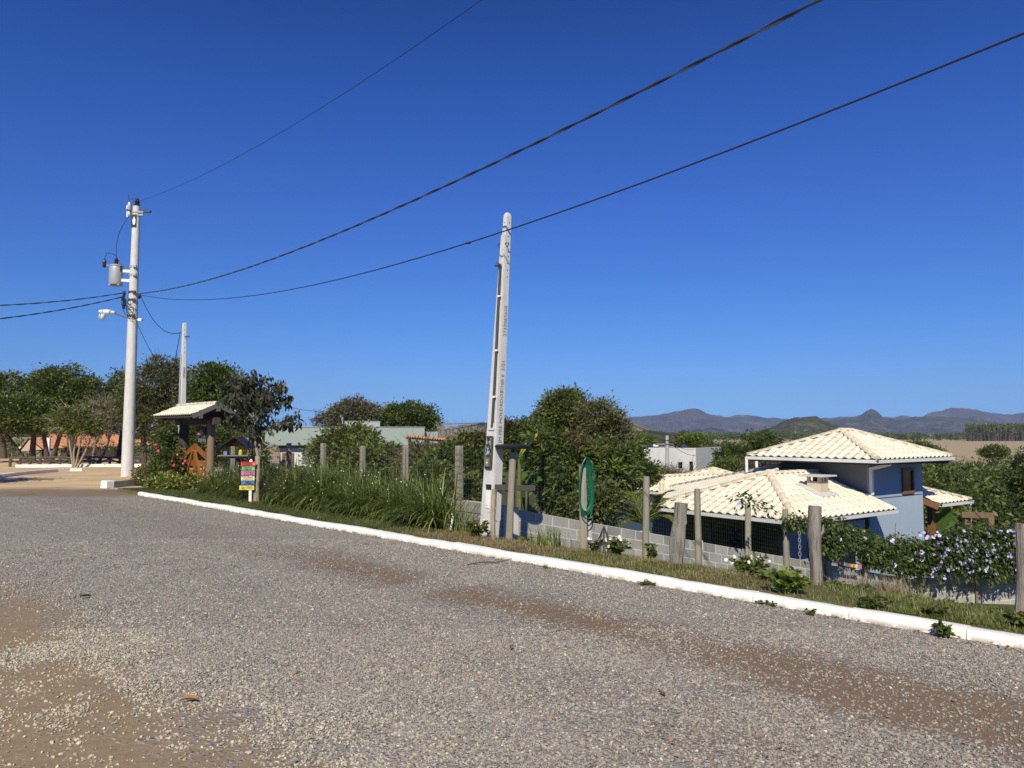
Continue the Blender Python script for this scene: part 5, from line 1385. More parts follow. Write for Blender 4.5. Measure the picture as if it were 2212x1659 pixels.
M['post_brown'] = mat_plain('post_brown', (0.24, 0.17, 0.11), .85, .3, 9, .4, .006, stretch=(1, 1, .15))
gate()
# ------------------------------------------------------------------ tall round utility pole at the left with its gear
UP = P(275, 1031, 32.0); UPY = 32.0
UPT = P(290.5, 446, 32.0)
def utility_pole():
    base = Vector((UP.x, UP.y, 0)); top = Vector((UP.x + .03, UP.y, UPT.z)); s = 32.0 / F
    t = thing('utility_pole', 'tall round white concrete utility pole at the left, cluttered with cables', 'pole', base)
    cz = lambda v: P(283, v, 32.0).z
    m = MB(); m.tube([base - Vector((0, 0, .2)), base.lerp(top, .5), top], [.255, .20, .145], 20); m.build('shaft', M['concrete_pale'], t, smooth_shade=True)
    rad = lambda z: .255 + (.145 - .255) * z / top.z
    # top bracket, pin insulator, fuse cut-out
    m = MB(); m.box(top + Vector((.12, -.02, -.20)), (1.0, .12, .09), Matrix.Rotation(R(4), 3, 'Y')); m.build('cross_arm', M['dark_metal'], t)
    for z in (-.42, -.30):
        m = MB(); m.lathe(top + Vector((0, 0, z)), [(.17, 0), (.17, .07)], 14); m.bar(top + Vector((.1, -.1, z + .03)), top + Vector((.34, -.1, z + .03)), .06, .06); m.build('clamp', M['grey_metal'], t)
    m = MB(); m.box(top + Vector((-.02, -.16, -.66)), (.2, .03, .52)); pl = m.build('number_plate', M['black_paint'], t)
    m = MB(); m.prism([top + Vector((a, -.178, -.66 + b)) for a, b in ((0, .19), (.07, .02), (.04, -.17), (-.04, -.17), (-.07, .02))], (0, -.006, 0)); m.build('plate_mark', M['white_plastic'], pl)
    def insul(p, sc=1.0, mat='porcelain'):
        m = MB(); m.lathe(p, [(.05 * sc, 0), (.1 * sc, .05 * sc), (.055 * sc, .09 * sc), (.11 * sc, .15 * sc), (.055 * sc, .19 * sc), (.1 * sc, .25 * sc), (.05 * sc, .30 * sc), (.06 * sc, .36 * sc)], 12); return m.build('insulator', M[mat], t, smooth_shade=True)
    insul(top + Vector((.02, 0, -.12)), 1.25)
    fc = P(279.5, 452, 32.0); m = MB(); m.lathe(fc + Vector((0, 0, -.32)), [(.06, 0), (.085, .08), (.06, .12), (.085, .3), (.06, .34), (.09, .5), (.05, .62)], 10); m.build('fuse_cutout', M['grey_metal'], t, smooth_shade=True)
    m = MB(); m.bar(fc + Vector((-.08, -.03, .15)), fc + Vector((-.06, -.03, -.35)), .05, .05, up=(0, 1, 0)); m.build('fuse_tube', M['white_plastic'], t)
    # lower clamps and cable racks
    for v in (577, 595, 632, 649, 683):
        z = cz(v); m = MB(); m.lathe((base.x, base.y, z - .04), [(rad(z) + .012, 0), (rad(z) + .012, .09)], 18); m.bar((base.x + .06, base.y - rad(z) - .03, z), (base.x + .2, base.y - rad(z) - .03, z), .09, .09); m.build('clamp', M['dark_metal'] if v > 600 else M['grey_metal'], t)
    for i, (u, v) in enumerate(((268, 634), (266, 645), (269.5, 650), (268, 658), (266.5, 662), (301, 640))):
        p = P(u, v, 31.8); m = MB(); m.tube([p + Vector((0, 0, .09)), p + Vector((.02, -.02, 0)), p - Vector((.0, 0, .1))], [.05, .07, .045], 8); m.build('connector', M['black_paint'], t, smooth_shade=True)
    r = random.Random(5)
    for i in range(9):                       # slack loops of thin cable
        a = P(r.uniform(262, 272), r.uniform(630, 650), 31.75); b = P(r.uniform(276, 297), r.uniform(640, 690), 31.7); c = P(r.uniform(250, 292), r.uniform(660, 705), 31.6)
        pts = [a * (1 - f) ** 2 + c * (2 * f * (1 - f)) + b * f * f for f in np.linspace(0, 1, 12)]
        m = MB(); m.tube(pts, .011, 5); m.build('slack_cable', M['cable'], t)
    m = MB(); p = P(303, 691, 31.9); m.box(p, (.16, .14, .12)); m.bar(p, (base.x, base.y, p.z), .04, .04); m.build('sensor', M['white_plastic'], t, bevel=.01)
    # ---- transformer
    c = P(250, 616, 31.9); zt, zb = cz(577), cz(616); R0 = .27
    x = thing('transformer', 'grey cylindrical transformer hanging on the left side of the utility pole', 'transformer', (c.x, c.y, zb))
    cx = Vector((c.x, c.y, 0))
    m = MB(); m.lathe(cx + Vector((0, 0, zb)), [(R0 * .93, 0), (R0 * .95, .03), (R0, .06), (R0, zt - zb - .04), (R0 * .97, zt - zb)], 24); m.build('tank', M['grey_metal'], x, smooth_shade=True)
    m = MB(); m.lathe(cx + Vector((0, 0, zt)), [(R0 * 1.06, 0), (R0 * 1.06, .04), (R0 * .5, .09)], 24); m.build('lid', M['grey_metal'], x, smooth_shade=True)
    m = MB(); m.box(cx + Vector((0, 0, zb - .02)), (.44, .34, .05)); m.build('foot', M['grey_metal'], x)
    for dz in (.18, .62 * (zt - zb) + .1):
        m = MB(); m.bar(cx + Vector((R0 - .03, 0, zb + dz)), Vector((base.x - .12, base.y, zb + dz)), .14, .12); m.build('bracket', M['white_plastic'], x)
    def ins2(p, k=1.0):
        m = MB(); m.lathe(p, [(.05 * k, 0), (.085 * k, .04), (.05 * k, .07), (.09 * k, .12), (.05 * k, .16), (.09 * k, .2), (.05 * k, .24), (.03 * k, .32)], 10); m.build('bushing', M['porcelain'], x, smooth_shade=True)
    ins2(cx + Vector((0, 0, zt + .06)), 1.2)
    for i in range(3): ins2(cx + Vector((R0 * (.6 + .16 * i), -.1, zt - .16 - i * .04)), .6)
    ar = P(225.5, 572, 31.8); m = MB(); m.lathe(ar + Vector((0, 0, -.12)), [(.03, 0), (.075, .06), (.075, .28), (.04, .34)], 10); m.build('surge_arrester', M['porcelain'], x, smooth_shade=True)
    m = MB(); m.bar(ar, cx + Vector((-R0 * .6, 0, zt + .02)), .035, .035); m.build('arm', M['grey_metal'], x)
    m = MB(); m.tube([ar + Vector((0, 0, .22)), ar + Vector((.08, 0, .5)), P(243, 548, 31.8), cx + Vector((0, 0, zt + .45))], .012, 5); m.build('jumper', M['cable'], x)
    # drop wire from fuse to transformer
    a = fc + Vector((0, 0, -.3)); b = cx + Vector((0, 0, zt + .36)); c2 = P(247, 505, 31.9)
    pts = [a * (1 - f) ** 2 + c2 * (2 * f * (1 - f)) + b * f * f for f in np.linspace(0, 1, 16)]
    m = MB(); m.tube(pts, .012, 5); o = m.build('drop_wire', M['cable']); tag(o, 'thin drop wire from the pole top down to the transformer', 'wire')
    m = MB(); c3 = P(277, 420, 32); pts = [fc + Vector((0, 0, .28)), c3, P(284, 430, 32), top + Vector((.02, 0, .34))]; m.tube(pts, .011, 5); o = m.build('jumper_wire', M['cable']); tag(o, 'looped jumper wire at the very top of the utility pole', 'wire')
    # ---- street lamp
    hd = P(229, 674, 31.2); ln = thing('street_lamp', 'white street lamp on a short arm of the utility pole', 'street lamp', (base.x - .2, base.y, cz(686)))
    arm0 = Vector((base.x - .15, base.y - .05, cz(688))); arm1 = P(245, 675, 31.3)
    m = MB(); m.tube([arm0, arm1], .035, 8); m.build('arm', M['grey_metal'], ln, smooth_shade=True)
    m = MB(); m.tube([arm1 + Vector((.05, 0, -.01)), arm1.lerp(hd, .3), hd, hd + Vector((-.26, -.05, .03))], [.05, .10, .115, .05], 10); m.build('housing', M['white_plastic'], ln, smooth_shade=True)
    m = MB(); m.lathe(hd + Vector((-.14, -.02, -.33)), [(.05, 0), (.11, .05), (.13, .16), (.115, .24)], 12); m.build('lens', flat('lamp_lens', (.75, .76, .78), .3), ln, smooth_shade=True)
utility_pole()
def far_pole():
    Y = 27.5; top, bot = P(398.5, 698, Y), P(392, 1000, Y)
    t = thing('meter_pole', 'slimmer white concrete pole with bolt holes rising behind the gate shelter', 'pole', (bot.x, bot.y, 0))
    w0, w1 = .24, .12; rot = Matrix.Rotation(TD, 3, 'Z'); m = MB()
    for z, w, c in ((-.1, w0, bot), (top.z, w1, top)):
        for a, b in ((-1, -1), (1, -1), (1, 1), (-1, 1)): m.v.append(Vector((c.x, Y, z)) + rot @ Vector((a * w / 2, b * w / 2, 0)))
    m.f += [[0, 1, 2, 3], [4, 5, 6, 7]] + [[k, (k + 1) % 4, 4 + (k + 1) % 4, 4 + k] for k in range(4)]
    m.build('shaft', M['concrete_pale'], t, bevel=.01)
    nr = rot @ Vector((0, -1, 0)); xr = rot @ Vector((1, 0, 0)); ax = (Vector((top.x, Y, top.z)) - Vector((bot.x, Y, 0)))
    for i in range(7):
        f = .985 - i * .028; c = Vector((bot.x, Y, 0)) + ax * f; w = (w0 + (w1 - w0) * f) / 2
        m = MB(); m.lathe(c + nr * w, [(.013, 0), (.013, .003)], 8, axis=nr); m.build('bolt_hole', M['black_paint'], t)
    m = MB(); c = [Vector((bot.x, Y, 0)) + ax * f - xr * ((w0 + (w1 - w0) * f) / 2 + .03) for f in (.35, .6, .8)]; m.tube(c, .025, 8); m.build('conduit', M['grey_metal'], t, smooth_shade=True)
    put_text(t, '2733065', .11, Vector((bot.x, Y, 0)) + ax * .69 + nr * .09, ax, Vector((0, 0, 1)).cross(nr) * -1 if False else -xr, M['letter'], ext=.001)
    m = MB(); c = P(404, 727, Y - .1); m.box(c, (.16, .05, .05)); m.build('hook', M['dark_metal'], t)
    return Vector((top.x, Y, top.z))
FPT = far_pole()

# ------------------------------------------------------------------ cables
def sagged(a, b, sag, n=40): return [Vector(a).lerp(Vector(b), f) - Vector((0, 0, 4 * sag * f * (1 - f))) for f in np.linspace(0, 1, n + 1)]
def cable(name, label, pts, rad, strands=1, twist=.55, cat='cable', mats=None):
    if strands == 1:
        m = MB(); m.tube(pts, rad, 6); o = m.build(name, M['cable'], None, smooth_shade=True); return tag(o, label, cat)
    L = [0.0]
    for a, b in zip(pts, pts[1:]): L.append(L[-1] + (b - a).length)
    fine = []; nn = int(L[-1] / .12)
    P_ = np.array([tuple(p) for p in pts]); ll = np.linspace(0, L[-1], nn)
    xs = [np.interp(ll, L, P_[:, i]) for i in range(3)]
    t = thing(name, label, cat, pts[0])
    for k in range(strands):
        q = []
        for j in range(nn):
            a = 2 * math.pi * (ll[j] / (twist * 2.2) + k / strands); q.append(Vector((xs[0][j], xs[1][j], xs[2][j])) + Vector((.72, .69, 0)) * (math.cos(a) * rad * .95) + Vector((0, 0, math.sin(a) * rad * .95)))
        m = MB(); m.tube(q, rad, 5); m.build('strand', M['cable'] if k else (mats or M['cable']), t, smooth_shade=True)
    return t
def hang(u0, v0, Y0, u1, v1, Y1, sag, ext=0.25):
    a, b = P(u0, v0, Y0), P(u1, v1, Y1); b2 = a + (b - a) * 1.0
    pts = sagged(a, b2, sag); d = pts[-1] - pts[-2]; dd = pts[-2] - pts[-3]; add_ = d - dd
    p = pts[-1]
    for i in range(int(len(pts) * ext)):
        d = d + add_; p = p + d; pts.append(p)
    return pts
M['silver_cable'] = mat_plain('silver_cable', (.07, .072, .075), .35, .1, 3, 0)
cable('twisted_cable', 'thick twisted overhead cable running from the utility pole to the upper right', hang(303, 634, 31.9, 1770, 0, 8.0, .62), .0125, 2, mats=M['silver_cable'])
cable('overhead_wire', 'thin bare wire rising from the very top of the tall utility pole', hang(302, 434, 32, 1040, 0, 14.5, .45), .007, cat='wire')
low = hang(303, 637, 31.9, 2212, 72, 7.0, 1.05)
cable('service_cable', 'lower overhead cable passing in front of the top of the white meter pole', low, .0115)
p_ = P(970, 531, 13.9); m = MB(); j_ = min(low, key=lambda q: (q - p_).length); m.tube([j_ + Vector((-.05, 0, 0)), j_, j_ + Vector((.05, 0, .01))], [.015, .028, .015], 8); o = m.build('splice', M['black_paint'], None, smooth_shade=True); tag(o, 'small black splice on the lower overhead cable left of the meter pole', 'splice')
cable('twisted_cable', 'twisted cable leaving the utility pole towards the left edge, upper of the two', sagged(P(270, 632, 31.9), P(-80, 662, 26), .12), .013, 2, mats=M['silver_cable'])
cable('twisted_cable', 'twisted cable leaving the utility pole towards the left edge, lower of the two', sagged(P(270, 640, 31.9), P(-80, 697, 25), .12), .013, 2)
cable('drop_cable', 'drop cable curving from the utility pole to the slim pole behind the gate', sagged(P(303, 636, 31.9), FPT + Vector((-.08, -.1, -.35)), .55), .014)
cable('drop_cable', 'drop cable running down from the utility pole into the tree beside it', sagged(P(294, 693, 31.8), P(336, 775, 36), .1), .013)
cable('pole_lead', 'dark lead hanging from the slim pole down behind the shelter', sagged(FPT + Vector((-.1, -.1, -.35)), P(375, 790, 28), .05, 8), .012)
cable('distant_wire', 'fine wire between the young tree and the trees behind the long house', sagged(P(600, 872, 34), P(702, 888, 50), .12), .013, cat='wire')
cable('distant_wire', 'fine level wire ending at the left side of the meter pole', sagged(P(915, 913, 50), P(1046, 913, 16), .05), .008, cat='wire')
cable('distant_wire', 'fine sloping wire meeting the left side of the meter pole', sagged(P(930, 928, 46), P(1048, 914, 16), .08), .008, cat='wire')
cable('distant_wire', 'slack wire from the pole at the white building down past its corner', sagged(pw + Vector((.1, -.1, -.4)), P(1503, 984, 59.5), .25), .016, cat='wire')
cable('distant_wire', 'short wire across the top corner of the white building', sagged(pw + Vector((.1, -.1, -.3)), P(1500, 971, 59.6), .25), .014, cat='wire')
cable('garden_wire', 'pale wire stretched across the dark trees at the far right', sagged(P(2086, 1081, 27.4), P(2230, 1092, 25), .08), .011, cat='wire')
# ------------------------------------------------------------------ plants
def lobe(u, v, ru, rv, Y, ry=None):
    """an ellipsoid of a crown given by its place and half size in the picture and its distance"""
    c = P(u, v, Y); k = Y / F
    return (np.array(c), np.array([ru * k, (ry if ry else ru * k), rv * k]))
def leaf_quads(pos, ax, r, length, width, droop=0.0, fold=.25):
    """pos, ax (n,3): diamond leaves, two triangles each, folded along the midrib"""
    n = len(pos)
    ax = ax / (np.linalg.norm(ax, axis=1, keepdims=True) + 1e-9)
    ax[:, 2] -= droop; ax = ax / (np.linalg.norm(ax, axis=1, keepdims=True) + 1e-9)
    rnd = r.normal(0, 1, (n, 3)); rnd[:, 2] += .8
    sd = np.cross(ax, rnd); sd /= (np.linalg.norm(sd, axis=1, keepdims=True) + 1e-9)
    nr = np.cross(sd, ax)
    L = (length * (0.65 + .7 * r.random(n)))[:, None]; Wd = L * (width / length) * (.8 + .4 * r.random(n))[:, None]
    m = pos + ax * L * .45 + nr * L * fold * .5
    V = np.stack([pos, m + sd * Wd * .5 - nr * L * fold * .4, pos + ax * L, m - sd * Wd * .5 - nr * L * fold * .4], 1).reshape(-1, 3)
    i = np.arange(n)[:, None] * 4
    T = np.concatenate([i + [0, 1, 2], i + [0, 2, 3]], 1).reshape(-1, 3)
    return V, T
def clump_centres(lobes, n, r, shell=.55):
    vol = np.array([np.prod(l[1]) ** (2 / 3) for l in lobes]); which = r.choice(len(lobes), n, p=vol / vol.sum())
    d = r.normal(0, 1, (n, 3)); d /= np.linalg.norm(d, axis=1, keepdims=True)
    rad = shell + (1 - shell) * r.random(n) ** .7
    bumpy = 1 + .18 * np.sin(d[:, 0] * 5 + which * 2.1) * np.cos(d[:, 2] * 6 + d[:, 1] * 4 + which)
    C = np.array([lobes[k][0] for k in which]) + d * np.array([lobes[k][1] for k in which]) * (rad * bumpy)[:, None]
    return C, d
def foliage(lobes, nclump, per, leaf, r, cl=.35, width=None, droop=.15, shell=.55, out=.6):
    C, d = clump_centres(lobes, nclump, r, shell)
    csz = cl * (.6 + .8 * r.random(nclump))
    k = np.repeat(np.arange(nclump), per); n = len(k)
    off = r.normal(0, 1, (n, 3)) * np.array([1, 1, .65]) * csz[k][:, None] * .55
    pos = C[k] + off
    ax = off / (csz[k][:, None] + 1e-9) * .8 + d[k] * out + r.normal(0, .5, (n, 3)) + np.array([0, 0, .15])
    V, T = leaf_quads(pos, ax, r, leaf, width or leaf * .5, droop)
    return V, T, C
def branches(m, base, fork, tips, r0, r, r_tip=.02, sides=7, bend=.25, up=.3):
    """limbs from a fork point out to some of the crown's clumps"""
    for tpt in tips:
        tpt = Vector(tpt); mid = fork.lerp(tpt, .5) + Vector((r.normal(0, bend), r.normal(0, bend), up * (tpt - fork).length * .3))
        pts = [fork * (1 - f) ** 2 + mid * (2 * f * (1 - f)) + tpt * f * f for f in (0, .2, .4, .6, .8, 1)]
        m.tube(pts, [r0 * (1 - f) ** 1.1 + r_tip * f for f in (0, .2, .4, .6, .8, 1)], sides, caps=False)
def tree(name, label, cat, base, lobes, nclump, per, leaf, mat, seed, trunk=.16, forks=None, bark='bark', nb=14, cl=.4, width=None, droop=.15, group=None, extra=None, lean=(0, 0), shell=.5, twigs=0, fork_f=.5, up=.3, zbase=None):
    r = np.random.default_rng(seed); base = Vector(base)
    base.z = h(base.x, base.y) if zbase is None else zbase
    t = thing(name, label, cat, base, group)
    cl, per, leaf, shell = cl * .74, int(per * 1.35), leaf * 1.12, max(shell, .6)      # tight clumps with gaps between them
    V, T, C = foliage(lobes, nclump, per, leaf, r, cl, width, droop, shell)
    lowz = min(l[0][2] - l[1][2] for l in lobes); cz = np.mean([l[0][2] for l in lobes]); cx = np.mean([l[0][0] for l in lobes]); cy = np.mean([l[0][1] for l in lobes])
    stems = forks or [(0, 0)]
    m = MB(); idx = r.permutation(len(C))
    for i, (dx, dy) in enumerate(stems):
        fk = Vector((base.x + (cx - base.x) * fork_f + dx, base.y + (cy - base.y) * fork_f + dy, base.z + (cz - base.z) * fork_f))
        b0 = base + Vector((dx * .12, dy * .12, -.15)); md = b0.lerp(fk, .5) + Vector((r.normal(0, .06), r.normal(0, .06), 0))
        k = 1 / math.sqrt(len(stems))
        m.tube([b0, b0.lerp(md, .3), md, fk], [trunk * 1.35 * k, trunk * 1.05 * k, trunk * .9 * k, trunk * .75 * k], 10, caps=False)
        tp = idx[i * nb:(i + 1) * nb] if nb * (i + 1) <= len(idx) else idx[:nb]
        branches(m, base, fk, C[tp], trunk * .5 * k, r, r_tip=trunk * .05, up=up)
    if twigs:                                        # bare fine twigs among the leaves
        tw = idx[:twigs]
        for q in C[tw]:
            q = Vector(q); c = Vector((cx, cy, cz)); d = (q - c).normalized(); p = q - d * .2
            for _ in range(4):
                e = p + (d + Vector(r.normal(0, .55, 3))).normalized() * (.45 + .5 * r.random()); m.tube([p, p.lerp(e, .5) + Vector(r.normal(0, .05, 3)), e], [.014, .010, .004], 3, caps=False)
    m.build('trunk', M[bark], t, smooth_shade=True)
    np_obj('crown', V, T, M[mat], t)
    if extra:                                        # patches of another colour: (mat, share, leaf)
        for em, n2, sel in extra:
            k = [i for i in range(len(C)) if sel(C[i])]
            if not k: continue
            k = r.choice(k, min(n2, len(k)), replace=False); kk = np.repeat(k, per)
            off = r.normal(0, 1, (len(kk), 3)) * cl * .4; ax = off + np.array([0, 0, .3]) + r.normal(0, .3, off.shape)
            V2, T2 = leaf_quads(C[kk] + off * 1.0 + np.array([0, -.1, .05]), ax, r, leaf, width or leaf * .5, droop)
            tag(np_obj('crown_tips', V2, T2, M[em], t), kind='stuff')
    return t
def G(u, Y): p = P(u, 935, Y); return Vector((p.x, p.y, 0))

# ---- trees at the left, beyond the sandy yard
tree('tree', 'round bright green tree cut by the left edge of the photo', 'tree', G(10, 54), [lobe(5, 850, 55, 48, 54), lobe(-40, 880, 50, 55, 54), lobe(30, 905, 45, 40, 53)], 420, 34, .17, 'leaf_mid', 101, .25, nb=16, cl=.55, zbase=-.2)
tree('tree', 'large dark dense tree above the orange barn roof', 'tree', G(158, 52), [lobe(140, 848, 62, 52, 52), lobe(110, 835, 40, 38, 52), lobe(185, 860, 45, 40, 51), lobe(95, 882, 40, 32, 51), lobe(210, 880, 35, 28, 51)], 560, 36, .17, 'leaf_dark', 102, .3, nb=20, cl=.55, zbase=-.1, twigs=30)
tree('tree', 'wide dark umbrella-crowned tree leaning over the barn at far left', 'tree', G(70, 46), [lobe(30, 886, 75, 34, 46), lobe(80, 900, 50, 30, 45.5), lobe(-30, 900, 50, 36, 46), lobe(45, 908, 50, 20, 45)], 520, 36, .15, 'leaf_dark', 103, .26, forks=[(-.9, 0), (.6, .3)], nb=16, cl=.5, zbase=-.1, fork_f=.62)
tree('tree', 'leaning tree with two bare dark trunks in front of the barn', 'tree', G(108, 45.5), [lobe(125, 912, 38, 18, 45), lobe(95, 915, 30, 18, 45), lobe(150, 905, 35, 20, 45.5)], 200, 30, .14, 'leaf_olive', 104, .2, forks=[(-.7, 0), (.35, 0)], nb=12, cl=.4, zbase=0, fork_f=.75)
tree('tree', 'small pale many-stemmed tree standing at the log fence', 'tree', G(164, 40.3), [lobe(165, 905, 40, 26, 40), lobe(135, 918, 22, 16, 40), lobe(200, 918, 25, 16, 40), lobe(185, 925, 40, 12, 40)], 210, 26, .12, 'leaf_mid', 105, .10, forks=[(-.5, 0), (-.15, .2), (.25, -.1), (.75, 0)], bark='bark_pale', nb=8, cl=.4, zbase=.05, twigs=80, fork_f=.75)
tree('tree', 'grey half-leafless tree right of the pale stems at the log fence', 'tree', G(205, 43), [lobe(225, 888, 40, 28, 43), lobe(245, 908, 22, 16, 43)], 100, 14, .10, 'leaf_dusty', 106, .12, forks=[(-.3, 0), (.3, .2)], bark='twig', nb=14, cl=.45, zbase=0, twigs=110)
tree('tree', 'dense round dark green tree just behind the tall utility pole', 'tree', G(262, 58), [lobe(268, 850, 32, 48, 58), lobe(255, 890, 45, 40, 58), lobe(290, 880, 35, 40, 58)], 380, 34, .18, 'leaf_dark', 107, .3, nb=14, cl=.55, zbase=-.2)
tree('tree', 'large airy brownish tree between the two concrete poles', 'tree', G(318, 38.5), [lobe(335, 835, 62, 44, 38.5), lobe(300, 870, 50, 38, 38), lobe(385, 850, 45, 50, 38.5), lobe(350, 795, 40, 22, 38.5), lobe(410, 880, 35, 40, 38), lobe(320, 910, 50, 28, 38)], 520, 24, .12, 'leaf_olive', 108, .24, forks=[(-.7, 0), (.3, .2), (1.0, 0)], bark='bark', nb=22, cl=.42, zbase=.05, twigs=300, fork_f=.6)
tree('tree', 'dark leafy tree with pale forking trunks behind the gate shelter', 'tree', G(508, 33), [lobe(470, 850, 55, 50, 33), lobe(440, 880, 40, 60, 33), lobe(520, 880, 45, 50, 33), lobe(455, 812, 34, 24, 33)], 420, 30, .13, 'leaf_dark', 109, .2, forks=[(-.6, 0), (.1, .2), (.5, 0)], bark='bark_pale', nb=14, cl=.42, zbase=-.1, fork_f=.55)
tree('tree', 'dark bushy tree filling the view under the gate shelter roof', 'tree', G(425, 31), [lobe(425, 945, 45, 40, 31), lobe(470, 965, 60, 40, 31), lobe(390, 965, 40, 40, 31)], 260, 30, .11, 'leaf_dark', 110, .12, nb=12, cl=.4, zbase=-.1, twigs=80)
# ---- the young tree beside the signpost
def young_tree():
    base = PZ(554, 1085, .06); Y = base.y; r = np.random.default_rng(77)
    t = thing('young_tree', 'young tree with a pale smooth trunk and drooping dark leaves beside the signpost', 'tree', base)
    pt = lambda u, v, dy=0.0: P(u, v, Y + dy)
    m = MB(); fk = pt(557, 985)
    m.tube([base - Vector((0, 0, .1)), pt(554, 1050), pt(557, 1015), fk], [.088, .078, .068, .07], 12, caps=False)
    tips = []
    limbs = [([fk, pt(561, 940, .1), pt(566, 905, .2)], .045), ([fk, pt(551, 955, -.1), pt(548, 905, -.1)], .04), ([pt(566, 905, .2), pt(590, 870), pt(606, 828, .1)], .026), ([pt(566, 905, .2), pt(570, 860, .3), pt(552, 808, .3)], .026),
             ([pt(548, 905, -.1), pt(525, 880, -.3), pt(508, 838, -.3)], .024), ([pt(548, 905, -.1), pt(545, 865), pt(528, 820)], .022), ([pt(561, 940, .1), pt(592, 915, -.2), pt(633, 912, -.2)], .02), ([pt(590, 870), pt(612, 862, .2), pt(622, 858, .2)], .016), ([pt(548, 905, -.1), pt(520, 912, .2), pt(500, 905, .3)], .016), ([pt(570, 860, .3), pt(582, 840, .5), pt(575, 815, .5)], .016)]
    for pts, r0 in limbs:
        a, b, c = pts; q = [a * (1 - f) ** 2 + b * 2 * f * (1 - f) + c * f * f for f in np.linspace(0, 1, 7)]
        m.tube(q, [r0 * (1 - .7 * f) for f in np.linspace(0, 1, 7)], 7, caps=False); tips += q[3:]
    m.build('trunk', M['bark_pale'], t, smooth_shade=True)
    lob = [lobe(560, 862, 46, 38, Y, .55), lobe(520, 858, 32, 38, Y, .5), lobe(540, 905, 55, 22, Y, .5), lobe(602, 835, 14, 22, Y, .2), lobe(625, 905, 20, 14, Y, .2), lobe(500, 830, 22, 24, Y, .3), lobe(545, 820, 20, 18, Y, .3), lobe(606, 870, 16, 12, Y, .2)]
    C, d = clump_centres(lob, 100, r, .25); C = np.concatenate([C, np.array([tuple(x) for x in tips])])
    tm = MB()
    for q in C[:100]:
        q = Vector(q); n_ = min(tips, key=lambda x: (x - q).length); tm.tube([n_, n_.lerp(q, .5) + Vector((0, 0, .05)), q], [.010, .008, .005], 4, caps=False)
    tag(tm.build('twigs', M['bark'], t), kind='stuff')
    k = np.repeat(np.arange(len(C)), 13); n = len(k); pos = C[k] + r.normal(0, .075, (n, 3)); ax = r.normal(0, .6, (n, 3)) + np.array([0, 0, -1.0])
    V, T = leaf_quads(pos, ax, r, .155, .07, .3, .35); np_obj('crown', V, T, M['leaf_plum'], t)
young_tree()
# ---- bushes between the fence and the long house
def bush(label, lobes, n, per, leaf, mat, seed, cl=.3, name='bush', cat='bush', base=None, **kw):
    c = np.mean([l[0] for l in lobes], axis=0)
    return tree(name, label, cat, base or (c[0], c[1], 0), lobes, n, per, leaf, mat, seed, kw.pop('trunk', .05), nb=kw.pop('nb', 8), cl=cl, **kw)
bush('big rounded bush in front of the white wall of the long house', [lobe(752, 962, 60, 38, 30), lobe(705, 985, 36, 35, 29.5), lobe(785, 985, 50, 40, 29)], 380, 30, .12, 'leaf_mid', 120, .38, zbase=-.6)
bush('leafy shrub with broad leaves behind the middle fence posts', [lobe(830, 1000, 42, 30, 26), lobe(790, 1005, 40, 34, 25)], 240, 26, .13, 'leaf_mid', 121, .33, zbase=-.5)
bush('low dark bush under the glazed door of the long house', [lobe(600, 1032, 60, 14, 25), lobe(650, 1032, 40, 14, 25)], 150, 28, .10, 'leaf_olive', 122, .3, zbase=-.3)
bush('dark shrub left of the glazed door, behind the young tree', [lobe(558, 985, 16, 24, 43), lobe(545, 1000, 22, 26, 42)], 110, 28, .13, 'leaf_dark', 128, .35, zbase=-1)
bush('sparse shrub with thin bare branches left of the end fence post', [lobe(905, 998, 38, 32, 22), lobe(940, 1010, 38, 36, 21)], 150, 18, .10, 'leaf_olive', 123, .3, zbase=-.5, twigs=120)
bush('dense dark bush right behind the end fence post', [lobe(965, 1010, 45, 42, 20), lobe(1020, 1015, 40, 45, 20), lobe(930, 1035, 40, 30, 19)], 330, 28, .10, 'leaf_dark', 124, .3, zbase=-.5)
bush('reddish leafy tree left of the meter niche on the white pole', [lobe(1020, 965, 38, 26, 25), lobe(1040, 990, 30, 30, 25)], 220, 26, .12, 'leaf_olive', 125, .3, zbase=-.8, extra=[('leaf_red', 7, lambda c: c[2] > 1.2)])
bush('low green shrub showing between the end post and the meter pole', [lobe(1015, 1060, 30, 25, 16.6), lobe(985, 1055, 25, 25, 17)], 150, 26, .07, 'leaf_mid', 126, .22, zbase=-.4)
# leafless grey thicket
def bare_thicket():
    r = np.random.default_rng(9); Y = 50
    t = thing('bare_shrub', 'pale leafless grey shrubs standing left of the meter pole', 'shrub', G(990, Y) + Vector((0, 0, -2)))
    m = MB()
    for i in range(150):
        u = r.uniform(945, 1055); p = P(u, 975, Y + r.uniform(-2, 2)); top = P(u + r.normal(0, 8), r.uniform(905, 945) + abs(u - 985) * .12, p.y)
        m.tube([p, p.lerp(top, .5) + Vector((r.normal(0, .08), 0, 0)), top], [.03, .02, .006], 3, caps=False)
        for _ in range(4):
            f = r.uniform(.3, .9); q = p.lerp(top, f); e = q + Vector((r.normal(0, .4), r.normal(0, .3), r.uniform(.2, .7))); m.tube([q, e], [.013, .004], 3, caps=False)
    m.build('stems', M['twig_pale'], t)
M['twig_pale'] = mat_plain('twig_pale', (.30, .27, .24), .9, .3, 3, 0)
bare_thicket()
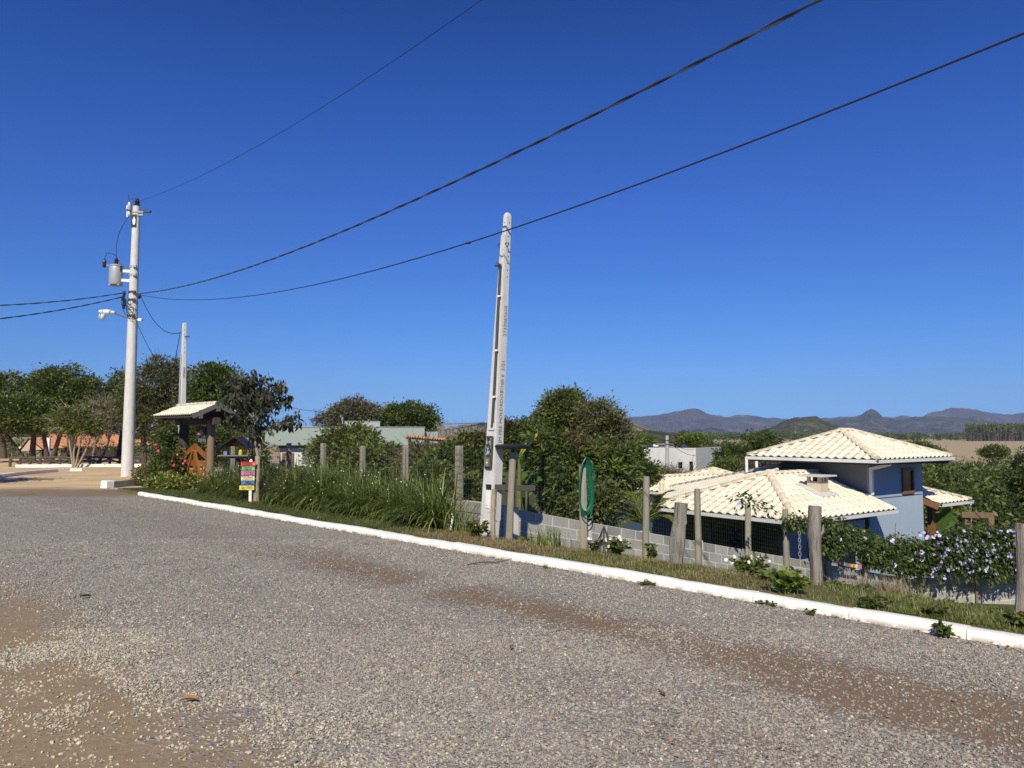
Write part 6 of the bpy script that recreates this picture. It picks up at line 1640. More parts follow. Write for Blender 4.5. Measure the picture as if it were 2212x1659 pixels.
# ---- trees behind the long house and in the middle
tree('tree', 'tall grey-green tree with bare branches behind the left of the roof box', 'tree', G(760, 62), [lobe(765, 895, 45, 32, 62), lobe(720, 910, 38, 22, 62), lobe(800, 905, 36, 28, 62)], 380, 26, .18, 'leaf_dusty', 130, .3, nb=20, cl=.55, zbase=-2.5, twigs=180)
tree('tree', 'dark dome-shaped tree behind the right end of the long house', 'tree', G(885, 58), [lobe(880, 905, 55, 34, 58), lobe(915, 920, 35, 28, 58), lobe(845, 915, 35, 28, 58)], 480, 34, .17, 'leaf_dark', 131, .3, nb=16, cl=.5, zbase=-2.5)
tree('tree', 'dark green hedge-like tree right behind the meter pole', 'tree', G(1125, 36), [lobe(1115, 950, 50, 38, 36), lobe(1155, 960, 45, 40, 36), lobe(1080, 975, 40, 40, 36)], 420, 32, .14, 'leaf_dark', 132, .2, nb=14, cl=.45, zbase=-2.0, extra=[('leaf_red', 4, lambda c: c[0] < .8 and c[2] > 1)])
tree('tree', 'tall two-lobed tree in the middle, dense green on its left side', 'tree', G(1235, 41), [lobe(1215, 890, 48, 44, 41), lobe(1235, 868, 32, 26, 41), lobe(1190, 920, 35, 35, 41), lobe(1220, 950, 50, 40, 41)], 560, 32, .15, 'leaf_mid', 133, .28, nb=20, cl=.48, zbase=-2.3, twigs=40)
tree('tree', 'paler airy tree with grey branches joined to the tall two-lobed tree', 'tree', G(1300, 40), [lobe(1295, 905, 50, 36, 40), lobe(1330, 925, 28, 34, 40), lobe(1280, 950, 50, 36, 40), lobe(1340, 960, 24, 30, 40)], 420, 24, .14, 'leaf_olive', 134, .24, forks=[(-.4, 0), (.5, .2)], bark='twig', nb=18, cl=.46, zbase=-2.3, twigs=260)
tree('mango_tree', 'dense mango tree with reddish young leaves behind the hose', 'tree', G(1255, 19.5), [lobe(1220, 1000, 75, 55, 19.8, 1.0), lobe(1300, 1015, 65, 50, 20, 1.0), lobe(1180, 970, 40, 35, 20, .6), lobe(1238, 1060, 66, 55, 19.2, .9), lobe(1328, 1020, 40, 36, 20, .7)], 760, 26, .16, 'leaf_dark', 135, .12, nb=16, cl=.26, width=.045, droop=.45, zbase=-2.2,
     extra=[('leaf_red', 12, lambda c: c[2] > 1.15), ('leaf_bright', 26, lambda c: c[0] > 2.0 and c[2] < 1.0)])
bush('shrub with small glossy leaves spilling over the wall right of the hose', [lobe(1282, 1088, 36, 32, 17.6), lobe(1312, 1078, 20, 30, 18)], 180, 26, .09, 'leaf_mid', 136, .24, zbase=-1.9)
bush('pale grey twiggy shrub in front of the white building', [lobe(1445, 1030, 34, 14, 38), lobe(1415, 1034, 26, 12, 38), lobe(1485, 1034, 26, 10, 38)], 150, 16, .10, 'leaf_dusty', 137, .4, zbase=-3, twigs=150, bark='twig')
bush('dark bush at the left foot of the white building', [lobe(1362, 990, 26, 30, 34), lobe(1392, 1022, 28, 20, 33)], 240, 28, .12, 'leaf_dark', 138, .35, zbase=-2.8)
# ---- background trees, centre right
far = [('bright green tree beside the pole of the white building', 1500, 955, 36, 22, 76, 'leaf_bright'), ('bright green bush behind the left of the white building', 1392, 958, 20, 16, 78, 'leaf_bright'), ('purple-brown bare tree top behind the white building', 1478, 948, 18, 14, 82, 'leaf_dusty'),
       ('olive tree at the right corner of the white building', 1545, 985, 36, 30, 72, 'leaf_olive'), ('broad dark tree right of the white building', 1585, 985, 50, 32, 58, 'leaf_dark'), ('tall dark tree left of the upper roof', 1645, 955, 48, 36, 64, 'leaf_dark'),
       ('bushy dark tree under the left eave of the upper roof', 1600, 1010, 55, 24, 50, 'leaf_mid'), ('small tree behind the rear tiled shelter', 1552, 1020, 30, 16, 52, 'leaf_dark'), ('thin twiggy tree left of the porch posts', 1650, 1000, 40, 24, 46, 'leaf_dusty'),
       ('light green tree left of the mountains behind the two-lobed tree', 1345, 945, 28, 20, 74, 'leaf_bright'),
       ('round dark tree behind the right slope of the upper roof', 1995, 968, 44, 18, 90, 'leaf_dark'), ('dark green bush at the far edge of the dry field', 2148, 975, 26, 9, 140, 'leaf_dark'),
       ('broad green tree right of the tower, under the eave', 2035, 1022, 45, 24, 62, 'leaf_mid'), ('green tree with a yellowish crown above the side porch', 2095, 1028, 45, 26, 58, 'leaf_mid'), ('dark spreading tree right of the tower window', 2060, 1045, 60, 35, 46, 'leaf_dark'),
       ('dark tree above the porch gutter', 2120, 1050, 50, 38, 44, 'leaf_dark'), ('olive tree near the right edge below the field', 2165, 1034, 45, 28, 52, 'leaf_olive'), ('very dark tall tree cut by the right edge', 2215, 1040, 48, 62, 36, 'leaf_dark'), ('dark tree behind the timber frame', 2150, 1100, 55, 42, 36, 'leaf_dark'), ('dark bush behind the banana plant', 2040, 1105, 50, 36, 36, 'leaf_dark')]
for i, (lab, u, v, ru, rv, Y, mt) in enumerate(far):
    rr = np.random.default_rng(300 + i)
    ls = [lobe(u + rr.uniform(-.5, .5) * ru, v + rr.uniform(-.25, .45) * rv, ru * rr.uniform(.5, .75), rv * rr.uniform(.6, .85), Y + rr.uniform(-1, 1), ru * Y / F * .6) for _ in range(4)]
    ls.append(lobe(u, v + rv * .55, ru * .9, rv * .6, Y))
    k = Y / 50
    tree('tree', lab, 'tree', G(u, Y), ls, int(230 + 1.4 * ru), 28, .13 * k ** .8, mt, 300 + i, .2, nb=12, cl=.36 * k, zbase=min(-2.5, h(G(u, Y).x, Y)), twigs=160 if mt == 'leaf_dusty' else 20)
# the rest of the low wood around the house reads as one mass
def thicket():
    r = np.random.default_rng(55); L = []
    for i in range(120):
        u = r.uniform(1480, 2400); Y = r.uniform(62, 120); L.append(lobe(u, 985 + r.uniform(-4, 40) + (62 - Y) * .1 + 20, r.uniform(18, 40), r.uniform(9, 16), Y))
    for i in range(90):
        u = r.uniform(1980, 2400); Y = r.uniform(32, 60); L.append(lobe(u, 1040 + r.uniform(-15, 110), r.uniform(25, 50), r.uniform(18, 35), Y))
    for i in range(60):
        u = r.uniform(560, 1400); Y = r.uniform(66, 90); L.append(lobe(u, 950 + r.uniform(0, 20), r.uniform(18, 40), r.uniform(8, 16), Y))
    for i in range(60):
        u = r.uniform(-200, 560); Y = r.uniform(66, 95); L.append(lobe(u, 965 + r.uniform(-15, 20), r.uniform(25, 45), r.uniform(12, 24), Y))
    V, T, C = foliage(L, 4200, 20, .26, r, .8); o = np_obj('thicket', V, T, M['leaf_dark']); tag(o, kind='stuff')
thicket()

# ------------------------------------------------------------------ banana plants and young palm
M['banana_stem'] = mat_plain('banana_stem', (.13, .15, .05), .6, .4, 6, .2, .004, stain=((.12, .08, .04), .8, 8, (1, 1, .4)))
def banana(label, base_u, base_v, Y, leaves, stems, mat='banana', zb=None, group=None):
    b = P(base_u, base_v, Y); z0 = h(b.x, b.y) if zb is None else zb
    t = thing('banana_plant', label, 'banana plant', (b.x, b.y, z0), group)
    for (u, v) in stems:
        p = P(u, v, Y); m = MB(); m.tube([(b.x + (p.x - b.x) * .3, b.y, z0 - .1), (p.x, p.y, (z0 + p.z) / 2), p], [.075, .06, .04], 10); m.build('stem', M['banana_stem'], t, smooth_shade=True)
    r = random.Random(base_u)
    for (u0, v0, u1, v1, bow, w, lm) in leaves:
        a, c = P(u0, v0, Y), P(u1, v1, Y + r.uniform(-.5, .5)); mid = (a + c) / 2 + Vector((0, 0, bow))
        n = 14; V = []; T = []; side = (c - a).cross(Vector((r.uniform(-.3, .3), -1, .35))).normalized(); nrm = side.cross(c - a).normalized()
        for i in range(n + 1):
            f = i / n; p = a * (1 - f) ** 2 + mid * 2 * f * (1 - f) + c * f * f; ww = w * math.sin(math.pi * min(1, f * .96 + .04)) ** .55
            tear = 1 - .22 * (r.random() < .35)
            V += [p - side * ww * tear + nrm * ww * .3, p, p + side * ww + nrm * ww * .3]
        for i in range(n):
            for j in (0, 1):
                k = i * 3 + j
                if r.random() < .10 and i > 2: continue
                T.append((k, k + 1, k + 4, k + 3))
        np_obj('leaf', [tuple(p) for p in V], T, M[lm], t, smooth_shade=True)
        m = MB(); m.tube([a * (1 - f) ** 2 + mid * 2 * f * (1 - f) + c * f * f - nrm * .01 for f in np.linspace(0, 1, 8)], [.022 - .018 * f for f in np.linspace(0, 1, 8)], 6); m.build('midrib', M['banana'], t)
banana('tall yellow-green banana plant rising beside the black disc feeder', 1122, 1085, 17.2, [(1122, 985, 1163, 935, .10, .055, 'banana_yellow'), (1122, 1000, 1090, 962, .12, .08, 'banana'), (1124, 1010, 1142, 975, .1, .08, 'banana')], [(1122, 990), (1119, 1035)])
banana('small banana plant with arching leaves behind the wire mesh', 1138, 1090, 17.8, [(1138, 1050, 1173, 1037, .22, .09, 'banana'), (1138, 1050, 1110, 1065, .2, .09, 'banana'), (1138, 1048, 1128, 1020, .05, .1, 'banana'), (1140, 1052, 1158, 1068, .12, .08, 'banana'), (1137, 1055, 1120, 1050, .15, .08, 'banana_yellow')], [(1138, 1052)])
banana('banana plant with broad torn leaves beside the side porch', 2030, 1150, 28.5, [(2030, 1150, 2052, 1098, .3, .22, 'banana'), (2032, 1150, 2064, 1182, .5, .2, 'banana'), (2028, 1150, 2018, 1095, .1, .2, 'banana'), (2040, 1140, 2069, 1122, .3, .2, 'banana'), (2065, 1180, 2075, 1145, .1, .2, 'banana')], [(2030, 1140)], zb=-3.4)
banana('thin ragged banana stem between the vine and the timber frame', 2108, 1165, 25.5, [(2108, 1160, 2116, 1132, .05, .1, 'banana'), (2110, 1165, 2095, 1160, .15, .1, 'banana_yellow')], [(2110, 1158)], zb=-3.3)
def palm():
    Y = 18.6; b = P(1395, 1150, Y); z0 = -1.9; t = thing('young_palm', 'young coconut palm with yellow-green fronds behind the block wall', 'palm', (b.x, b.y, z0))
    r = np.random.default_rng(3); c0 = Vector((b.x, b.y, P(1395, 1140, Y).z))
    m = MB(); m.tube([(b.x, b.y, z0 - .1), (b.x, b.y, z0 + .4), c0], [.14, .11, .07], 10); m.build('trunk', M['bark'], t, smooth_shade=True)
    for (u1, v1, bow, dy) in ((1330, 1075, .35, -.3), (1352, 1062, .35, .5), (1440, 1062, .35, -.2), (1432, 1075, .3, .6), (1312, 1125, .5, -.5), (1460, 1128, .45, -.4), (1300, 1105, .55, .4), (1375, 1058, .2, .8), (1410, 1070, .2, -.6), (1330, 1135, .4, -.7)):
        e = P(u1, v1, Y + dy); mid = (c0 + e) / 2 + Vector((0, 0, bow)); n = 26; pts = [c0 * (1 - f) ** 2 + mid * 2 * f * (1 - f) + e * f * f for f in np.linspace(0, 1, n)]
        m = MB(); m.tube(pts, [.018 - .014 * i / n for i in range(n)], 5)
        mm = m.build('frond_rib', M['palm'], t)
        pos, ax = [], []
        for i in range(3, n - 1):
            d = (pts[i + 1] - pts[i]).normalized(); s = d.cross(Vector((0, 0, 1))).normalized()
            for sg in (-1, 1):
                for q in (0, .5): pos.append(pts[i].lerp(pts[i + 1], q)); ax.append(d * .9 + s * sg * .9 + Vector((0, 0, .1)))
        V, T = leaf_quads(np.array([tuple(p) for p in pos]), np.array([tuple(p) for p in ax]), r, .30, .03, .25, .1)
        np_obj('frond', V, T, M['palm'], t)
palm()

# ------------------------------------------------------------------ strappy hedge along the kerb
def strap_mesh(seed, n=230, hgt=(.6, 1.25), spread=.55):
    r = np.random.default_rng(seed); V = []; T = []
    for i in range(n):
        a = r.uniform(0, 2 * math.pi) if r.random() < .35 else r.normal(math.radians(200), .6); L = r.uniform(*hgt); ln = abs(r.normal(.95, .42)); b = np.array([r.normal(0, .13), r.normal(0, .13), -.02]); w = r.uniform(.009, .021)
        d = np.array([math.cos(a), math.sin(a), 0]); s = np.array([-d[1], d[0], 0]); k0 = len(V); th = min(ln, 1.6)
        m = 5; p = b.copy(); ang = th * .5
        for j in range(m + 1):
            f = j / m; ww = w * (1 - f ** 2 * .96)
            V += [p - s * ww, p + s * ww]
            step = L / m; p = p + (d * math.sin(ang) + np.array([0, 0, math.cos(ang)])) * step; ang += th * .42 * (0.4 + f)
        for j in range(m): k = k0 + 2 * j; T.append((k, k + 1, k + 3, k + 2))
    return np.array(V), np.array(T)
def flowers_geo(pts, r, size, petals=5):
    V = []; T = []
    for p in pts:
        p = np.array(p); nrm = np.array([r.normal(0, .5), -1, r.normal(.3, .4)]); nrm /= np.linalg.norm(nrm); a = np.cross(nrm, [0, 0, 1.0]); a /= np.linalg.norm(a); b = np.cross(nrm, a); s = size * r.uniform(.7, 1.25); k = len(V); ph = r.uniform(0, 6)
        V.append(p)
        for i in range(petals * 2):
            an = ph + math.pi * i / petals; q = s * (1.0 if i % 2 == 0 else .74); V.append(p + (a * math.cos(an) + b * math.sin(an)) * q + nrm * q * .25)
        for i in range(petals * 2): T.append((k, k + 1 + i, k + 1 + (i + 1) % (petals * 2)))
    return np.array(V), np.array(T)
flat('petal_white', (.75, .74, .62), .6); flat('petal_yellow', (.7, .6, .25), .6); flat('petal_violet', (.42, .40, .74), .6); flat('petal_lilac', (.58, .56, .84), .6); flat('petal_red', (.55, .03, .08), .5)
strap = [np_mesh('strap_leaves', *strap_mesh(200 + i), M['blade'], smooth_shade=False) for i in range(4)]
def hedge():
    r = random.Random(12); rn = np.random.default_rng(4)
    spots = []
    s = 11.9
    while s < 18.0: spots.append((s, 'right')); s += .36
    s = 18.9
    while s < 22.3: spots.append((s, 'left')); s += .40
    for s, side in spots:
        for row in (0, 1, 2):
            t_ = 8.98 + row * .32 + r.uniform(-.08, .08); ss = s + r.uniform(-.12, .12) + row * .12
            if side == 'left' and ss > 22.6 and row == 0: continue
            p = ST(ss, t_); k = r.uniform(.86, 1.1) * (1.0 if row else .82)
            lab = 'clump of arching strap leaves in the long hedge right of the signpost' if side == 'right' else 'clump of arching strap leaves in the hedge between gate and signpost'
            e = thing('strap_plant', lab, 'plant', (p.x, p.y, h(p.x, p.y)), 'strap-leaf clumps in the hedge ' + ('right of the signpost' if side == 'right' else 'by the gate'))
            e.rotation_euler = (0, 0, r.uniform(-.6, .6)); k *= (1.0 if ss < 18.5 else 1.0 - .07 * (ss - 18.5)); e.scale = (k * (1 if row else .85), k * (1 if row else .85), k * (1.05 if row else .85))
            add('leaves', r.choice(strap), e)
    p = ST(11.45, 8.95); e = thing('strap_plant', 'big fountain-shaped clump of strap leaves at the right end of the hedge by the pipes', 'plant', (p.x, p.y, h(p.x, p.y))); e.scale = (1.12, 1.12, 1.15)
    add('leaves', np_mesh('strap_leaves', *strap_mesh(230, 320), M['blade']), e)
    for sg, s0, s1, lab in ((0, 11.4, 18.0, 'small white star flowers dotted over the long hedge'), (1, 18.9, 23.4, 'small pale flowers dotted over the hedge by the gate')):
        pts = []
        for _ in range(60 if sg == 0 else 34):
            s = rn.uniform(s0, s1); t_ = rn.uniform(8.4, 9.3); q = ST(s, t_); pts.append((q.x, q.y, .25 + .75 * (rn.random() ** .7) * min(1, (t_ - 8.1) / .8)))
        V, T = flowers_geo(pts, rn, .012, 4); o = np_obj('hedge_flowers', V, T, M['petal_white']); tag(o, kind='stuff')
hedge()
# ---- yellow-green ground cover bed at the gate, climber with red flowers
def gold_bed():
    r = np.random.default_rng(8)
    for lab, cs, n, mat in (('yellow-variegated shrub bed in front of the wooden gate', [(24.4, 8.9), (25.2, 8.9), (25.9, 9.2), (24.8, 9.6), (26.4, 9.7), (24.0, 9.1)], 420, 'leaf_gold'), ('low dark shrubs in the kerbed bed at the foot of the tall pole', [(28.6, 10.0), (29.8, 10.6), (31.0, 11.2), (27.8, 9.3), (33.0, 11.0)], 260, 'leaf_gold2')):
        L = [(np.array(tuple(ST(s, t, .2))), np.array([.5, .5, .22])) for s, t in cs]
        V, T, C = foliage(L, n, 20, .10, r, .16, .06, .05, .3); p = ST(*cs[0])
        t = thing('ground_shrub', lab, 'shrub', (p.x, p.y, .05)); np_obj('leaves', V, T, M[mat], t)
        m = MB()
        for q in C[::6]: q = Vector(q); m.tube([(q.x, q.y, 0), q], .008, 4, caps=False)
        o = m.build('stems', M['bark'], t); tag(o, kind='stuff')
M['leaf_gold2'] = mat_leaf('leaf_gold2', (0.045, 0.06, 0.02), (0.10, 0.10, 0.03), (0.26, 0.22, 0.09), dry=(0.35, 0.3, 0.16))
gold_bed()
def climber():
    r = np.random.default_rng(18); Y = 26.2
    L = [lobe(360, 985, 22, 40, Y, .5), lobe(366, 1000, 18, 32, Y - .4, .5), lobe(358, 945, 12, 30, Y, .4), lobe(350, 1015, 22, 20, Y, .5), lobe(378, 1015, 8, 16, Y - .6, .3)]
    V, T, C = foliage(L, 300, 26, .085, r, .2, .05, .25, .35); b = P(362, 1035, Y)
    t = thing('climber', 'bushy dark climber with red flowers on the left gate post', 'climber', (b.x, b.y, .05))
    np_obj('leaves', V, T, M['leaf_dark'], t)
    m = MB()
    for q in C[::9]: q = Vector(q); m.tube([(b.x + (q.x - b.x) * .2, b.y, 0), (b.x + (q.x - b.x) * .6, b.y, q.z * .5), q], [.02, .014, .006], 5, caps=False)
    m.build('stems', M['bark'], t)
    pts = [P(u, v, Y - 1.1) for u, v in ((336, 961), (341, 974), (383, 982), (390, 990), (396, 1001), (376, 1005), (362, 1022), (400, 996), (338, 968), (372, 996))]
    V, T = flowers_geo([tuple(p) for p in pts], r, .05, 5); o = np_obj('red_flowers', V, T, M['petal_red'], t); tag(o, kind='stuff')
    s = thing('dark_stakes', 'thin dark leaning stakes with pinkish leaf tufts beside the climber', 'stakes', P(330, 1035, 27) * 1.0)
    for (u0, u1, v1) in ((323, 330, 930), (330, 337, 945), (336, 343, 950)):
        m = MB(); m.tube([P(u0, 1040, 27), P((u0 + u1) / 2, 985, 27), P(u1, v1, 27)], [.035, .03, .02], 6); m.build('stake', M['dark_wood'], s)
    k = np.repeat(np.arange(3), 40); pc = np.array([tuple(P(u, v, 27)) for u, v in ((316, 935), (318, 975), (332, 950))]); V, T = leaf_quads(pc[k] + r.normal(0, .14, (120, 3)), r.normal(0, 1, (120, 3)), r, .16, .06, .4); o = np_obj('leaf_tufts', V, T, M['leaf_plum'], s); tag(o, kind='stuff')
climber()

# ------------------------------------------------------------------ vine with violet flowers hanging on the fence and wall at the right
def vine():
    r = np.random.default_rng(31)
    # outline in the picture: top and bottom of the curtain, and the distance, from left to right
    prof = [(1700, 1122, 1138, 18.9), (1735, 1122, 1142, 18.6), (1778, 1128, 1190, 18.9), (1800, 1132, 1198, 19.3), (1835, 1142, 1165, 20.0), (1870, 1154, 1212, 20.7), (1915, 1165, 1222, 21.4), (1955, 1172, 1238, 21.9), (1990, 1174, 1230, 21.9), (2010, 1165, 1218, 21.8), (2050, 1150, 1222, 21.7), (2100, 1143, 1228, 21.6), (2150, 1140, 1230, 21.5), (2195, 1140, 1212, 21.4), (2260, 1140, 1220, 21.3), (2330, 1140, 1240, 21.0)]
    us = [p[0] for p in prof]; f = lambda i, u: np.interp(u, us, [p[i] for p in prof])
    t = thing('flowering_vine', 'leafy curtain of vine with pale violet flowers hanging over the fence at the right', 'vine', P(2000, 1260, 21.8))
    n = 3000; u = 1780 + (2330 - 1780) * r.random(n); top, bot, Y = f(1, u), f(2, u), f(3, u); q = r.random(n) ** .85; v = top + (bot - top) * q + r.normal(0, 2.5, n)
    edge = (np.sin(u * .11) + np.sin(u * .047 + 1)) * 3.5; v = np.where(q < .25, v + edge, v)
    k2 = r.random(n) < np.where((u > 1815) & (u < 1862), .45, 1.0); u, v, Y = u[k2], v[k2], Y[k2]; n = len(u)
    C = np.array([tuple(P(a, b, c - .18 + d)) for a, b, c, d in zip(u, v, Y, r.normal(0, .13, n))])
    ns = 60; us_ = 1690 + 92 * r.random(ns); C = np.concatenate([C, np.array([tuple(P(a, f(1, a) + r.uniform(-4, 12), f(3, a) - .1)) for a in us_])])
    ex = [(1604, 1078, 16.9), (1612, 1081, 16.9), (1596, 1080, 16.9), (1622, 1085, 17), (1640, 1094, 17.2), (1655, 1100, 17.4)]; C = np.concatenate([C, np.array([tuple(P(a + r.normal(0, 3), b + r.normal(0, 3), c)) for a, b, c in ex for _ in range(2)])])
    per = 11; k = np.repeat(np.arange(len(C)), per); off = r.normal(0, .085, (len(k), 3))
    V, T = leaf_quads(C[k] + off, off * 3 + r.normal(0, .5, off.shape) + np.array([0, -.5, -.2]), r, .10, .05, .45, .2); np_obj('leaves', V, T, M['leaf_vine'], t)
    # hanging streamers below the curtain
    m = MB(); pos = []
    for i in range(95):
        uu = r.uniform(1985, 2230) if i < 75 else r.uniform(1790, 1985); p = P(uu, f(2, uu) - 12, f(3, uu) - .28); L = r.uniform(.15, .62) * (1 if i < 75 else .5); e = p + Vector((r.normal(0, .08), 0, -L)); m.tube([p, p.lerp(e, .5) + Vector((r.normal(0, .04), -.03, 0)), e], .006, 4, caps=False)
        for g in np.linspace(.1, 1, 9): pos.append(tuple(p.lerp(e, g)))
    for a, b in (((1985, 1165), (2050, 1185)), ((1900, 1140), (1880, 1165)), ((1845, 1125), (1890, 1168)), ((1935, 1130), (1915, 1165))):
        p, e = P(a[0], a[1], 21.3), P(b[0], b[1], 21.3); m.tube([p, p.lerp(e, .5) + Vector((.1, 0, -.08)), e], .008, 4, caps=False)
    m.build('stems', M['bark'], t)
    pos = np.repeat(np.array(pos), 3, axis=0); V, T = leaf_quads(pos + r.normal(0, .03, pos.shape), r.normal(0, .5, pos.shape) + np.array([0, -.3, -1]), r, .10, .045, .4, .2); np_obj('hanging_leaves', V, T, M['leaf_vine'], t)
    fl = []
    for i in range(100):
        if i < 74: uu = r.uniform(1995, 2200); vv = r.uniform(1148, 1243)
        else: uu = r.uniform(1780, 2000); vv = f(1, uu) + (f(2, uu) - f(1, uu)) * r.random()
        for _ in range(r.integers(1, 5)): fl.append(tuple(P(uu + r.normal(0, 4), vv + r.normal(0, 4), f(3, uu) - .40)))
    for a, b in ((1592, 1090), (1596, 1086), (1604, 1092)): fl.append(tuple(P(a, b, 16.8)))
    half = len(fl) // 2
    for nm, part, mt in (('flowers', fl[:half], 'petal_violet'), ('flowers', fl[half:], 'petal_lilac')):
        V, T = flowers_geo(part, r, .052, 5); o = np_obj(nm, V, T, M[mt], t); tag(o, kind='stuff')
M['leaf_vine'] = mat_leaf('leaf_vine', (0.028, 0.052, 0.012), (0.06, 0.098, 0.022), (0.14, 0.17, 0.05), trans=.25)
vine()

# ------------------------------------------------------------------ weeds and flowering plants on the verge
def weed(label, u, v, z, sz, n, mat, seed, hgt=.3, leaf=.10, flower=None, nf=0, name='weed', cat='weed', group=None):
    b = PZ(u, v, z); b.z = h(b.x, b.y); r = np.random.default_rng(seed); t = thing(name, label, cat, b, group)
    m = MB(); pos = []; ax = []
    for i in range(n):
        a = r.uniform(0, 6.28); e = b + Vector((math.cos(a) * sz * r.uniform(.2, 1), math.sin(a) * sz * r.uniform(.2, 1), hgt * r.uniform(.35, 1))); md = b.lerp(e, .5) + Vector((0, 0, hgt * .15)); m.tube([b - Vector((0, 0, .02)), md, e], [.007, .005, .003], 4, caps=False)
        for f in (.35, .5, .65, .8, .92, 1.0):
            q = b * (1 - f) ** 2 + md * 2 * f * (1 - f) + e * f * f
            for _ in range(3): pos.append(tuple(q)); d = r.normal(0, 1, 3); d[2] = abs(d[2]) * .4; ax.append(d)
    o = m.build('stems', M['stem_green'], t)
    V, T = leaf_quads(np.array(pos), np.array(ax), r, leaf, leaf * .55, .25, .2); np_obj('leaves', V, T, M[mat], t)
    if flower:
        pts = [tuple(b + Vector((r.normal(0, sz * .6), r.normal(0, sz * .5), hgt * r.uniform(.6, 1.1)))) for _ in range(nf)]; V, T = flowers_geo(pts, r, .024, 6); o = np_obj('flowers', V, T, M[flower], t); tag(o, kind='stuff')
    return t
M['stem_green'] = mat_plain('stem_green', (.07, .10, .03), .7, .2, 6, 0)
weed('leafy weed with a pale flower at the foot of the meter pole', 1030, 1165, .0, .22, 22, 'leaf_mid', 401, .28, .075, 'petal_yellow', 3)
weed('white-flowered plant in front of the wall, left of the bulging post', 1330, 1209, -.05, .22, 26, 'leaf_mid', 402, .26, .07, 'petal_white', 9)
weed('smaller white-flowered plant beside the wire cage', 1285, 1203, -.05, .14, 14, 'leaf_mid', 403, .2, .06, 'petal_white', 6)
weed('dark upright weed against the block wall', 1408, 1210, -.1, .1, 12, 'leaf_dark', 404, .3, .06)
weed('white-flowered weed clump left of the thick fence post', 1622, 1246, -.05, .24, 30, 'leaf_mid', 405, .24, .07, 'petal_white', 12)
weed('spreading green weed just left of the thick fence post', 1668, 1262, 0, .26, 26, 'leaf_mid', 406, .14, .06)
weed('largest broad-leaved weed behind the kerb', 1700, 1287, .06, .2, 30, 'leaf_bright', 407, .26, .085)
weed('broad-leaved weed low against the kerb top', 1882, 1318, .06, .18, 20, 'leaf_mid', 408, .10, .06)
weed('bright leafy weed behind the kerb near the right edge', 2022, 1340, .06, .14, 16, 'leaf_mid', 409, .09, .06)
weed('small leafy weed growing from the gravel in front of the kerb', 2040, 1378, 0, .08, 9, 'leaf_mid', 410, .15, .05)
weed('weed cut by the right edge beside the grey post', 2208, 1362, .06, .14, 16, 'leaf_mid', 411, .14, .07)
weed('tiny weed at the kerb foot in the middle', 1524, 1280, 0, .06, 8, 'leaf_mid', 412, .10, .04)
weed('flat green weed patch at the foot of the leaning post', 1128, 1168, -.1, .25, 22, 'leaf_bright', 413, .10, .07)
weed('green weed patch right of the thick fence post', 1830, 1262, -.1, .35, 34, 'leaf_mid', 414, .13, .06)
for i, (u, v, s_) in enumerate(((1990, 1290, .5), (2060, 1300, .55), (2120, 1310, .5), (2100, 1285, .5), (2010, 1315, .4), (2150, 1330, .45), (2180, 1300, .5), (1950, 1300, .4))):
    weed('low trailing weed among the green ground cover below the vine', u, v, -.25, s_, 44, 'leaf_mid', 420 + i, .06, .045, group='trailing weeds below the vine')
for i, (u, v) in enumerate(((1176, 1229), (1392, 1264), (1410, 1266), (1640, 1306), (1668, 1310), (1752, 1330), (640, 1123), (668, 1128), (690, 1133))):
    weed('small sprig of weed at the gravel edge along the kerb', u, v, 0, .05 + .05 * ((i * 37) % 10) / 10, 7, 'leaf_mid', 440 + i, .03 + .02 * (i % 3), .028, group='weed sprigs along the kerb foot')
def grass_tuft(label, u, v, z, n, hgt, w, mat, seed, spread=.12, lean=.5):
    b = PZ(u, v, z); b.z = h(b.x, b.y); r = np.random.default_rng(seed)
    base = np.array(tuple(b)) + np.stack([r.normal(0, spread, n), r.normal(0, spread, n), np.full(n, -.01)], 1); V, T = blade_geo(base, r, hgt, w, lean); o = np_obj('grass_tuft', V, T, M[mat]); tag(o, label, 'grass tuft'); return o
grass_tuft('tall green grass tuft in front of the wall below the hose', 1185, 1190, -.03, 220, (.15, .42), .005, 'blade', 501, .14, .55)
grass_tuft('dry straw-coloured grass tussock on the slope right of the thick post', 1900, 1296, -.3, 700, (.12, .34), .004, 'dry_grass', 502, .24, 1.0)
grass_tuft('thin dark grass stalks against the wall by the meter pole', 1012, 1150, .0, 120, (.3, .8), .004, 'blade', 503, .22, .5)
def wire_cage():
    b = PZ(1305, 1207, -.05); b.z = h(b.x, b.y); t = MB(); n = 8
    for i in range(n):
        a = 2 * math.pi * i / n; p = b + Vector((math.cos(a) * .075, math.sin(a) * .075, 0)); t.tube([p, p + Vector((math.cos(a) * .02, math.sin(a) * .02, .2)), b + Vector((0, 0, .42))], .006, 4)
    o = t.build('wire_cage', M['dark_metal']); tag(o, 'small dark bullet-shaped wire cage between the white-flowered plants', 'wire cage')
wire_cage()

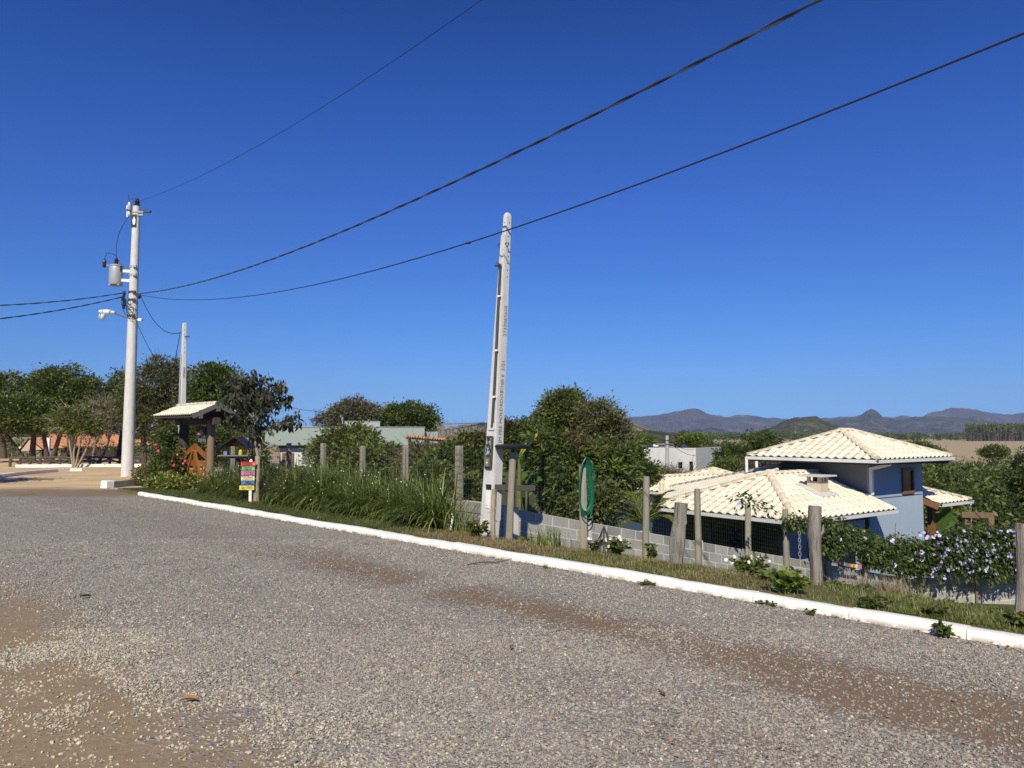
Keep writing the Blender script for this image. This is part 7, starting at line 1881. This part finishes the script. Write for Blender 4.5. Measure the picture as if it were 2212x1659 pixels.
# ------------------------------------------------------------------ litter on the gravel: leaves, brick bits, a twig
def litter():
    r = np.random.default_rng(66)
    flat('dead_leaf', (.28, .13, .04)); flat('leaf_green_dead', (.13, .13, .03)); flat('brick_bit', (.34, .18, .13), .8); flat('pink_bit', (.36, .22, .2), .8)
    def curl_leaf(label, u, v, L, mat, rz):
        b = PZ(u, v, .02); m = MB(); n = 8; d = Vector((math.cos(rz), math.sin(rz), 0)); s = Vector((-d.y, d.x, 0))
        for i in range(n + 1):
            f = i / n; w = L * .2 * math.sin(math.pi * f) ** .7 + .002; z = .012 + L * .10 * math.sin(math.pi * f); c = b + d * (L * (f - .5))
            m.v += [c - s * w + Vector((0, 0, z * 1.2)), c + Vector((0, 0, z * .5)), c + s * w + Vector((0, 0, z * 1.4))]
        for i in range(n):
            for j in (0, 1): k = i * 3 + j; m.f.append([k, k + 1, k + 4, k + 3])
        m.tube([b - d * L * .5 + Vector((0, 0, .02)), b - d * L * .62 + Vector((0, 0, .03))], .003, 4)
        o = m.build('fallen_leaf', M[mat], None, smooth_shade=True, ); tag(o, label, 'leaf')
    curl_leaf('curled brown fallen leaf on the cream gravel at the lower left', 408, 1514, .10, 'dead_leaf', .1)
    curl_leaf('black fallen leaf on the gravel at the left', 185, 1290, .11, 'black_paint', .3)
    curl_leaf('reddish fallen leaf in the middle of the gravel', 1105, 1400, .07, 'dead_leaf', 1.2)
    curl_leaf('brown crumpled leaf on the gravel at the bottom centre', 1430, 1500, .07, 'dead_leaf', 2.0)
    curl_leaf('small dark leaf lying against the kerb at the far left end', 395, 1083, .12, 'black_paint', .8)
    for i in range(46):
        u, v = r.uniform(250, 2180), r.uniform(1260, 1640); p = PZ(u, v, .008)
        if N.x * p.x + N.y * p.y > 7.4: continue
        me = stone_mesh('brick_chip', 700 + i, M['brick_bit'] if i % 3 else M['pink_bit']); o = add('brick_chip', me, None, p); k = r.uniform(.025, .055); o.scale = (k, k, k * .8); o.rotation_euler = (r.normal(0, .3), r.normal(0, .3), r.uniform(0, 6)); tag(o, 'reddish brick chip lying loose in the grey gravel', 'brick chip', 'brick chips scattered in the gravel')
    a = PZ(1010, 1219, .02); b = PZ(1075, 1214, .02); c = PZ(1105, 1207, .03); m = MB(); m.tube([a, a.lerp(b, .5) + Vector((0, .03, .01)), b, c], [.007, .009, .007, .004], 6); o = m.build('twig', M['bark']); tag(o, 'thin dry twig on the gravel near the kerb', 'twig')
    q = PZ(1165, 1205, .03); me = stone_mesh('clod', 900, M['black_paint']); 
    for (u, v, k, lab) in ((632, 1645, .10, 'angular grey rock at the bottom edge of the gravel'), (1846, 1300, .10, 'brown clod lying at the foot of the kerb'), (2190, 1382, .09, 'dark lump against the kerb at the right edge')):
        p = PZ(u, v, .015); me = stone_mesh('rock', int(u), flat('rock%d' % int(u), (.3, .27, .23) if u < 700 else (.2, .14, .09), .9)); o = add('rock', me, None, p); o.scale = (k, k * .8, k * .7); o.rotation_euler = (.2, .1, u); tag(o, lab, 'rock')
litter()
# a shade tree just outside the picture at the left; its shadow falls on the sandy yard
tree('tree', 'spreading tree standing left of the yard outside the frame', 'tree', Vector((-21.8, 23.5, 0)), [(np.array([-20.9, 24, 4.3]), np.array([2.0, 1.4, .9])), (np.array([-22.8, 23, 4.6]), np.array([2.0, 1.6, 1.1]))], 260, 30, .18, 'leaf_dark', 601, .25, nb=14, cl=.6, zbase=0)
# ------------------------------------------------------------------ far wood, tree line, hills and mountains
def far_wood():
    r = np.random.default_rng(71); Y = 900
    m = MB(); pos = []
    for i in range(620):
        u = r.uniform(2088, 2330); yy = Y + r.uniform(0, 90) + max(0, 0); b = P(u, 945, yy); b.z = -8; top = P(u, 918 + r.normal(0, 1.0) - (u - 2090) * .012, Y); z1 = top.z
        m.tube([(b.x, b.y, -8), (b.x, b.y, z1 - 2)], [.3, .14], 4, caps=False); pos += [(b.x + r.normal(0, .8), b.y + r.normal(0, .8), z1 - abs(r.normal(0, 4.2))) for _ in range(30)]
    o = m.build('plantation_trunks', M['bark']); tag(o, kind='stuff')
    pos = np.array(pos); V, T = leaf_quads(pos, r.normal(0, 1, pos.shape), r, 2.2, 1.1, .2); o = np_obj('plantation', V, T, M['leaf_mid']); tag(o, kind='stuff')
    L = []
    for i in range(170):
        u = r.uniform(1360, 2330); yy = r.uniform(950, 1250); s = r.uniform(.6, 1.5); L.append(lobe(u, 945 - 2 * s + r.uniform(-1, 1), r.uniform(6, 18) * s, 2.2 * s, yy))
    V, T, C = foliage(L, 2600, 14, 3.0, r, 3.2); o = np_obj('tree_line', V, T, M['leaf_dark']); tag(o, kind='stuff')
far_wood()
def ridge(name, prof, dist, depth, mat, base=-8.0, rough=1.0, seed=0, na=260, nd=34):
    """prof: (u, v) skyline. A rounded range whose crest stands 'depth' behind its foot at 'dist'."""
    us = [p[0] for p in prof]; vs = [p[1] for p in prof]; V = []
    u = np.linspace(us[0], us[-1], na)
    # a smooth skyline through the given points
    sk = np.interp(u, us, vs); k = np.hanning(5); k /= k.sum(); sk = np.convolve(np.pad(sk, 2, mode='edge'), k, 'valid')
    sk = sk + np.array([mnoise.fractal((q / 34.0, seed, .5), 1.0, 2.0, 5) for q in u]) * 3.4
    for j in range(nd):
        f = j / (nd - 1) * 1.6                       # 0 foot, 1 crest, 1.6 down the far side
        for i in range(na):
            yc = dist + depth; top = P(u[i], sk[i], yc); hgt = top.z - base; x_, y_ = top.x, top.y
            sc = (dist + depth * f) / yc; x, y = x_ * sc, y_ * sc
            prof_h = (smooth(0, 1, f) ** .8 if f <= 1 else 1 - .75 * smooth(1, 1.6, f))
            nz = mnoise.fractal((x / (depth * .35) + seed, y / (depth * .35), seed * 1.7), 1.0, 2.1, 5)
            z = base + hgt * prof_h + hgt * .5 * rough * nz * min(1, f * 2.5) * (max(0, 1 - f) ** .7 if f <= 1 else .4)
            z += hgt * .012 * mnoise.noise((x / 14, y / 14, seed))
            if f <= 1: z = min(z, base + hgt * (.25 + .75 * f) if f < .98 else z)
            V.append((x, y, z - (2 if j == 0 else 0)))
    i, j = np.meshgrid(np.arange(nd - 1), np.arange(na - 1), indexing='ij'); a = (i * na + j).ravel()
    o = np_obj(name, V, np.stack([a, a + 1, a + na + 1, a + na], 1), mat, smooth_shade=True); tag(o, kind='structure'); return o
def hill_mat(name, forest, bare, scale, share, grain=.12):
    m, nt, b, out = newmat(name); wp = wpos(nt)
    n1 = tex(nt, "noise", scale, 6, .6, wp); n2 = tex(nt, "noise", grain, 5, .7, wp); n0 = tex(nt, "noise", grain * .25, 4, .6, wp); v = tex(nt, "vor", grain * 1.3, vec=wp)
    f = ramp(nt, n2.outputs[0], [(.3, [x * .45 for x in forest]), (.7, [x * 1.7 for x in forest])])
    f = mix(nt, 1.0, f, ramp(nt, n0.outputs[0], [(.35, .6), (.65, 1.45)]), 'MULTIPLY')  # lit and dark patches of the relief put into the forest colour
    c = mix(nt, ramp(nt, n1.outputs[0], [(share, 0.0), (share + .05, 1.0)]), f, bare); nt.links.new(c, b.inputs["Base Color"]); b.inputs["Roughness"].default_value = 1; b.inputs["Specular IOR Level"].default_value = 0
    hh = math_(nt, 'ADD', n2.outputs[0], v.outputs["Distance"]); bump(nt, b, hh, 1.0, .35 / grain); M[name] = m
hill_mat('mountain', (.062, .058, .06), (.17, .14, .12), .0028, .585, .03); hill_mat('mountain_dark', (.052, .054, .05), (.15, .125, .095), .004, .62, .04); hill_mat('near_hill', (.06, .062, .03), (.22, .17, .09), .012, .66, .10); hill_mat('bare_hill', (.10, .09, .04), (.24, .19, .10), .02, .42, .10)
ridge('mountains', [(1230, 905), (1350, 902), (1395, 897), (1445, 893), (1478, 883), (1500, 882), (1512, 883), (1530, 894), (1562, 901), (1575, 902), (1610, 900), (1635, 905), (1660, 906), (1700, 902), (1760, 905), (1800, 903), (1850, 900), (1878, 888), (1895, 899), (1930, 903), (1955, 897), (1985, 905), (2010, 893), (2050, 886), (2100, 884), (2130, 890), (2170, 895), (2212, 889), (2330, 884), (2500, 895)], 5200, 900, M['mountain'], seed=3.1)
ridge('mountains', [(1600, 938), (1700, 915), (1750, 908), (1790, 909), (1830, 903), (1855, 902), (1870, 892), (1884, 886), (1899, 893), (1912, 905), (1950, 906), (1990, 902), (2020, 897), (2060, 900), (2110, 908), (2160, 912), (2220, 914), (2350, 908), (2500, 915)], 3800, 600, M['mountain_dark'], seed=7.7)
ridge('hills', [(1440, 942), (1500, 933), (1535, 926), (1560, 928), (1600, 938), (1640, 943)], 3000, 350, M['mountain'], seed=12.3, na=120)
ridge('hills', [(1600, 944), (1660, 925), (1690, 910), (1715, 901), (1745, 899), (1770, 902), (1800, 914), (1840, 930), (1880, 942)], 1500, 230, M['near_hill'], seed=5.2, na=150)
ridge('hills', [(1240, 935), (1290, 920), (1330, 912), (1362, 914), (1395, 926), (1440, 938), (1480, 944)], 1150, 150, M['bare_hill'], seed=9.4, na=120)
ridge('hills', [(900, 940), (960, 930), (1000, 918), (1040, 913), (1090, 910), (1130, 908), (1165, 913), (1200, 918), (1260, 930), (1330, 928), (1400, 930), (1470, 938), (1540, 944)], 700, 110, M['near_hill'], seed=15.4, na=160)
ridge('hills', [(-500, 930), (-200, 925), (100, 935), (300, 940), (480, 930), (560, 926), (640, 932), (800, 938), (930, 944)], 800, 110, M['near_hill'], seed=19.4, na=160)

# ------------------------------------------------------------------ the air between here and the mountains
def haze():
    m = bpy.data.materials.new('haze'); m.use_nodes = True; nt = m.node_tree; nt.nodes.clear()
    o = nt.nodes.new("ShaderNodeOutputMaterial"); v = nt.nodes.new("ShaderNodeVolumePrincipled")
    v.inputs["Color"].default_value = (.48, .64, 1.0, 1); v.inputs["Density"].default_value = HAZE; v.inputs["Anisotropy"].default_value = -0.1
    nt.links.new(v.outputs[0], o.inputs["Volume"])
    b = MB(); b.box((1000, 3200, 195), (14000, 8400, 412)); ob = b.build('haze', m); tag(ob, kind='stuff'); ob.display_type = 'WIRE'
HAZE = 0.000072
haze()
# ------------------------------------------------------------------ soil and sprigs gathered along the foot of the kerb
def kerb_foot():
    r = np.random.default_rng(91); n = 2600
    s = r.uniform(-6, 23, n); w = np_noise(s, s * 0 + 3, .9, 14); k = r.random(n) < np.clip((w - .45) * 3, 0, 1); s = s[k]; n = len(s)
    t = 7.555 - np.abs(r.normal(0, .05, n)); base = np.array([tuple(ST(a, b, 0)) for a, b in zip(s, t)])
    V, T = blade_geo(base, r, (.015, .075), .003, .9); o = np_obj('kerb_foot_grass', V, T, M['mixed_grass']); tag(o, kind='stuff')
    n = 900; s = r.uniform(-6, 23, n); t = 7.56 - np.abs(r.normal(0, .06, n)); pos = np.array([tuple(ST(a, b, .012)) for a, b in zip(s, t)])
    ax = r.normal(0, 1, (n, 3)) * np.array([1, 1, .25]); V, T = leaf_quads(pos, ax, r, .035, .018, .1); o = np_obj('leaf_litter', V, T, M['litter']); tag(o, kind='stuff')
M['litter'] = mat_leaf('litter', (.10, .07, .04), (.2, .14, .07), (.3, .2, .1), trans=.1)
kerb_foot()
